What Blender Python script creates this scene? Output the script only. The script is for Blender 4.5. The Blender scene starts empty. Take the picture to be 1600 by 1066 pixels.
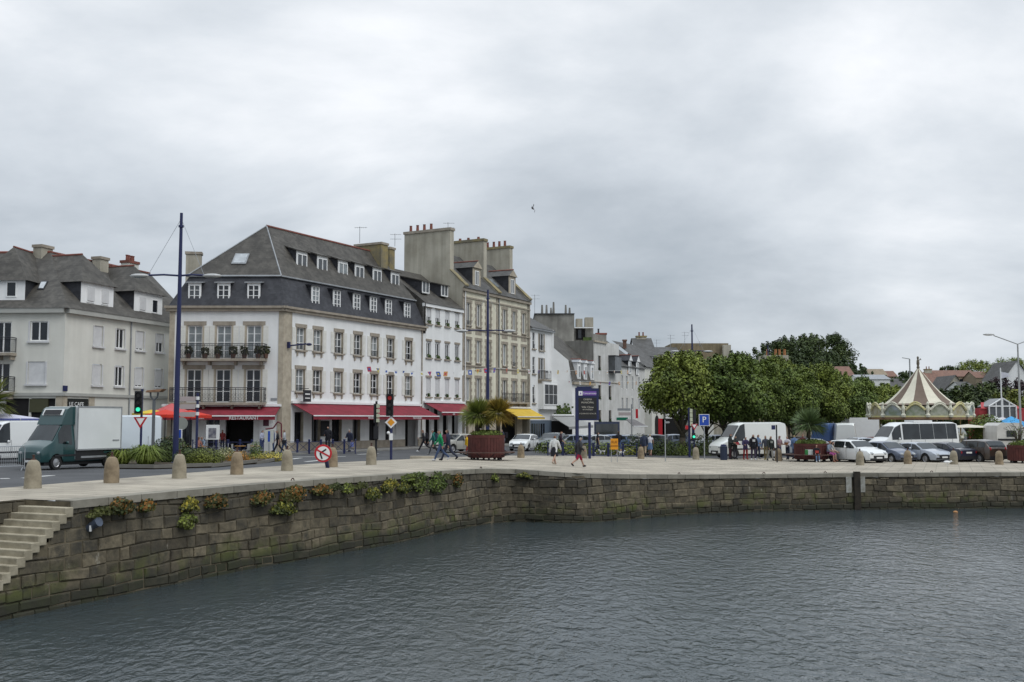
import bpy, bmesh, math, random
from mathutils import Vector, Matrix
R = math.radians
PI = math.pi
random.seed(7)
# ---------------------------------------------------------------- camera, sky, sun, exposure
CAMZ = 4.9
TH = math.atan(123 / 1600)
sc = bpy.context.scene
cd = bpy.data.cameras.new('camera'); cam = bpy.data.objects.new('camera', cd)
sc.collection.objects.link(cam)
cam.location = (0, 0, CAMZ); cam.rotation_euler = (PI / 2 + TH, 0, 0)
cd.sensor_width = 36; cd.lens = 36; cd.clip_end = 5000; cd.clip_start = .2
sc.camera = cam
sc.view_settings.view_transform = 'Standard'; sc.view_settings.look = 'None'
sc.view_settings.exposure = 0.20; sc.view_settings.gamma = 1
SUN_EL, SUN_AZ = 50, 128         # behind cloud, over the right shoulder
w = bpy.data.worlds.new('World'); sc.world = w; w.use_nodes = True
nt = w.node_tree; nt.nodes.clear()
def WN(t, **k):
    n = nt.nodes.new(t)
    for a, b in k.items(): setattr(n, a, b)
    return n
WL = nt.links.new
def wmath(op, a, b=None, c=None, clamp=False):
    n = WN('ShaderNodeMath', operation=op, use_clamp=clamp)
    for i, v in enumerate((a, b, c)):
        if v is None: continue
        if isinstance(v, (int, float)): n.inputs[i].default_value = v
        else: WL(v, n.inputs[i])
    return n.outputs[0]
sky = WN('ShaderNodeTexSky', sky_type='NISHITA', sun_disc=False)
sky.sun_elevation = R(SUN_EL); sky.sun_rotation = R(SUN_AZ); sky.dust_density = 2.0
tc = WN('ShaderNodeTexCoord'); sp = WN('ShaderNodeSeparateXYZ'); WL(tc.outputs['Generated'], sp.inputs[0])
# overcast cloud deck: noise laid out on a plane overhead, seen in perspective
zz = wmath('ADD', wmath('MAXIMUM', sp.outputs[2], 0.0), 0.36)
cu = wmath('DIVIDE', sp.outputs[0], zz); cv = wmath('DIVIDE', sp.outputs[1], zz)
cb = WN('ShaderNodeCombineXYZ'); WL(cu, cb.inputs[0]); WL(cv, cb.inputs[1])
mp = WN('ShaderNodeMapping'); WL(cb.outputs[0], mp.inputs[0]); mp.inputs['Location'].default_value = (21.5, 1.3, 0); mp.inputs['Scale'].default_value = (.8, 1.0, 1)
n1 = WN('ShaderNodeTexNoise'); WL(mp.outputs[0], n1.inputs['Vector']); n1.inputs['Scale'].default_value = .60; n1.inputs['Detail'].default_value = 8; n1.inputs['Roughness'].default_value = .5; n1.inputs['Distortion'].default_value = .15
n2 = WN('ShaderNodeTexNoise'); WL(mp.outputs[0], n2.inputs['Vector']); n2.inputs['Scale'].default_value = 2.1; n2.inputs['Detail'].default_value = 9; n2.inputs['Roughness'].default_value = .56; n2.inputs['Distortion'].default_value = .2
mixn = wmath('ADD', wmath('MULTIPLY', n1.outputs['Fac'], .70), wmath('MULTIPLY', n2.outputs['Fac'], .44))
# thin bright break in the cloud where the sun stands behind it
dv = WN('ShaderNodeVectorMath', operation='DOT_PRODUCT'); WL(tc.outputs['Generated'], dv.inputs[0])
gd = Vector((.40, .895, .20)).normalized(); dv.inputs[1].default_value = gd
glow = wmath('POWER', wmath('MAXIMUM', dv.outputs['Value'], 0.0), 45.0)
mixg = wmath('ADD', mixn, wmath('MULTIPLY', glow, .15))
up = wmath('MULTIPLY', wmath('MAXIMUM', sp.outputs[2], 0.0), .03)
mixg = wmath('ADD', mixg, up)
cr = WN('ShaderNodeValToRGB'); WL(mixg, cr.inputs[0])
el = cr.color_ramp.elements
el[0].position = .49; el[0].color = (.32, .37, .42, 1)
el[1].position = .80; el[1].color = (.90, .92, .95, 1)
for p_, c_ in ((.59, (.46, .505, .555, 1)), (.655, (.575, .62, .67, 1)), (.715, (.69, .73, .775, 1))):
    e_ = el.new(p_); e_.color = c_
bg1 = WN('ShaderNodeBackground'); WL(cr.outputs[0], bg1.inputs[0])
zen = WN('ShaderNodeMapRange'); WL(sp.outputs[2], zen.inputs[0]); zen.inputs[1].default_value = .42; zen.inputs[2].default_value = .95; zen.inputs[3].default_value = 1.0; zen.inputs[4].default_value = 2.6; WL(zen.outputs[0], bg1.inputs[1])   # an overcast sky is brightest overhead
bg2 = WN('ShaderNodeBackground'); WL(sky.outputs[0], bg2.inputs[0]); bg2.inputs[1].default_value = .10
mx = WN('ShaderNodeMixShader'); mx.inputs[0].default_value = .94
WL(bg2.outputs[0], mx.inputs[1]); WL(bg1.outputs[0], mx.inputs[2])
wo = WN('ShaderNodeOutputWorld'); WL(mx.outputs[0], wo.inputs[0])
sd = bpy.data.lights.new('sun', 'SUN'); sd.energy = 1.25; sd.angle = R(40); sd.color = (1, .985, .96)
so = bpy.data.objects.new('sun', sd); sc.collection.objects.link(so)
so.rotation_euler = (R(90 - SUN_EL), 0, R(180 - SUN_AZ))

# ---------------------------------------------------------------- helpers
def sstep(t): t = max(0., min(1., t)); return t * t * (3 - 2 * t)
def H(x, y):          # how far the ground lies below the eye
    hl = 2.16 + .36 * sstep((y - 45) / 30)
    s = sstep((x + 7) / 20)
    return hl + (2.93 - hl) * s
def hill(x, y):
    return 17 * sstep((y - 175) / 230) * sstep((x + 60 ) / 120)
def gz(x, y): return CAMZ - H(x, y) + hill(x, y)
def ray(px, py):
    a = (px - 800) / 1600; b = (533 - py) / 1600
    return Vector((a, math.cos(TH) - b * math.sin(TH), math.sin(TH) + b * math.cos(TH)))
def P(px, py, Y):
    d = ray(px, py); return Vector((0, 0, CAMZ)) + d * (Y / d.y)
def X(px, Y): return P(px, 656, Y).x
def Zp(py, Y, px=800): return P(px, py, Y).z
def G(px, py):
    Y = 60.
    for _ in range(40):
        x = P(px, py, Y).x; d = ray(px, py)
        Yn = H(x, Y) / max(1e-4, -d.z) * d.y
        Y = .5 * Y + .5 * Yn
    p = P(px, py, Y); return Vector((p.x, p.y, gz(p.x, p.y)))

MATS = {}
def mat(name, col, rough=.8, col2=None, scale=2., bump=0., bscale=None, metal=0., var=.12, spec=.35, island=0., emit=None, streak=0., detail=6, trans=0., coat=0.):
    """procedural material: noise between two tones, optional bump, per-island variation, rain streaks"""
    if name in MATS: return MATS[name]
    m = bpy.data.materials.new(name); m.use_nodes = True
    t = m.node_tree; b = t.nodes['Principled BSDF']
    b.inputs['Roughness'].default_value = rough; b.inputs['Metallic'].default_value = metal
    b.inputs['Specular IOR Level'].default_value = spec
    if coat: b.inputs['Coat Weight'].default_value = coat; b.inputs['Coat Roughness'].default_value = .08
    co = t.nodes.new('ShaderNodeTexCoord')
    if col2 is None: col2 = tuple(c * (1 - var) for c in col)
    n = t.nodes.new('ShaderNodeTexNoise'); n.inputs['Scale'].default_value = scale; n.inputs['Detail'].default_value = detail; n.inputs['Roughness'].default_value = .6
    t.links.new(co.outputs['Object'], n.inputs['Vector'])
    r = t.nodes.new('ShaderNodeValToRGB'); t.links.new(n.outputs['Fac'], r.inputs[0])
    r.color_ramp.elements[0].position = .36; r.color_ramp.elements[1].position = .64
    r.color_ramp.elements[0].color = (*col2, 1); r.color_ramp.elements[1].color = (*col, 1)
    out = r.outputs[0]
    def mul(o, fac_sock, lo, hi):
        mr = t.nodes.new('ShaderNodeMapRange'); t.links.new(fac_sock, mr.inputs[0]); mr.inputs[3].default_value = lo; mr.inputs[4].default_value = hi
        v = t.nodes.new('ShaderNodeVectorMath'); v.operation = 'SCALE'; t.links.new(o, v.inputs[0]); t.links.new(mr.outputs[0], v.inputs['Scale'])
        return v.outputs[0]
    if island:
        g = t.nodes.new('ShaderNodeNewGeometry'); out = mul(out, g.outputs['Random Per Island'], 1 - island, 1 + island)
    if streak:
        mp_ = t.nodes.new('ShaderNodeMapping'); mp_.inputs['Scale'].default_value = (1.6, 1.6, .12); t.links.new(co.outputs['Object'], mp_.inputs[0])
        n3 = t.nodes.new('ShaderNodeTexNoise'); n3.inputs['Scale'].default_value = 1.2; n3.inputs['Detail'].default_value = 5; t.links.new(mp_.outputs[0], n3.inputs['Vector'])
        mr = t.nodes.new('ShaderNodeMapRange'); mr.inputs[1].default_value = .35; mr.inputs[2].default_value = .65; t.links.new(n3.outputs['Fac'], mr.inputs[0])
        out = mul(out, mr.outputs[0], 1 - streak, 1.0)
    t.links.new(out, b.inputs['Base Color'])
    if bump:
        n4 = t.nodes.new('ShaderNodeTexNoise'); n4.inputs['Scale'].default_value = bscale or scale * 4; n4.inputs['Detail'].default_value = 5
        t.links.new(co.outputs['Object'], n4.inputs['Vector'])
        bp = t.nodes.new('ShaderNodeBump'); bp.inputs['Strength'].default_value = bump; bp.inputs['Distance'].default_value = .05
        t.links.new(n4.outputs['Fac'], bp.inputs['Height']); t.links.new(bp.outputs[0], b.inputs['Normal'])
    if emit:
        b.inputs['Emission Color'].default_value = (*emit[:3], 1); b.inputs['Emission Strength'].default_value = emit[3]
    if trans: b.inputs['Transmission Weight'].default_value = trans
    MATS[name] = m; return m
def paint(name, col, rough=.45, **k): return mat(name, col, rough, var=k.pop('var', .06), **k)
def carpaint(name, col): return mat(name, col, .28, var=.03, spec=.5, coat=.7)

ORG = {}
class M:
    """collects faces in world (or local) coordinates, then becomes ONE mesh object"""
    def __init__(s): s.v = []; s.f = []; s.m = []; s.mi = 0
    def add(s, vs, fs, mi=None):
        o = len(s.v); s.v += [Vector(v) for v in vs]; s.f += [tuple(i + o for i in f) for f in fs]
        s.m += [s.mi if mi is None else mi] * len(fs); return s
    def quad(s, a, b, c, d, mi=None): return s.add((a, b, c, d), ((0, 1, 2, 3),), mi)
    def poly(s, pts, mi=None): return s.add(pts, (tuple(range(len(pts))),), mi)
    def box(s, c, size, rz=0., mi=None, top=1., rx=0., ry=0.):
        x, y, z = [k / 2 for k in size]
        vs = [(-x, -y, -z), (x, -y, -z), (x, y, -z), (-x, y, -z), (-x * top, -y * top, z), (x * top, -y * top, z), (x * top, y * top, z), (-x * top, y * top, z)]
        m = Matrix.Translation(Vector(c)) @ Matrix.Rotation(rz, 4, 'Z') @ Matrix.Rotation(ry, 4, 'Y') @ Matrix.Rotation(rx, 4, 'X')
        return s.add([m @ Vector(v) for v in vs], ((3, 2, 1, 0), (4, 5, 6, 7), (0, 1, 5, 4), (1, 2, 6, 5), (2, 3, 7, 6), (3, 0, 4, 7)), mi)
    def prism(s, poly, z0, z1, mi=None):      # polygon of (x,y), ccw
        n = len(poly); vs = [(p[0], p[1], z0) for p in poly] + [(p[0], p[1], z1) for p in poly]
        return s.add(vs, [tuple(range(n - 1, -1, -1)), tuple(range(n, 2 * n))] + [(i, (i + 1) % n, n + (i + 1) % n, n + i) for i in range(n)], mi)
    def ext(s, pts, vec, mi=None):            # closed 3D outline extruded along vec
        n = len(pts); vec = Vector(vec); vs = [Vector(p) for p in pts] + [Vector(p) + vec for p in pts]
        return s.add(vs, [tuple(range(n)), tuple(range(2 * n - 1, n - 1, -1))] + [((i + 1) % n, i, n + i, n + (i + 1) % n) for i in range(n)], mi)
    def tube(s, p0, p1, r0, r1=None, n=8, mi=None, cap=True):
        p0, p1 = Vector(p0), Vector(p1); r1 = r0 if r1 is None else r1
        d = (p1 - p0).normalized(); u = d.orthogonal().normalized(); w_ = d.cross(u); vs = []
        for p, r in ((p0, r0), (p1, r1)):
            for i in range(n): a = 2 * PI * i / n; vs.append(p + u * math.cos(a) * r + w_ * math.sin(a) * r)
        fs = [(i, (i + 1) % n, n + (i + 1) % n, n + i) for i in range(n)]
        if cap: fs += [tuple(range(n - 1, -1, -1)), tuple(range(n, 2 * n))]
        return s.add(vs, fs, mi)
    def path(s, pts, r, n=6, mi=None, r1=None):
        for i in range(len(pts) - 1):
            k0, k1 = i / (len(pts) - 1), (i + 1) / (len(pts) - 1)
            e = r if r1 is None else r1
            s.tube(pts[i], pts[i + 1], r + (e - r) * k0, r + (e - r) * k1, n, mi)
        return s
    def lathe(s, prof, c=(0, 0, 0), n=16, mi=None, axis='Z', a0=0., a1=2 * PI):
        c = Vector(c); vs = []; full = abs(a1 - a0 - 2 * PI) < 1e-6; N = n if full else n + 1
        for r, z in prof:
            for i in range(N):
                a = a0 + (a1 - a0) * i / n
                q = (math.cos(a) * r, math.sin(a) * r, z)
                if axis == 'Y': q = (q[0], q[2], q[1])
                vs.append(c + Vector(q))
        fs = []
        for j in range(len(prof) - 1):
            for i in range(n):
                k = (i + 1) % N; fs.append((j * N + i, j * N + k, (j + 1) * N + k, (j + 1) * N + i))
        return s.add(vs, fs, mi)
    def ball(s, c, r, n=8, mi=None, sz=(1, 1, 1)):
        c = Vector(c); vs = []; h = n // 2 + 1
        for j in range(h + 1):
            t = PI * j / h
            for i in range(n): a = 2 * PI * i / n; vs.append(c + Vector((math.sin(t) * math.cos(a) * r * sz[0], math.sin(t) * math.sin(a) * r * sz[1], -math.cos(t) * r * sz[2])))
        return s.add(vs, [(j * n + i, j * n + (i + 1) % n, (j + 1) * n + (i + 1) % n, (j + 1) * n + i) for j in range(h) for i in range(n)], mi)
    def build(s, name, mats, parent=None, smooth=False, loc=None):
        me = bpy.data.meshes.new(name)
        org = ORG.get(parent.name, Vector((0, 0, 0))) if parent is not None else Vector(loc or (0, 0, 0))
        me.from_pydata([v - org for v in s.v], [], s.f)
        if not isinstance(mats, (list, tuple)): mats = [mats]
        for m in mats: me.materials.append(m)
        if len(mats) > 1: me.polygons.foreach_set('material_index', s.m)
        if smooth: me.polygons.foreach_set('use_smooth', [True] * len(me.polygons))
        me.update()
        o = bpy.data.objects.new(name, me); sc.collection.objects.link(o)
        if parent is not None: o.parent = parent
        else: o.location = org
        ORG[o.name] = org
        return o
def tag(o, label, cat, group=None, kind=None):
    if label: o['label'] = label
    if cat: o['category'] = cat
    if group: o['group'] = group
    if kind: o['kind'] = kind
    return o
def thing(name, label, cat, loc, group=None, rz=0., local=False):
    o = bpy.data.objects.new(name, None); sc.collection.objects.link(o); o.empty_display_size = .2
    o.location = loc; o.rotation_euler = (0, 0, rz)
    ORG[o.name] = Vector((0, 0, 0)) if local else Vector(loc)
    return tag(o, label, cat, group)
def struct(o, label=None): o['kind'] = 'structure'; return o
def copy_tree(o, parent=None, loc=None, rz=None, label=None, group=None, s=None):
    c = o.copy(); sc.collection.objects.link(c); c.parent = parent
    if loc is not None: c.location = loc
    if rz is not None: c.rotation_euler = (0, 0, rz)
    if label: c['label'] = label
    if group: c['group'] = group
    if s is not None: c.scale = (s, s, s) if not isinstance(s, tuple) else s
    for ch in KIDS.get(o.name, ()): copy_tree(bpy.data.objects[ch], c)
    return c
KIDS = {}
def reg(o):     # remember the children of a prototype so that copies need no scene update
    KIDS[o.name] = [c.name for c in bpy.data.objects if c.parent == o]
    for c in KIDS[o.name]: reg(bpy.data.objects[c])
    return o
def text(s_, pos, ang, size, m, parent, ext=.006, name='lettering', align='CENTER', sx=1.):
    c = bpy.data.curves.new(name, 'FONT'); c.body = s_; c.size = size; c.extrude = ext; c.align_x = align; c.align_y = 'CENTER'
    c.resolution_u = 2; c.materials.append(m)
    tmp = bpy.data.objects.new('tmp_text', c); sc.collection.objects.link(tmp)
    me = bpy.data.meshes.new_from_object(tmp.evaluated_get(bpy.context.evaluated_depsgraph_get())); me.name = name
    bpy.data.objects.remove(tmp); bpy.data.curves.remove(c)
    o = bpy.data.objects.new(name, me); sc.collection.objects.link(o)
    o.parent = parent; o.location = Vector(pos) - ORG.get(parent.name, Vector((0, 0, 0)))
    o.rotation_euler = (PI / 2, 0, ang); o.scale = (sx, 1, 1)
    return o
class Fr:
    """upright facade plane through ground points A (left) and B (right), seen from outside"""
    def __init__(s, A, B):
        s.A = Vector((A[0], A[1], 0)); s.B = Vector((B[0], B[1], 0)); d = s.B - s.A
        s.L = d.length; s.e = d.normalized(); s.n = Vector((s.e.y, -s.e.x, 0)); s.ang = math.atan2(s.e.y, s.e.x)
    def W(s, u, d, z): p = s.A + s.e * u + s.n * d; return Vector((p.x, p.y, z))
    def pix(s, px, py, d=0.):
        r = ray(px, py); q = s.A + s.n * d
        t = (q.dot(s.n)) / (r.x * s.n.x + r.y * s.n.y)
        w_ = Vector((0, 0, CAMZ)) + r * t
        return (Vector((w_.x, w_.y, 0)) - s.A).dot(s.e), w_.z
    def u(s, px, py=600, d=0.): return s.pix(px, py, d)[0]
    def z(s, px, py, d=0.): return s.pix(px, py, d)[1]
def panel(m, fr, u0, u1, z0, z1, holes, depth=.22, mi=0, d=0., rmi=None):
    """wall sheet with real openings and reveals"""
    us = sorted({u0, u1, *[min(max(h[0], u0), u1) for h in holes], *[min(max(h[1], u0), u1) for h in holes]})
    zs = sorted({z0, z1, *[min(max(h[2], z0), z1) for h in holes], *[min(max(h[3], z0), z1) for h in holes]})
    for i in range(len(us) - 1):
        for j in range(len(zs) - 1):
            a, b, c, e = us[i], us[i + 1], zs[j], zs[j + 1]
            if b - a < 1e-5 or e - c < 1e-5: continue
            cu_, cz = (a + b) / 2, (c + e) / 2
            if any(h[0] < cu_ < h[1] and h[2] < cz < h[3] for h in holes): continue
            m.quad(fr.W(a, d, c), fr.W(b, d, c), fr.W(b, d, e), fr.W(a, d, e), mi)
    for h in holes:
        a, b, c, e = h[:4]; D = d - depth; mi_r = mi if rmi is None or h[3] - h[2] > 3.2 else rmi
        m.quad(fr.W(a, d, c), fr.W(a, D, c), fr.W(a, D, e), fr.W(a, d, e), mi_r); m.quad(fr.W(b, D, c), fr.W(b, d, c), fr.W(b, d, e), fr.W(b, D, e), mi_r)
        m.quad(fr.W(a, D, c), fr.W(a, d, c), fr.W(b, d, c), fr.W(b, D, c), mi_r); m.quad(fr.W(a, d, e), fr.W(a, D, e), fr.W(b, D, e), fr.W(b, d, e), mi_r)
def fbox(m, fr, u0, u1, z0, z1, d0, d1, mi=None):
    m.box(fr.W((u0 + u1) / 2, (d0 + d1) / 2, (z0 + z1) / 2), (abs(u1 - u0), abs(d1 - d0), abs(z1 - z0)), fr.ang, mi)
def put(proto, root, fr, u, d, z, label=None):
    return copy_tree(proto, root, fr.W(u, d, z) - ORG[root.name], fr.ang, label)

# ---------------------------------------------------------------- materials
m_white = mat('white_render', (.82, .82, .81), .85, (.75, .75, .735), .6, .15, 12, streak=.06)
m_cream = mat('cream_render', (.68, .67, .61), .85, (.62, .61, .55), .5, .15, 12, streak=.08)
m_white2 = mat('dirty_white_render', (.64, .635, .61), .85, (.53, .52, .49), .6, .15, 12, streak=.14)
m_grey_r = mat('grey_render', (.30, .29, .26), .9, (.20, .19, .17), .7, .25, 8, streak=.3)
m_rough_r = mat('rough_render', (.52, .485, .40), .92, (.37, .34, .27), .35, .3, 8, streak=.25)
m_granite = mat('granite', (.37, .325, .265), .85, (.26, .225, .18), 1.6, .3, 14)
m_granite_l = mat('granite_pale', (.46, .405, .315), .85, (.34, .295, .23), 1.8, .3, 14)
m_yellow = mat('yellow_render', (.74, .70, .56), .85, (.67, .63, .50), .7, .1, 12, streak=.15)
m_lichen = mat('lichen_render', (.34, .27, .12), .95, (.20, .18, .13), .9, .3, 8, streak=.2)
m_wood_w = paint('white_joinery', (.84, .84, .83), .5)
m_shut = mat('shutter_paint', (.75, .735, .68), .6, (.68, .665, .61), 3)
m_shut_g = mat('roller_blind', (.62, .62, .62), .6, (.54, .54, .54), 2)
m_iron = paint('black_iron', (.03, .03, .035), .5)
m_blue = paint('blue_paint', (.020, .026, .085), .45)
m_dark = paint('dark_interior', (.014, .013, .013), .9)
m_red = mat('red_awning', (.26, .030, .046), .8, (.20, .025, .037), 1.2, .1, 8, streak=.2)
m_yel_a = mat('yellow_awning', (.66, .45, .06), .8, (.56, .38, .05), 1.2)
m_terra = mat('terracotta', (.24, .085, .065), .85, (.15, .06, .045), 2)
m_zinc = mat('zinc', (.34, .35, .36), .5, (.26, .27, .28), 2, metal=.3)
m_let = paint('white_letters', (.8, .8, .78), .6)
m_rub = paint('tyre_rubber', (.018, .018, .018), .8)
m_rim = paint('alloy_rim', (.42, .42, .43), .35, metal=.7)
m_plate = paint('plate_white', (.7, .7, .68), .5)
m_steel = paint('galvanised_steel', (.42, .44, .46), .45, metal=.6)
def slate(name, c1, c2, moss=0.):
    m = mat(name, c1, .62, c2, 1.1, 0, spec=.4, streak=.12)
    t = m.node_tree; b = t.nodes['Principled BSDF']
    co = t.nodes.new('ShaderNodeTexCoord'); w_ = t.nodes.new('ShaderNodeTexWave'); w_.wave_type = 'BANDS'; w_.bands_direction = 'Z'
    w_.wave_profile = 'SAW'; w_.inputs['Scale'].default_value = 1.6; w_.inputs['Distortion'].default_value = .6; w_.inputs['Detail'].default_value = 2; w_.inputs['Detail Scale'].default_value = 3
    t.links.new(co.outputs['Object'], w_.inputs['Vector'])
    bp = t.nodes.new('ShaderNodeBump'); bp.inputs['Strength'].default_value = .35; bp.inputs['Distance'].default_value = .04
    t.links.new(w_.outputs['Fac'], bp.inputs['Height']); t.links.new(bp.outputs[0], b.inputs['Normal'])
    old = b.inputs['Base Color'].links[0].from_socket
    v = t.nodes.new('ShaderNodeTexVoronoi'); mpv = t.nodes.new('ShaderNodeMapping'); mpv.inputs['Scale'].default_value = (3.2, 3.2, 4.5)
    t.links.new(co.outputs['Object'], mpv.inputs[0]); t.links.new(mpv.outputs[0], v.inputs['Vector']); v.inputs['Scale'].default_value = 1
    sx_ = t.nodes.new('ShaderNodeSeparateColor'); t.links.new(v.outputs['Color'], sx_.inputs[0])
    mr = t.nodes.new('ShaderNodeMapRange'); mr.inputs[3].default_value = .78; mr.inputs[4].default_value = 1.2; t.links.new(sx_.outputs[0], mr.inputs[0])
    vm = t.nodes.new('ShaderNodeVectorMath'); vm.operation = 'SCALE'; t.links.new(old, vm.inputs[0]); t.links.new(mr.outputs[0], vm.inputs['Scale'])
    t.links.new(vm.outputs[0], b.inputs['Base Color'])
    return m
m_slate = slate('slate_dark', (.055, .056, .064), (.038, .039, .046))
m_slate_b = slate('slate_weathered', (.095, .087, .075), (.055, .050, .043))
m_slate_g = slate('slate_grey', (.095, .092, .088), (.058, .055, .050))
def glass(name, col, rough=.06):
    m = mat(name, col, rough, tuple(c * .5 for c in col), .9, 0, spec=.6); return m
m_gl = [glass('window_glass', (.022, .026, .034)), glass('curtained_glass', (.30, .33, .34), .15), glass('half_curtained_glass', (.10, .11, .12), .1)]
m_cgl = glass('car_glass', (.03, .036, .04), .04)

# ---------------------------------------------------------------- ground, quay, water
EDGE_PX = [(0, 793.2), (110, 783), (250, 770), (400, 757), (500, 749.5), (600, 742.5), (700, 735.5), (735, 733.5), (765, 732.8), (800, 733.5), (835, 735.5), (870, 738), (905, 740), (950, 741.2), (1000, 741.8), (1100, 742), (1200, 741.3), (1300, 740), (1400, 739.3), (1500, 738.8), (1600, 738.3)]
EDGE = [G(*p) for p in EDGE_PX]
d0 = (EDGE[0] - EDGE[2]).normalized()
d0 = (EDGE[0] - EDGE[1]).normalized()
EDGE = [EDGE[0] + d0 * 24, EDGE[0] + d0 * 10] + EDGE
EDGE += [EDGE[-1] + Vector((12, -.2, 0)), EDGE[-1] + Vector((60, -3, 0))]
for e in EDGE: e.z = gz(e.x, e.y)
EDGE[0].z = EDGE[1].z = gz(-14, 20)
# water
m_water = bpy.data.materials.new('harbour_water'); m_water.use_nodes = True
t = m_water.node_tree; b = t.nodes['Principled BSDF']
b.inputs['Base Color'].default_value = (.042, .055, .060, 1); b.inputs['Roughness'].default_value = .06; b.inputs['IOR'].default_value = 1.33
co = t.nodes.new('ShaderNodeTexCoord'); mpg = t.nodes.new('ShaderNodeMapping'); mpg.inputs['Rotation'].default_value = (0, 0, .2); mpg.inputs['Scale'].default_value = (1.0, .62, 1)
t.links.new(co.outputs['Object'], mpg.inputs[0])
hs = None
for s_, a_, dd in ((3.1, .75, 4), (7.0, .28, 3), (.5, .6, 2)):
    n = t.nodes.new('ShaderNodeTexNoise'); n.inputs['Scale'].default_value = s_; n.inputs['Detail'].default_value = dd; n.inputs['Distortion'].default_value = .6
    t.links.new(mpg.outputs[0], n.inputs['Vector'])
    k = t.nodes.new('ShaderNodeMath'); k.operation = 'MULTIPLY'; k.inputs[1].default_value = a_; t.links.new(n.outputs['Fac'], k.inputs[0])
    if hs is None: hs = k.outputs[0]
    else:
        q = t.nodes.new('ShaderNodeMath'); q.operation = 'ADD'; t.links.new(hs, q.inputs[0]); t.links.new(k.outputs[0], q.inputs[1]); hs = q.outputs[0]
bp = t.nodes.new('ShaderNodeBump'); bp.inputs['Strength'].default_value = 1.0; bp.inputs['Distance'].default_value = .125
t.links.new(hs, bp.inputs['Height']); t.links.new(bp.outputs[0], b.inputs['Normal'])
ng = t.nodes.new('ShaderNodeTexNoise'); ng.inputs['Scale'].default_value = .07; ng.inputs['Detail'].default_value = 3; t.links.new(mpg.outputs[0], ng.inputs['Vector'])
mg = t.nodes.new('ShaderNodeMapRange'); mg.inputs[1].default_value = .35; mg.inputs[2].default_value = .65; mg.inputs[3].default_value = .40; mg.inputs[4].default_value = 1.0; t.links.new(ng.outputs['Fac'], mg.inputs[0]); t.links.new(mg.outputs[0], bp.inputs['Strength'])   # calmer and ruffled patches
wm = M()
wm.poly([(-60, -60, 0), (140, -60, 0), (140, 62, 0), (-60, 62, 0)])
o = wm.build('water', m_water); tag(o, 'rippled grey green harbour water', None, kind='structure')

SW = 1.65                        # width of the open stair
_inw = Vector((d0.y, -d0.x, 0)); _inw = _inw if _inw.x < 0 else -_inw
def edge_in(i, first): return EDGE[i] + _inw * SW if first < 3 else EDGE[i]
# asphalt sheet
m_road = mat('asphalt', (.085, .086, .090), .9, (.060, .061, .064), .35, .25, 30)
m_far = mat('far_ground', (.07, .085, .045), .95, (.05, .06, .03), .05)
N = len(EDGE); rows = [0, 3, 6, 10, 15, 20, 26, 32, 40, 50, 62, 75, 90, 110, 140, 180, 240, 320, 420, 600, 1500]
dirs = []
for i in range(N):
    a = (EDGE[min(i + 1, N - 1)] - EDGE[max(i - 1, 0)]).normalized(); nrm = Vector((-a.y, a.x, 0))
    f = i / (N - 1); fan = Vector((-.95 + 1.75 * f, .35 + 1.4 * min(f, 1 - f) + .45 * f, 0)).normalized()
    dirs.append((nrm, fan))
gm = M(); vs = []
for r in rows:
    for i in range(N):
        nrm, fan = dirs[i]; k = min(1, r / 60); d_ = (nrm * (1 - k) + fan * k).normalized()
        p = EDGE[i] + d_ * max(r, .5)
        if i < 4 and r == 0: p = EDGE[i] + nrm * 2.2
        z = gz(p.x, p.y) - .11
        vs.append((p.x, p.y, z))
fs = [(j * N + i, j * N + i + 1, (j + 1) * N + i + 1, (j + 1) * N + i) for j in range(len(rows) - 1) for i in range(N - 1)]
gm.add(vs, fs); gm.m = [1 if f[0] // N >= 14 else 0 for f in fs]
o = gm.build('ground', [m_road, m_far]); struct(o)

# pale paving of the quay
m_pave = bpy.data.materials.new('quay_paving'); m_pave.use_nodes = True
t = m_pave.node_tree; b = t.nodes['Principled BSDF']; b.inputs['Roughness'].default_value = .85
co = t.nodes.new('ShaderNodeTexCoord'); mpp = t.nodes.new('ShaderNodeMapping'); mpp.inputs['Rotation'].default_value = (0, 0, .4); t.links.new(co.outputs['Object'], mpp.inputs[0])
br = t.nodes.new('ShaderNodeTexBrick'); t.links.new(mpp.outputs[0], br.inputs['Vector'])
br.inputs['Scale'].default_value = 1; br.inputs['Brick Width'].default_value = 1.3; br.inputs['Row Height'].default_value = .62; br.inputs['Mortar Size'].default_value = .018
br.inputs['Color1'].default_value = (.40, .355, .28, 1); br.inputs['Color2'].default_value = (.325, .285, .225, 1); br.inputs['Mortar'].default_value = (.12, .11, .09, 1); br.inputs['Bias'].default_value = .1
no = t.nodes.new('ShaderNodeTexNoise'); no.inputs['Scale'].default_value = .5; no.inputs['Detail'].default_value = 8; t.links.new(co.outputs['Object'], no.inputs['Vector'])
mr = t.nodes.new('ShaderNodeMapRange'); mr.inputs[1].default_value = .3; mr.inputs[2].default_value = .7; mr.inputs[3].default_value = .70; mr.inputs[4].default_value = 1.2; t.links.new(no.outputs['Fac'], mr.inputs[0])
vm = t.nodes.new('ShaderNodeVectorMath'); vm.operation = 'SCALE'; t.links.new(br.outputs['Color'], vm.inputs[0]); t.links.new(mr.outputs[0], vm.inputs['Scale']); t.links.new(vm.outputs[0], b.inputs['Base Color'])
MATS['quay_paving'] = m_pave
INNER_PX = [(0, 763), (110, 754), (250, 742.5), (400, 730.5), (500, 724), (600, 719.2), (700, 714.8), (735, 713.4), (765, 712.6), (800, 712), (835, 712), (870, 712.3), (905, 712.8), (950, 713.6), (1000, 714.5), (1060, 716), (1130, 716.5), (1230, 715), (1350, 711), (1480, 710), (1600, 709)]
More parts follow.
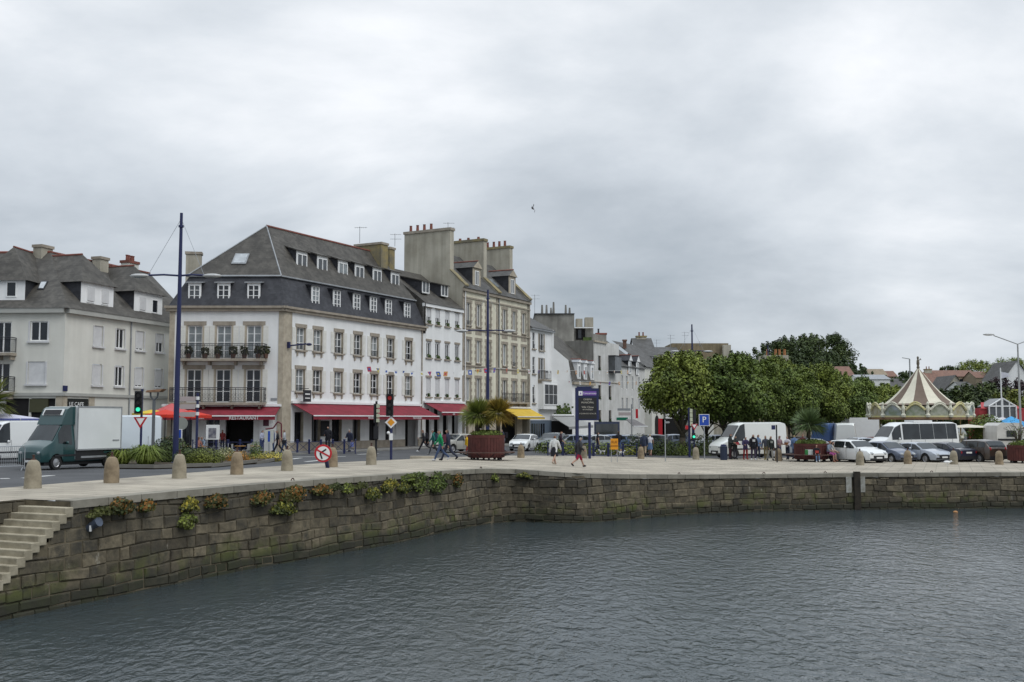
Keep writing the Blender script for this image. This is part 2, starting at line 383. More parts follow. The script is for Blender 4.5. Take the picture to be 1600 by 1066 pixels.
INNER = [G(*p) for p in INNER_PX]
INNER = [INNER[0] + d0 * 24, INNER[0] + d0 * 10] + INNER + [INNER[-1] + Vector((12, 0, 0)), INNER[-1] + Vector((60, 0, 0))]
pm = M(); vs = []; K = 8
for i in range(N):
    for k in range(K + 1):
        p = EDGE[i].lerp(INNER[i], k / K)
        if i < 4: q = EDGE[i] + _inw * SW; p = q.lerp(INNER[i], max(0, k - 1) / (K - 1))
        if i == 3 and k == 0: p = EDGE[3]
        z = gz(p.x, p.y) if i > 1 else EDGE[0].z
        vs.append((p.x, p.y, z))
pm.add(vs, [(i * (K + 1) + k, (i + 1) * (K + 1) + k, (i + 1) * (K + 1) + k + 1, i * (K + 1) + k + 1) for i in range(N - 1) for k in range(K) if not (i < 3 and k == 0)])
for i in range(N - 1):     # kerb face towards the road
    a, c = Vector(vs[i * (K + 1) + K]), Vector(vs[(i + 1) * (K + 1) + K])
    pm.quad(a, c, c - Vector((0, 0, .16)), a - Vector((0, 0, .16)))
o = pm.build('quay_pavement', m_pave); struct(o)
# the stairs are cut out of the wall: run along the left edge of the quay
def edge_at(s):          # point and tangent along the edge polyline, s metres from EDGE[2]
    if s < 0: return EDGE[2] + d0 * (-s), -d0
    i = 2
    while i < N - 2 and s > (EDGE[i + 1] - EDGE[i]).length: s -= (EDGE[i + 1] - EDGE[i]).length; i += 1
    a = (EDGE[i + 1] - EDGE[i]); return EDGE[i] + a.normalized() * s, a.normalized()
def ln(i, j): return sum((EDGE[k + 1] - EDGE[k]).length for k in range(i, j))
S_ST = ln(2, 3)            # s of the stair head (px 110)
TOT = ln(2, N - 1) - 25
# quay wall: laid stone blocks, each an island of one mesh
m_blk = bpy.data.materials.new('quay_stone'); m_blk.use_nodes = True
t = m_blk.node_tree; b = t.nodes['Principled BSDF']; b.inputs['Roughness'].default_value = .85
g = t.nodes.new('ShaderNodeNewGeometry'); co = t.nodes.new('ShaderNodeTexCoord')
cr = t.nodes.new('ShaderNodeValToRGB'); t.links.new(g.outputs['Random Per Island'], cr.inputs[0])
el = cr.color_ramp.elements; el[0].position = 0; el[0].color = (.058, .047, .030, 1); el[1].position = 1; el[1].color = (.150, .124, .080, 1)
e_ = el.new(.35); e_.color = (.080, .067, .044, 1); e_ = el.new(.7); e_.color = (.108, .089, .057, 1)
no = t.nodes.new('ShaderNodeTexNoise'); no.inputs['Scale'].default_value = 3.2; no.inputs['Detail'].default_value = 10; no.inputs['Roughness'].default_value = .7; t.links.new(co.outputs['Object'], no.inputs['Vector'])
mr = t.nodes.new('ShaderNodeMapRange'); mr.inputs[1].default_value = .3; mr.inputs[2].default_value = .72; mr.inputs[3].default_value = .38; mr.inputs[4].default_value = 1.6; t.links.new(no.outputs['Fac'], mr.inputs[0])
vm = t.nodes.new('ShaderNodeVectorMath'); vm.operation = 'SCALE'; t.links.new(cr.outputs[0], vm.inputs[0]); t.links.new(mr.outputs[0], vm.inputs['Scale'])
# tide band: algae green at the foot, pale lichen and lime runs above
sx_ = t.nodes.new('ShaderNodeSeparateXYZ'); t.links.new(co.outputs['Object'], sx_.inputs[0])
na = t.nodes.new('ShaderNodeTexNoise'); na.inputs['Scale'].default_value = .7; na.inputs['Detail'].default_value = 5; t.links.new(co.outputs['Object'], na.inputs['Vector'])
ma = t.nodes.new('ShaderNodeMath'); ma.operation = 'MULTIPLY_ADD'; t.links.new(na.outputs['Fac'], ma.inputs[0]); ma.inputs[1].default_value = 1.6; t.links.new(sx_.outputs[2], ma.inputs[2])
mb = t.nodes.new('ShaderNodeMapRange'); t.links.new(ma.outputs[0], mb.inputs[0]); mb.inputs[1].default_value = 1.0; mb.inputs[2].default_value = 2.0; mb.inputs[3].default_value = 1; mb.inputs[4].default_value = 0
nb = t.nodes.new('ShaderNodeTexNoise'); nb.inputs['Scale'].default_value = 1.3; nb.inputs['Detail'].default_value = 7; t.links.new(co.outputs['Object'], nb.inputs['Vector'])
mc = t.nodes.new('ShaderNodeMapRange'); t.links.new(nb.outputs['Fac'], mc.inputs[0]); mc.inputs[1].default_value = .47; mc.inputs[2].default_value = .58
md = t.nodes.new('ShaderNodeMath'); md.operation = 'MULTIPLY'; t.links.new(mb.outputs[0], md.inputs[0]); t.links.new(mc.outputs[0], md.inputs[1])
m1 = t.nodes.new('ShaderNodeMix'); m1.data_type = 'RGBA'; t.links.new(md.outputs[0], m1.inputs['Factor']); t.links.new(vm.outputs[0], m1.inputs['A']); m1.inputs['B'].default_value = (.075, .085, .018, 1)
nc = t.nodes.new('ShaderNodeTexNoise'); nc.inputs['Scale'].default_value = 3.1; nc.inputs['Detail'].default_value = 8; nc.inputs['Roughness'].default_value = .75
mpc = t.nodes.new('ShaderNodeMapping'); mpc.inputs['Scale'].default_value = (1, 1, .45); t.links.new(co.outputs['Object'], mpc.inputs[0]); t.links.new(mpc.outputs[0], nc.inputs['Vector'])
me_ = t.nodes.new('ShaderNodeMapRange'); t.links.new(nc.outputs['Fac'], me_.inputs[0]); me_.inputs[1].default_value = .62; me_.inputs[2].default_value = .70; me_.inputs[4].default_value = .75
m2 = t.nodes.new('ShaderNodeMix'); m2.data_type = 'RGBA'; t.links.new(me_.outputs[0], m2.inputs['Factor']); t.links.new(m1.outputs['Result'], m2.inputs['A']); m2.inputs['B'].default_value = (.30, .28, .23, 1)
nd = t.nodes.new('ShaderNodeTexNoise'); nd.inputs['Scale'].default_value = 1.1; nd.inputs['Detail'].default_value = 10; nd.inputs['Roughness'].default_value = .72
t.links.new(co.outputs['Object'], nd.inputs['Vector'])
mf = t.nodes.new('ShaderNodeMapRange'); t.links.new(nd.outputs['Fac'], mf.inputs[0]); mf.inputs[1].default_value = .53; mf.inputs[2].default_value = .66; mf.inputs[4].default_value = .85
m3 = t.nodes.new('ShaderNodeMix'); m3.data_type = 'RGBA'; t.links.new(mf.outputs[0], m3.inputs['Factor']); t.links.new(m2.outputs['Result'], m3.inputs['A']); m3.inputs['B'].default_value = (.035, .033, .026, 1)
nw = t.nodes.new('ShaderNodeTexNoise'); nw.inputs['Scale'].default_value = .9; nw.inputs['Detail'].default_value = 8; t.links.new(co.outputs['Object'], nw.inputs['Vector'])
mw = t.nodes.new('ShaderNodeMath'); mw.operation = 'MULTIPLY_ADD'; t.links.new(nw.outputs['Fac'], mw.inputs[0]); mw.inputs[1].default_value = -.5; t.links.new(sx_.outputs[2], mw.inputs[2])
mx4 = t.nodes.new('ShaderNodeMapRange'); t.links.new(mw.outputs[0], mx4.inputs[0]); mx4.inputs[1].default_value = .05; mx4.inputs[2].default_value = .32; mx4.inputs[3].default_value = .85; mx4.inputs[4].default_value = 0
m4 = t.nodes.new('ShaderNodeMix'); m4.data_type = 'RGBA'; t.links.new(mx4.outputs[0], m4.inputs['Factor']); t.links.new(m3.outputs['Result'], m4.inputs['A']); m4.inputs['B'].default_value = (.020, .021, .012, 1)
# soot and dark lichen on the upper courses
mt_ = t.nodes.new('ShaderNodeMath'); mt_.operation = 'MULTIPLY_ADD'; t.links.new(nd.outputs['Fac'], mt_.inputs[0]); mt_.inputs[1].default_value = 1.8; t.links.new(sx_.outputs[2], mt_.inputs[2])
mu = t.nodes.new('ShaderNodeMapRange'); t.links.new(mt_.outputs[0], mu.inputs[0]); mu.inputs[1].default_value = 2.3; mu.inputs[2].default_value = 3.6; mu.inputs[4].default_value = .65
m5 = t.nodes.new('ShaderNodeMix'); m5.data_type = 'RGBA'; t.links.new(mu.outputs[0], m5.inputs['Factor']); t.links.new(m4.outputs['Result'], m5.inputs['A']); m5.inputs['B'].default_value = (.045, .042, .033, 1)
t.links.new(m5.outputs['Result'], b.inputs['Base Color'])
bp = t.nodes.new('ShaderNodeBump'); bp.inputs['Strength'].default_value = .7; bp.inputs['Distance'].default_value = .05; t.links.new(no.outputs['Fac'], bp.inputs['Height']); t.links.new(bp.outputs[0], b.inputs['Normal'])
m_mort = mat('old_mortar', (.15, .125, .082), .95, (.065, .055, .036), 1.5, .3, 9)
wm = M(); rb = random.Random(3)
def wall_pt(s, z, off=0.):
    p, a = edge_at(s); nrm = Vector((a.y, -a.x, 0))    # towards the water
    batter = (p.z - z) * .05; z = z + .035 * math.sin(s * .9 + z * 2) + .02 * math.sin(s * 2.7 + z * 5)
    q = p + nrm * (off + batter); return Vector((q.x, q.y, z))
def block(s0, s1, z0, z1, off, m):
    g_ = .010; s0 += g_; s1 -= g_; z0 += g_; z1 -= g_
    c = .028; j = lambda: rb.uniform(-.022, .022)
    back = [wall_pt(s0, z0, -.05), wall_pt(s1, z0, -.05), wall_pt(s1, z1, -.05), wall_pt(s0, z1, -.05)]
    mid = [wall_pt(s0, z0, off - .03), wall_pt(s1, z0, off - .03), wall_pt(s1, z1, off - .03), wall_pt(s0, z1, off - .03)]
    fr_ = [wall_pt(s0 + c + j(), z0 + c + j(), off), wall_pt(s1 - c + j(), z0 + c + j(), off), wall_pt(s1 - c + j(), z1 - c + j(), off), wall_pt(s0 + c + j(), z1 - c + j(), off)]
    m.add(back + mid + fr_, [(8, 9, 10, 11)] + [(i, (i + 1) % 4, 4 + (i + 1) % 4, 4 + i) for i in range(4)] + [(4 + i, 4 + (i + 1) % 4, 8 + (i + 1) % 4, 8 + i) for i in range(4)])
def topz(s): p, _ = edge_at(s); return p.z
REC = 41.6                       # recessed pile slot position guess, refined below
def stair_top(s):                # height of the outer wall beside the open stair
    k = (S_ST - s) / .22
    return topz(S_ST) - .02 - .16 * math.ceil(k) if s < S_ST else 99
zc = -.5; course = 0
while zc < 2.95:
    hgt = rb.choice((.27, .31, .34, .36)); 
    s = -6.0 + rb.uniform(0, .5)
    while s < TOT:
        L_ = rb.choice((rb.uniform(.3, .6), rb.uniform(.5, 1.05))) if zc < 1.9 else rb.uniform(.2, .62)
        z1 = zc + hgt; T_ = min(topz(s), topz(s + L_)) - .20
        if s < S_ST: T_ = min(T_, stair_top(s))
        if zc < T_ - .06:
            block(s, s + L_, zc, min(z1, T_), rb.uniform(.0, .06), wm)
        s += L_
    zc += hgt
mort = M(); s = -6.
while s < TOT:
    a_, b_ = s, s + .5
    za, zb = topz(a_) - .16, topz(b_) - .16
    if a_ < S_ST: za = min(za, stair_top(a_)); 
    if b_ < S_ST: zb = za
    elif a_ < S_ST: b_ = S_ST; zb = za
    mort.quad(wall_pt(a_, -.6, -.01), wall_pt(b_, -.6, -.01), wall_pt(b_, zb, -.01), wall_pt(a_, za, -.01))
    s = b_ if b_ > a_ else s + .5
qw = thing('quay_wall', 'old granite block quay wall with dark weathering above the harbour water', 'quay wall', (EDGE[10].x, EDGE[10].y, 0))
wm.build('stone_facing', m_blk, qw); mort.build('mortar_backing', m_mort, qw)
# coping stones
m_cop = mat('coping_stone', (.27, .25, .205), .9, (.19, .175, .14), 1.3, .3, 10, island=.2)
cp = M(); s = S_ST
while s < TOT:
    L_ = rb.uniform(.9, 1.5)
    if s + L_ > TOT: break
    a, b_ = s + .012, s + L_ - .012
    pa, ta = edge_at(a); pb, tb = edge_at(b_); na_ = Vector((ta.y, -ta.x, 0)); nb_ = Vector((tb.y, -tb.x, 0))
    ov = .09; back = -.55
    q = [pa + na_ * ov, pb + nb_ * ov, pb + nb_ * back, pa + na_ * back]
    lo = [Vector((v.x, v.y, z_ - .2)) for v, z_ in zip(q, (pa.z, pb.z, pb.z, pa.z))]; hi = [Vector((v.x, v.y, z_ + .012)) for v, z_ in zip(q, (pa.z, pb.z, pb.z, pa.z))]
    cp.add(lo + hi, [(4, 5, 6, 7), (0, 1, 5, 4), (1, 2, 6, 5), (2, 3, 7, 6), (3, 0, 4, 7)])
    s += L_
cp.build('coping', m_cop, qw)

# the open stair going down to the water
st = thing('quay_stairs', 'pale worn granite steps going down the quay wall to the water', 'steps', EDGE[3])
m_step = mat('step_stone', (.42, .375, .28), .9, (.24, .21, .15), 1.5, .3, 10, streak=0)
for k in range(1, 19):
    s0 = S_ST - .22 * k; z = topz(S_ST) - .16 * k
    if z < -.3: break
    p, a = edge_at(s0 + .11); a = -d0; nrm = Vector((a.y, -a.x, 0))
    c = p + _inw * (SW / 2 - .04); bm_ = M()
    off = (EDGE[3].z - z) * .05
    c = c - _inw * (off / 2)
    bm_.box((c.x, c.y, z - .13), (.27, SW + .1 + off, .26), math.atan2(a.y, a.x))
    o = bm_.build('step', m_step, st)
    bv = o.modifiers.new('bevel', 'BEVEL'); bv.width = .02; bv.segments = 2
sw_ = M(); z = -.4                       # masonry on the land side of the stair and at its head
A0 = EDGE[3] + _inw * SW; A1 = EDGE[0] + _inw * SW; u_ = (A1 - A0).normalized(); Lw = 9.
while z < EDGE[3].z - .02:
    h_ = min(rb.choice((.27, .31, .34)), EDGE[3].z - .01 - z); s = rb.uniform(-.3, 0)
    while s < Lw:
        L_ = rb.uniform(.35, .8); a = max(s, 0) + .015; b_ = s + L_ - .015
        p0 = A0 + u_ * a - _inw * .03; p1 = A0 + u_ * b_ - _inw * .03
        if b_ > a: sw_.ext([(p0.x, p0.y, z + .015), (p1.x, p1.y, z + .015), (p1.x, p1.y, z + h_ - .015), (p0.x, p0.y, z + h_ - .015)], _inw * .2)
        s += L_
    z += h_
sw_.build('stair_side_wall', m_blk, qw)
bk = M(); p0 = A0 + _inw * .01; p1 = A0 + u_ * 30 + _inw * .01
bk.quad((p0.x, p0.y, -.5), (p1.x, p1.y, -.5), (p1.x, p1.y, EDGE[3].z - .01), (p0.x, p0.y, EDGE[3].z - .01))
q0 = EDGE[3]; bk.quad((p0.x, p0.y, -.5), (q0.x, q0.y, -.5), (q0.x, q0.y, EDGE[3].z - .02), (p0.x, p0.y, EDGE[3].z - .02))
bk.build('mortar_backing', m_mort, qw)

# ================================================================ BUILDINGS
PROTO = []
m_brick_d = mat('dull_brick', (.20, .11, .08), .9, (.13, .08, .06), 3)
def win(w, h, nx=2, nz=3, dep=.2, fw=.07, pane=0, lintel=None, sill=None, bracket=False, jamb=None, shutter=None, guard=None, blind=0., fmat=None, quoin=False, box=False, name='window', arch=0., apron=0.):
    """window prototype: origin at the middle of the sill, x along the wall, -y outwards"""
    f = M(); y = dep
    for x in (-w / 2 + fw / 2, w / 2 - fw / 2): f.box((x, y, h / 2), (fw, .07, h))
    for z in (fw / 2, h - fw / 2): f.box((0, y + .002, z), (w - 2 * fw, .066, fw))
    mw = .045
    for i in range(1, nx):
        x = -w / 2 + w * i / nx; f.box((x, y - .004, h / 2), (mw + (.04 if nx == 2 or i * 2 == nx else 0), .07, h - 2 * fw))
    for k in range(1, nz): f.box((0, y + .006, h * k / nz), (w - 2 * fw, .05, mw))
    o = f.build(name, fmat or m_wood_w)
    q = M(); q.quad((-w / 2 + .01, y + .02, .01), (w / 2 - .01, y + .02, .01), (w / 2 - .01, y + .02, h - .01), (-w / 2 + .01, y + .02, h - .01))
    q.build('pane', m_gl[pane], o)
    if blind:
        b_ = M(); hb = h * blind; b_.box((0, y - .05, h - hb / 2), (w - .05, .03, hb)); b_.build('blind', m_shut_g, o)
    if lintel:
        l = M(); lh, ext, lm = lintel; l.box((0, -.025, h + lh / 2), (w + 2 * ext, .06, lh)); l.build('lintel', lm, o)
    if jamb:
        l = M(); jw, jm = jamb
        for s_ in (-1, 1): l = M(); l.box((s_ * (w / 2 + jw / 2), -.02, h / 2), (jw, .045, h)); l.build('jamb', jm, o)
    if quoin:
        l = M(); z = -.1; k = 0
        while z < h + .25:
            for s_ in (-1, 1):
                ww = .36 if k % 2 else .22; l.box((s_ * (w / 2 + ww / 2), -.02, z + .17), (ww, .05, .33))
            z += .35; k += 1
        l.box((0, -.022, h + .17), (w, .05, .3)); 
        if apron: l.box((0, -.015, -.1 - apron / 2), (w + .44, .04, apron))
        l.build('surround', m_granite, o)
    if sill:
        l = M(); l.box((0, -.05, -.07), (w + .34, .22, .13))
        if bracket:
            for s_ in (-1, 1): l.box((s_ * w * .42, -.04, -.32), (.13, .14, .36), top=1.)
            l.box((0, -.02, -.16), (w + .1, .08, .06))
        l.build('sill', sill, o)
    if shutter:
        for s_ in (-1, 1):
            l = M(); sw = .42; cx = s_ * (w / 2 + sw / 2 + .14)
            l.box((cx, -.03, h / 2), (sw - .02, .03, h - .04))
            for zc_ in (.27, .74):
                zz_ = h * zc_
                n_ = 7
                for k in range(n_): l.box((cx, -.052, zz_ + (k - n_ / 2) * h * .05), (sw * .72, .012, h * .022))
            for zc_ in (.05, .5, .96): l.box((cx, -.05, h * zc_), (sw - .04, .012, h * .05))
            l.build('shutter', shutter, o)
    if guard:
        l = M(); gh = guard
        for z in (.08, gh): l.box((0, -.02, z), (w - .02, .025, .03))
        n_ = int(w / .1)
        for k in range(1, n_): l.box((-w / 2 + w * k / n_, -.02, gh / 2 + .04), (.014, .014, gh - .06))
        l.build('guard_rail', m_iron, o)
    if box:
        l = M(); rr = random.Random(int(w * 100 + h * 10))
        for k in range(22):
            c = Vector((rr.uniform(-w / 2, w / 2) * .5 + .1, rr.uniform(-.12, .08), rr.uniform(.02, .3))); s_ = .07
            l.quad(c + Vector((-s_, rr.uniform(-s_, s_), -s_)), c + Vector((s_, rr.uniform(-s_, s_), -s_)), c + Vector((s_, 0, s_)), c + Vector((-s_, 0, s_)))
        l.build('window_plants', m_leaf, o)
    PROTO.append(o); return reg(o)
m_leaf = mat('leaf_green', (.085, .12, .030), .7, (.035, .060, .015), 1.5, spec=.3, island=.45)
rw = random.Random(11)
def pick(ps): return rw.choice(ps)
def offset(poly, ds):
    n = len(poly); out = []
    for i in range(n):
        a, b_, c = poly[i - 1], poly[i], poly[(i + 1) % n]
        d1 = Vector((b_[0] - a[0], b_[1] - a[1])).normalized(); d2 = Vector((c[0] - b_[0], c[1] - b_[1])).normalized()
        n1 = Vector((-d1.y, d1.x)); n2 = Vector((-d2.y, d2.x))
        p1 = Vector(b_[:2]) + n1 * ds[i - 1]; p2 = Vector(b_[:2]) + n2 * ds[i]
        cr_ = d1.x * d2.y - d1.y * d2.x
        if abs(cr_) < 1e-6: out.append(p1); continue
        t_ = ((p2.x - p1.x) * d2.y - (p2.y - p1.y) * d2.x) / cr_
        out.append(p1 + d1 * t_)
    return out
def chimney(root, c, size, z0, z1, rz, pots, mt=None, cap=None, potm=None, along='x', ph=.6):
    m = M(); m.box((c[0], c[1], (z0 + z1) / 2), (size[0], size[1], z1 - z0), rz)
    o = m.build('chimney', mt or m_rough_r, root)
    m = M(); m.box((c[0], c[1], z1 + .09), (size[0] + .16, size[1] + .16, .22), rz); m.build('chimney_cap', cap or m_granite, o)
    e = Vector((math.cos(rz), math.sin(rz), 0))
    for k in pots:
        m = M(); p = Vector((c[0], c[1], z1 + .2)) + e * k * size[0] / 2
        m.lathe([(.15, 0), (.13, .05), (.11, ph * .8), (.14, ph * .85), (.14, ph), (.1, ph)], p, 8)
        m.build('chimney_pot', potm or m_terra, o)
    return o
def antenna(root, p, h=2.2, kind=0):
    m = M(); p = Vector(p); m.tube(p, p + Vector((0, 0, h)), .03, n=5)
    for k in range(2 if kind else 1):
        z = h - .1 - k * .5; m.tube(p + Vector((-.5, 0, z)), p + Vector((.7, 0, z)), .018, n=4)
        for j in range(6): x = -.45 + j * .2; m.tube(p + Vector((x, -.25, z)), p + Vector((x, .25, z)), .012, n=4)
    m.build('antenna', m_zinc, root)
def dormer(root, fr, u, w, z0, z1, df, db, zb, cheek, roofm, frontm, proto=None, over=.12, winz=None, gable=0., name='dormer'):
    """box dormer: front face at df (outwards +), roof runs back to db at height zb"""
    m = M()
    pts = [fr.W(u - w / 2, df, z0), fr.W(u - w / 2, df, z1), fr.W(u - w / 2, db, zb), fr.W(u - w / 2, db, z0)]
    m.ext(pts, fr.e * w)
    o = m.build(name, cheek, root)
    m = M(); m.box(fr.W(u, df + .012, (z0 + z1) / 2), (w - .02, .03, z1 - z0 - .01), fr.ang); m.build('dormer_face', frontm, o)
    m = M()
    if gable:
        a0, a1 = fr.W(u - w / 2 - .15, df + .2, z1 - .03), fr.W(u + w / 2 + .15, df + .2, z1 - .03); ap = fr.W(u, df + .2, z1 + gable)
        b0, b1 = fr.W(u - w / 2 - .15, db, zb - .03), fr.W(u + w / 2 + .15, db, zb - .03); bp_ = fr.W(u, db - gable * .9, zb + gable)
        m.quad(a0, ap, bp_, b0); m.quad(ap, a1, b1, bp_); m.poly([a0, a1, ap], 1)
        m.build('dormer_roof', [roofm, frontm], o)
        r = M(); r.tube(ap, bp_, .09, n=6); r.build('ridge_tiles', m_terra, o)
    else:
        pts = [fr.W(u - w / 2 - over, df + .22, z1 - .02 - (zb - z1) / max(.1, df - db) * .22), fr.W(u - w / 2 - over, db, zb), fr.W(u - w / 2 - over, db, zb + .09), fr.W(u - w / 2 - over, df + .22, z1 + .08 - (zb - z1) / max(.1, df - db) * .22)]
        m.ext(pts, fr.e * (w + 2 * over)); m.build('dormer_roof', roofm, o)
    if proto is not None: put(proto, root, fr, u, df + .03, winz if winz is not None else z0 + .12)
    return o
def awning(root, fr, u0, u1, zw, zf, dp, m_, valh=.28, texts=(), box=True, mb=None):
    a = M(); a.ext([fr.W(u0, .02, zw), fr.W(u0, dp, zf), fr.W(u0, dp, zf - .04), fr.W(u0, .02, zw - .05)], fr.e * (u1 - u0))
    o = a.build('awning', m_, root)
    v = M(); v.box(fr.W((u0 + u1) / 2, dp, zf - valh / 2 - .03), (u1 - u0, .02, valh), fr.ang); v.build('valance', m_, o)
    if box:
        v = M(); v.box(fr.W((u0 + u1) / 2, .13, zw + .08), (u1 - u0 + .2, .24, .2), fr.ang); v.build('awning_case', m_wood_w, o)
        v = M(); v.box(fr.W((u0 + u1) / 2, dp + .03, zf - .02), (u1 - u0, .07, .09), fr.ang); v.build('front_bar', m_wood_w, o)
    for f_, s_, sz in texts: text(s_, fr.W(u0 + (u1 - u0) * f_, dp + .02, zf - valh / 2 - .04), fr.ang, sz, m_let, o)
    for f_ in (.08, .5, .92) if u1 - u0 > 5 else (.1, .9):
        v = M(); uu = u0 + (u1 - u0) * f_
        v.path([fr.W(uu, .05, zw - .15), fr.W(uu + .35, dp * .55, (zw + zf) / 2 - .25), fr.W(uu, dp - .02, zf - .05)], .03, 5); v.build('awning_arm', m_wood_w, o)
    return o
def balcony(root, fr, u0, u1, z, dp, rh, fancy=True):
    b_ = M(); b_.box(fr.W((u0 + u1) / 2, dp / 2, z - .11), (u1 - u0, dp, .2), fr.ang)
    for f_ in (.06, .35, .65, .94): b_.box(fr.W(u0 + (u1 - u0) * f_, dp * .3, z - .36), (.16, dp * .6, .3), fr.ang)
    o = b_.build('balcony', m_granite, root)
    r = M(); dd = dp - .06
    for (ua, ub, da, db) in ((u0 + .05, u1 - .05, dd, dd), (u0 + .05, u0 + .05, .02, dd), (u1 - .05, u1 - .05, .02, dd)):
        p0, p1 = fr.W(ua, da, z), fr.W(ub, db, z); L = (p1 - p0).length; d_ = (p1 - p0).normalized()
        for zz_ in (.08, rh - .14, rh): r.tube(p0 + Vector((0, 0, zz_)), p1 + Vector((0, 0, zz_)), .022 if zz_ < rh else .032, n=5)
        n_ = max(2, int(L / .13))
        for k in range(n_ + 1): q = p0 + d_ * (L * k / n_); r.tube(q + Vector((0, 0, .05)), q + Vector((0, 0, rh)), .011 if k % 8 else .026, n=4)
        if fancy:
            for k in range(int(L / .26)):
                c = p0 + d_ * (.13 + .26 * k); 
                for zc_ in (.3, .58):
                    pts = [c + d_ * math.cos(a) * .1 + Vector((0, 0, zc_ + math.sin(a) * .11)) for a in [i * PI / 4 for i in range(9)]]
                    r.path(pts, .010, 4)
    r.build('railing', m_iron, o)
    return o
def ridge(root, a, b_, r=.11, m_=None):
    m = M(); m.tube(a, b_, r, n=6); m.build('ridge_tiles', m_ or m_terra, root)
def downpipe(root, fr, u, z0, z1, m_=None):
    m = M(); m.tube(fr.W(u, .09, z0), fr.W(u, .09, z1), .06, n=6); m.build('downpipe', m_ or m_zinc, root)
def V2(px, Y): p = P(px, 656, Y); return Vector((p.x, p.y))
gb = lambda y: CAMZ - 2.56      # street level at the foot of the buildings

# ---------------------------------------------------------------- white corner building with the slate mansard
A, C = V2(262, 82), V2(440, 82)
z_co = Zp(480, 82, 440)
_E = V2(660, 100)
fA = Fr(A, C); fS = Fr(C, _E); GZ = CAMZ - 2.75
B = thing('corner_building', 'white three storey corner building with black slate mansard and red awnings', 'building', (C.x, C.y, GZ))
Bk = A + (_E - C)
foot = [A, C, _E, Bk]
# openings
zf2, zt2 = fA.z(350, 561), fA.z(350, 508.6)
zf1, zt1 = fA.z(350, 629), fA.z(350, 577)
fu = [fA.u(p) for p in (303, 348.5, 395.5)]
su = [fS.u(p) for p in (469, 495.5, 528.5, 558.3, 584.7, 609.5, 638)]
hsF = [(u - .6, u + .6, zf2, zt2) for u in fu] + [(u - .6, u + .6, zf1, zt1) for u in fu]
s2 = (fS.z(469, 547), fS.z(469, 512)); s1 = (fS.z(469, 612), fS.z(469, 576))
hsS = [(u - .55, u + .55, *s2) for u in su] + [(u - .55, u + .55, *s1) for u in su]
zg = GZ + .35; ztop = fS.z(450, 634)
gl = [(274, 300), (322, 343), (352, 396)]
hg = [(fA.u(a, 670), fA.u(b_, 670), GZ + .1, fA.z(350, 642)) for a, b_ in gl]
sg = [(460, 474), (487, 501), (518.5, 534), (551, 563), (577, 591), (602, 612)]
hgs = [(fS.u(a, 670), fS.u(b_, 670), GZ + .5, ztop - .5) for a, b_ in sg] + [(fS.u(633, 670), fS.u(653, 670), GZ + .1, ztop - .5)]
wl = M()
panel(wl, fA, 0, fA.L, GZ - .5, z_co, hsF + hg, .26, rmi=1); panel(wl, fS, 0, fS.L, GZ - .5, z_co, hsS + hgs, .3, rmi=1)
fB = Fr(_E, Bk); panel(wl, fB, 0, fB.L, GZ - .5, z_co, []); fB2 = Fr(Bk, A); panel(wl, fB2, 0, fB2.L, GZ - .5, z_co, [])
wl.build('wall', [m_white, m_granite_l], B)
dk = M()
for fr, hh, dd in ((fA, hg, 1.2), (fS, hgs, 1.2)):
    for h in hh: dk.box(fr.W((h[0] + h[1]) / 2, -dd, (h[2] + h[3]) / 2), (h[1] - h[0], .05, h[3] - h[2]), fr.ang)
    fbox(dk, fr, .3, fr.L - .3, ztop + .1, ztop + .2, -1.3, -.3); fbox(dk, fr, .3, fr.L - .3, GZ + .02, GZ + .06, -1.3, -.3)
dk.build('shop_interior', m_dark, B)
# glazed shop doors in the openings
for fr, hh in ((fA, hg), (fS, hgs)):
    for k, h in enumerate(hh):
        w_ = h[1] - h[0]
        if fr is fA and k == 2 or k == 6: continue
        pr = win(w_ - .04, h[3] - h[2] - .04, 2, 1, .05, .08, 0, fmat=m_zinc if k % 2 else m_iron, name='shop_window')
        put(pr, B, fr, (h[0] + h[1]) / 2, -.3, h[2] + .02)
tr = M()
fbox(tr, fA, fA.L - .35, fA.L + .03, GZ, z_co - .3, -.1, .05); u455 = fS.u(455, 560)
fbox(tr, fS, -.02, u455, GZ, z_co - .31, -.1, .052); tr.build('corner_quoins', m_granite_l, B)
tr = M(); fbox(tr, fA, -.03, fA.u(271), GZ, z_co - .3, -.3, .05); tr.build('corner_quoins', m_granite_l, B)
tr = M()
for fr in (fA, fS): fbox(tr, fr, -.3, fr.L + .3, z_co - .34, z_co - .1, -.2, .24); 
for fr in (fA, fS): fbox(tr, fr, -.4, fr.L + .4, z_co - .102, z_co + .08, -.2, .38)
tr.build('cornice', m_granite, B)
bs = M(); fbox(bs, fS, u455, hgs[-1][0], GZ - .3, GZ + .9, -.05, .035)
fbox(bs, fS, hgs[-1][1], fS.L, GZ - .3, GZ + .9, -.05, .035); bs.build('stone_base', m_granite, B)
pd = [win(1.2, zt2 - zf2, 2, 4, .13, .09, k, lintel=(.33, .3, m_granite), jamb=(.17, m_granite_l), shutter=m_shut, name='french_door') for k in (2, 1)]
pd1 = [win(1.2, zt1 - zf1, 2, 3, .13, .09, k, lintel=(.33, .3, m_granite), jamb=(.17, m_granite_l), shutter=m_shut, name='french_door') for k in (0, 0)]
for k, u in enumerate(fu): put(pd[1 if k < 3 else 0], B, fA, u, 0, zf2); put(pd1[k % 2], B, fA, u, 0, zf1)
ps = [win(1.1, s2[1] - s2[0], 2, 3, .2, .07, k, lintel=(.30, .16, m_granite), jamb=(.05, m_granite_l), sill=m_granite, bracket=True, shutter=m_shut, guard=.5) for k in (0, 2, 0, 1)]
for u in su: put(pick(ps), B, fS, u, 0, s2[0]); put(pick(ps), B, fS, u, 0, s1[0])
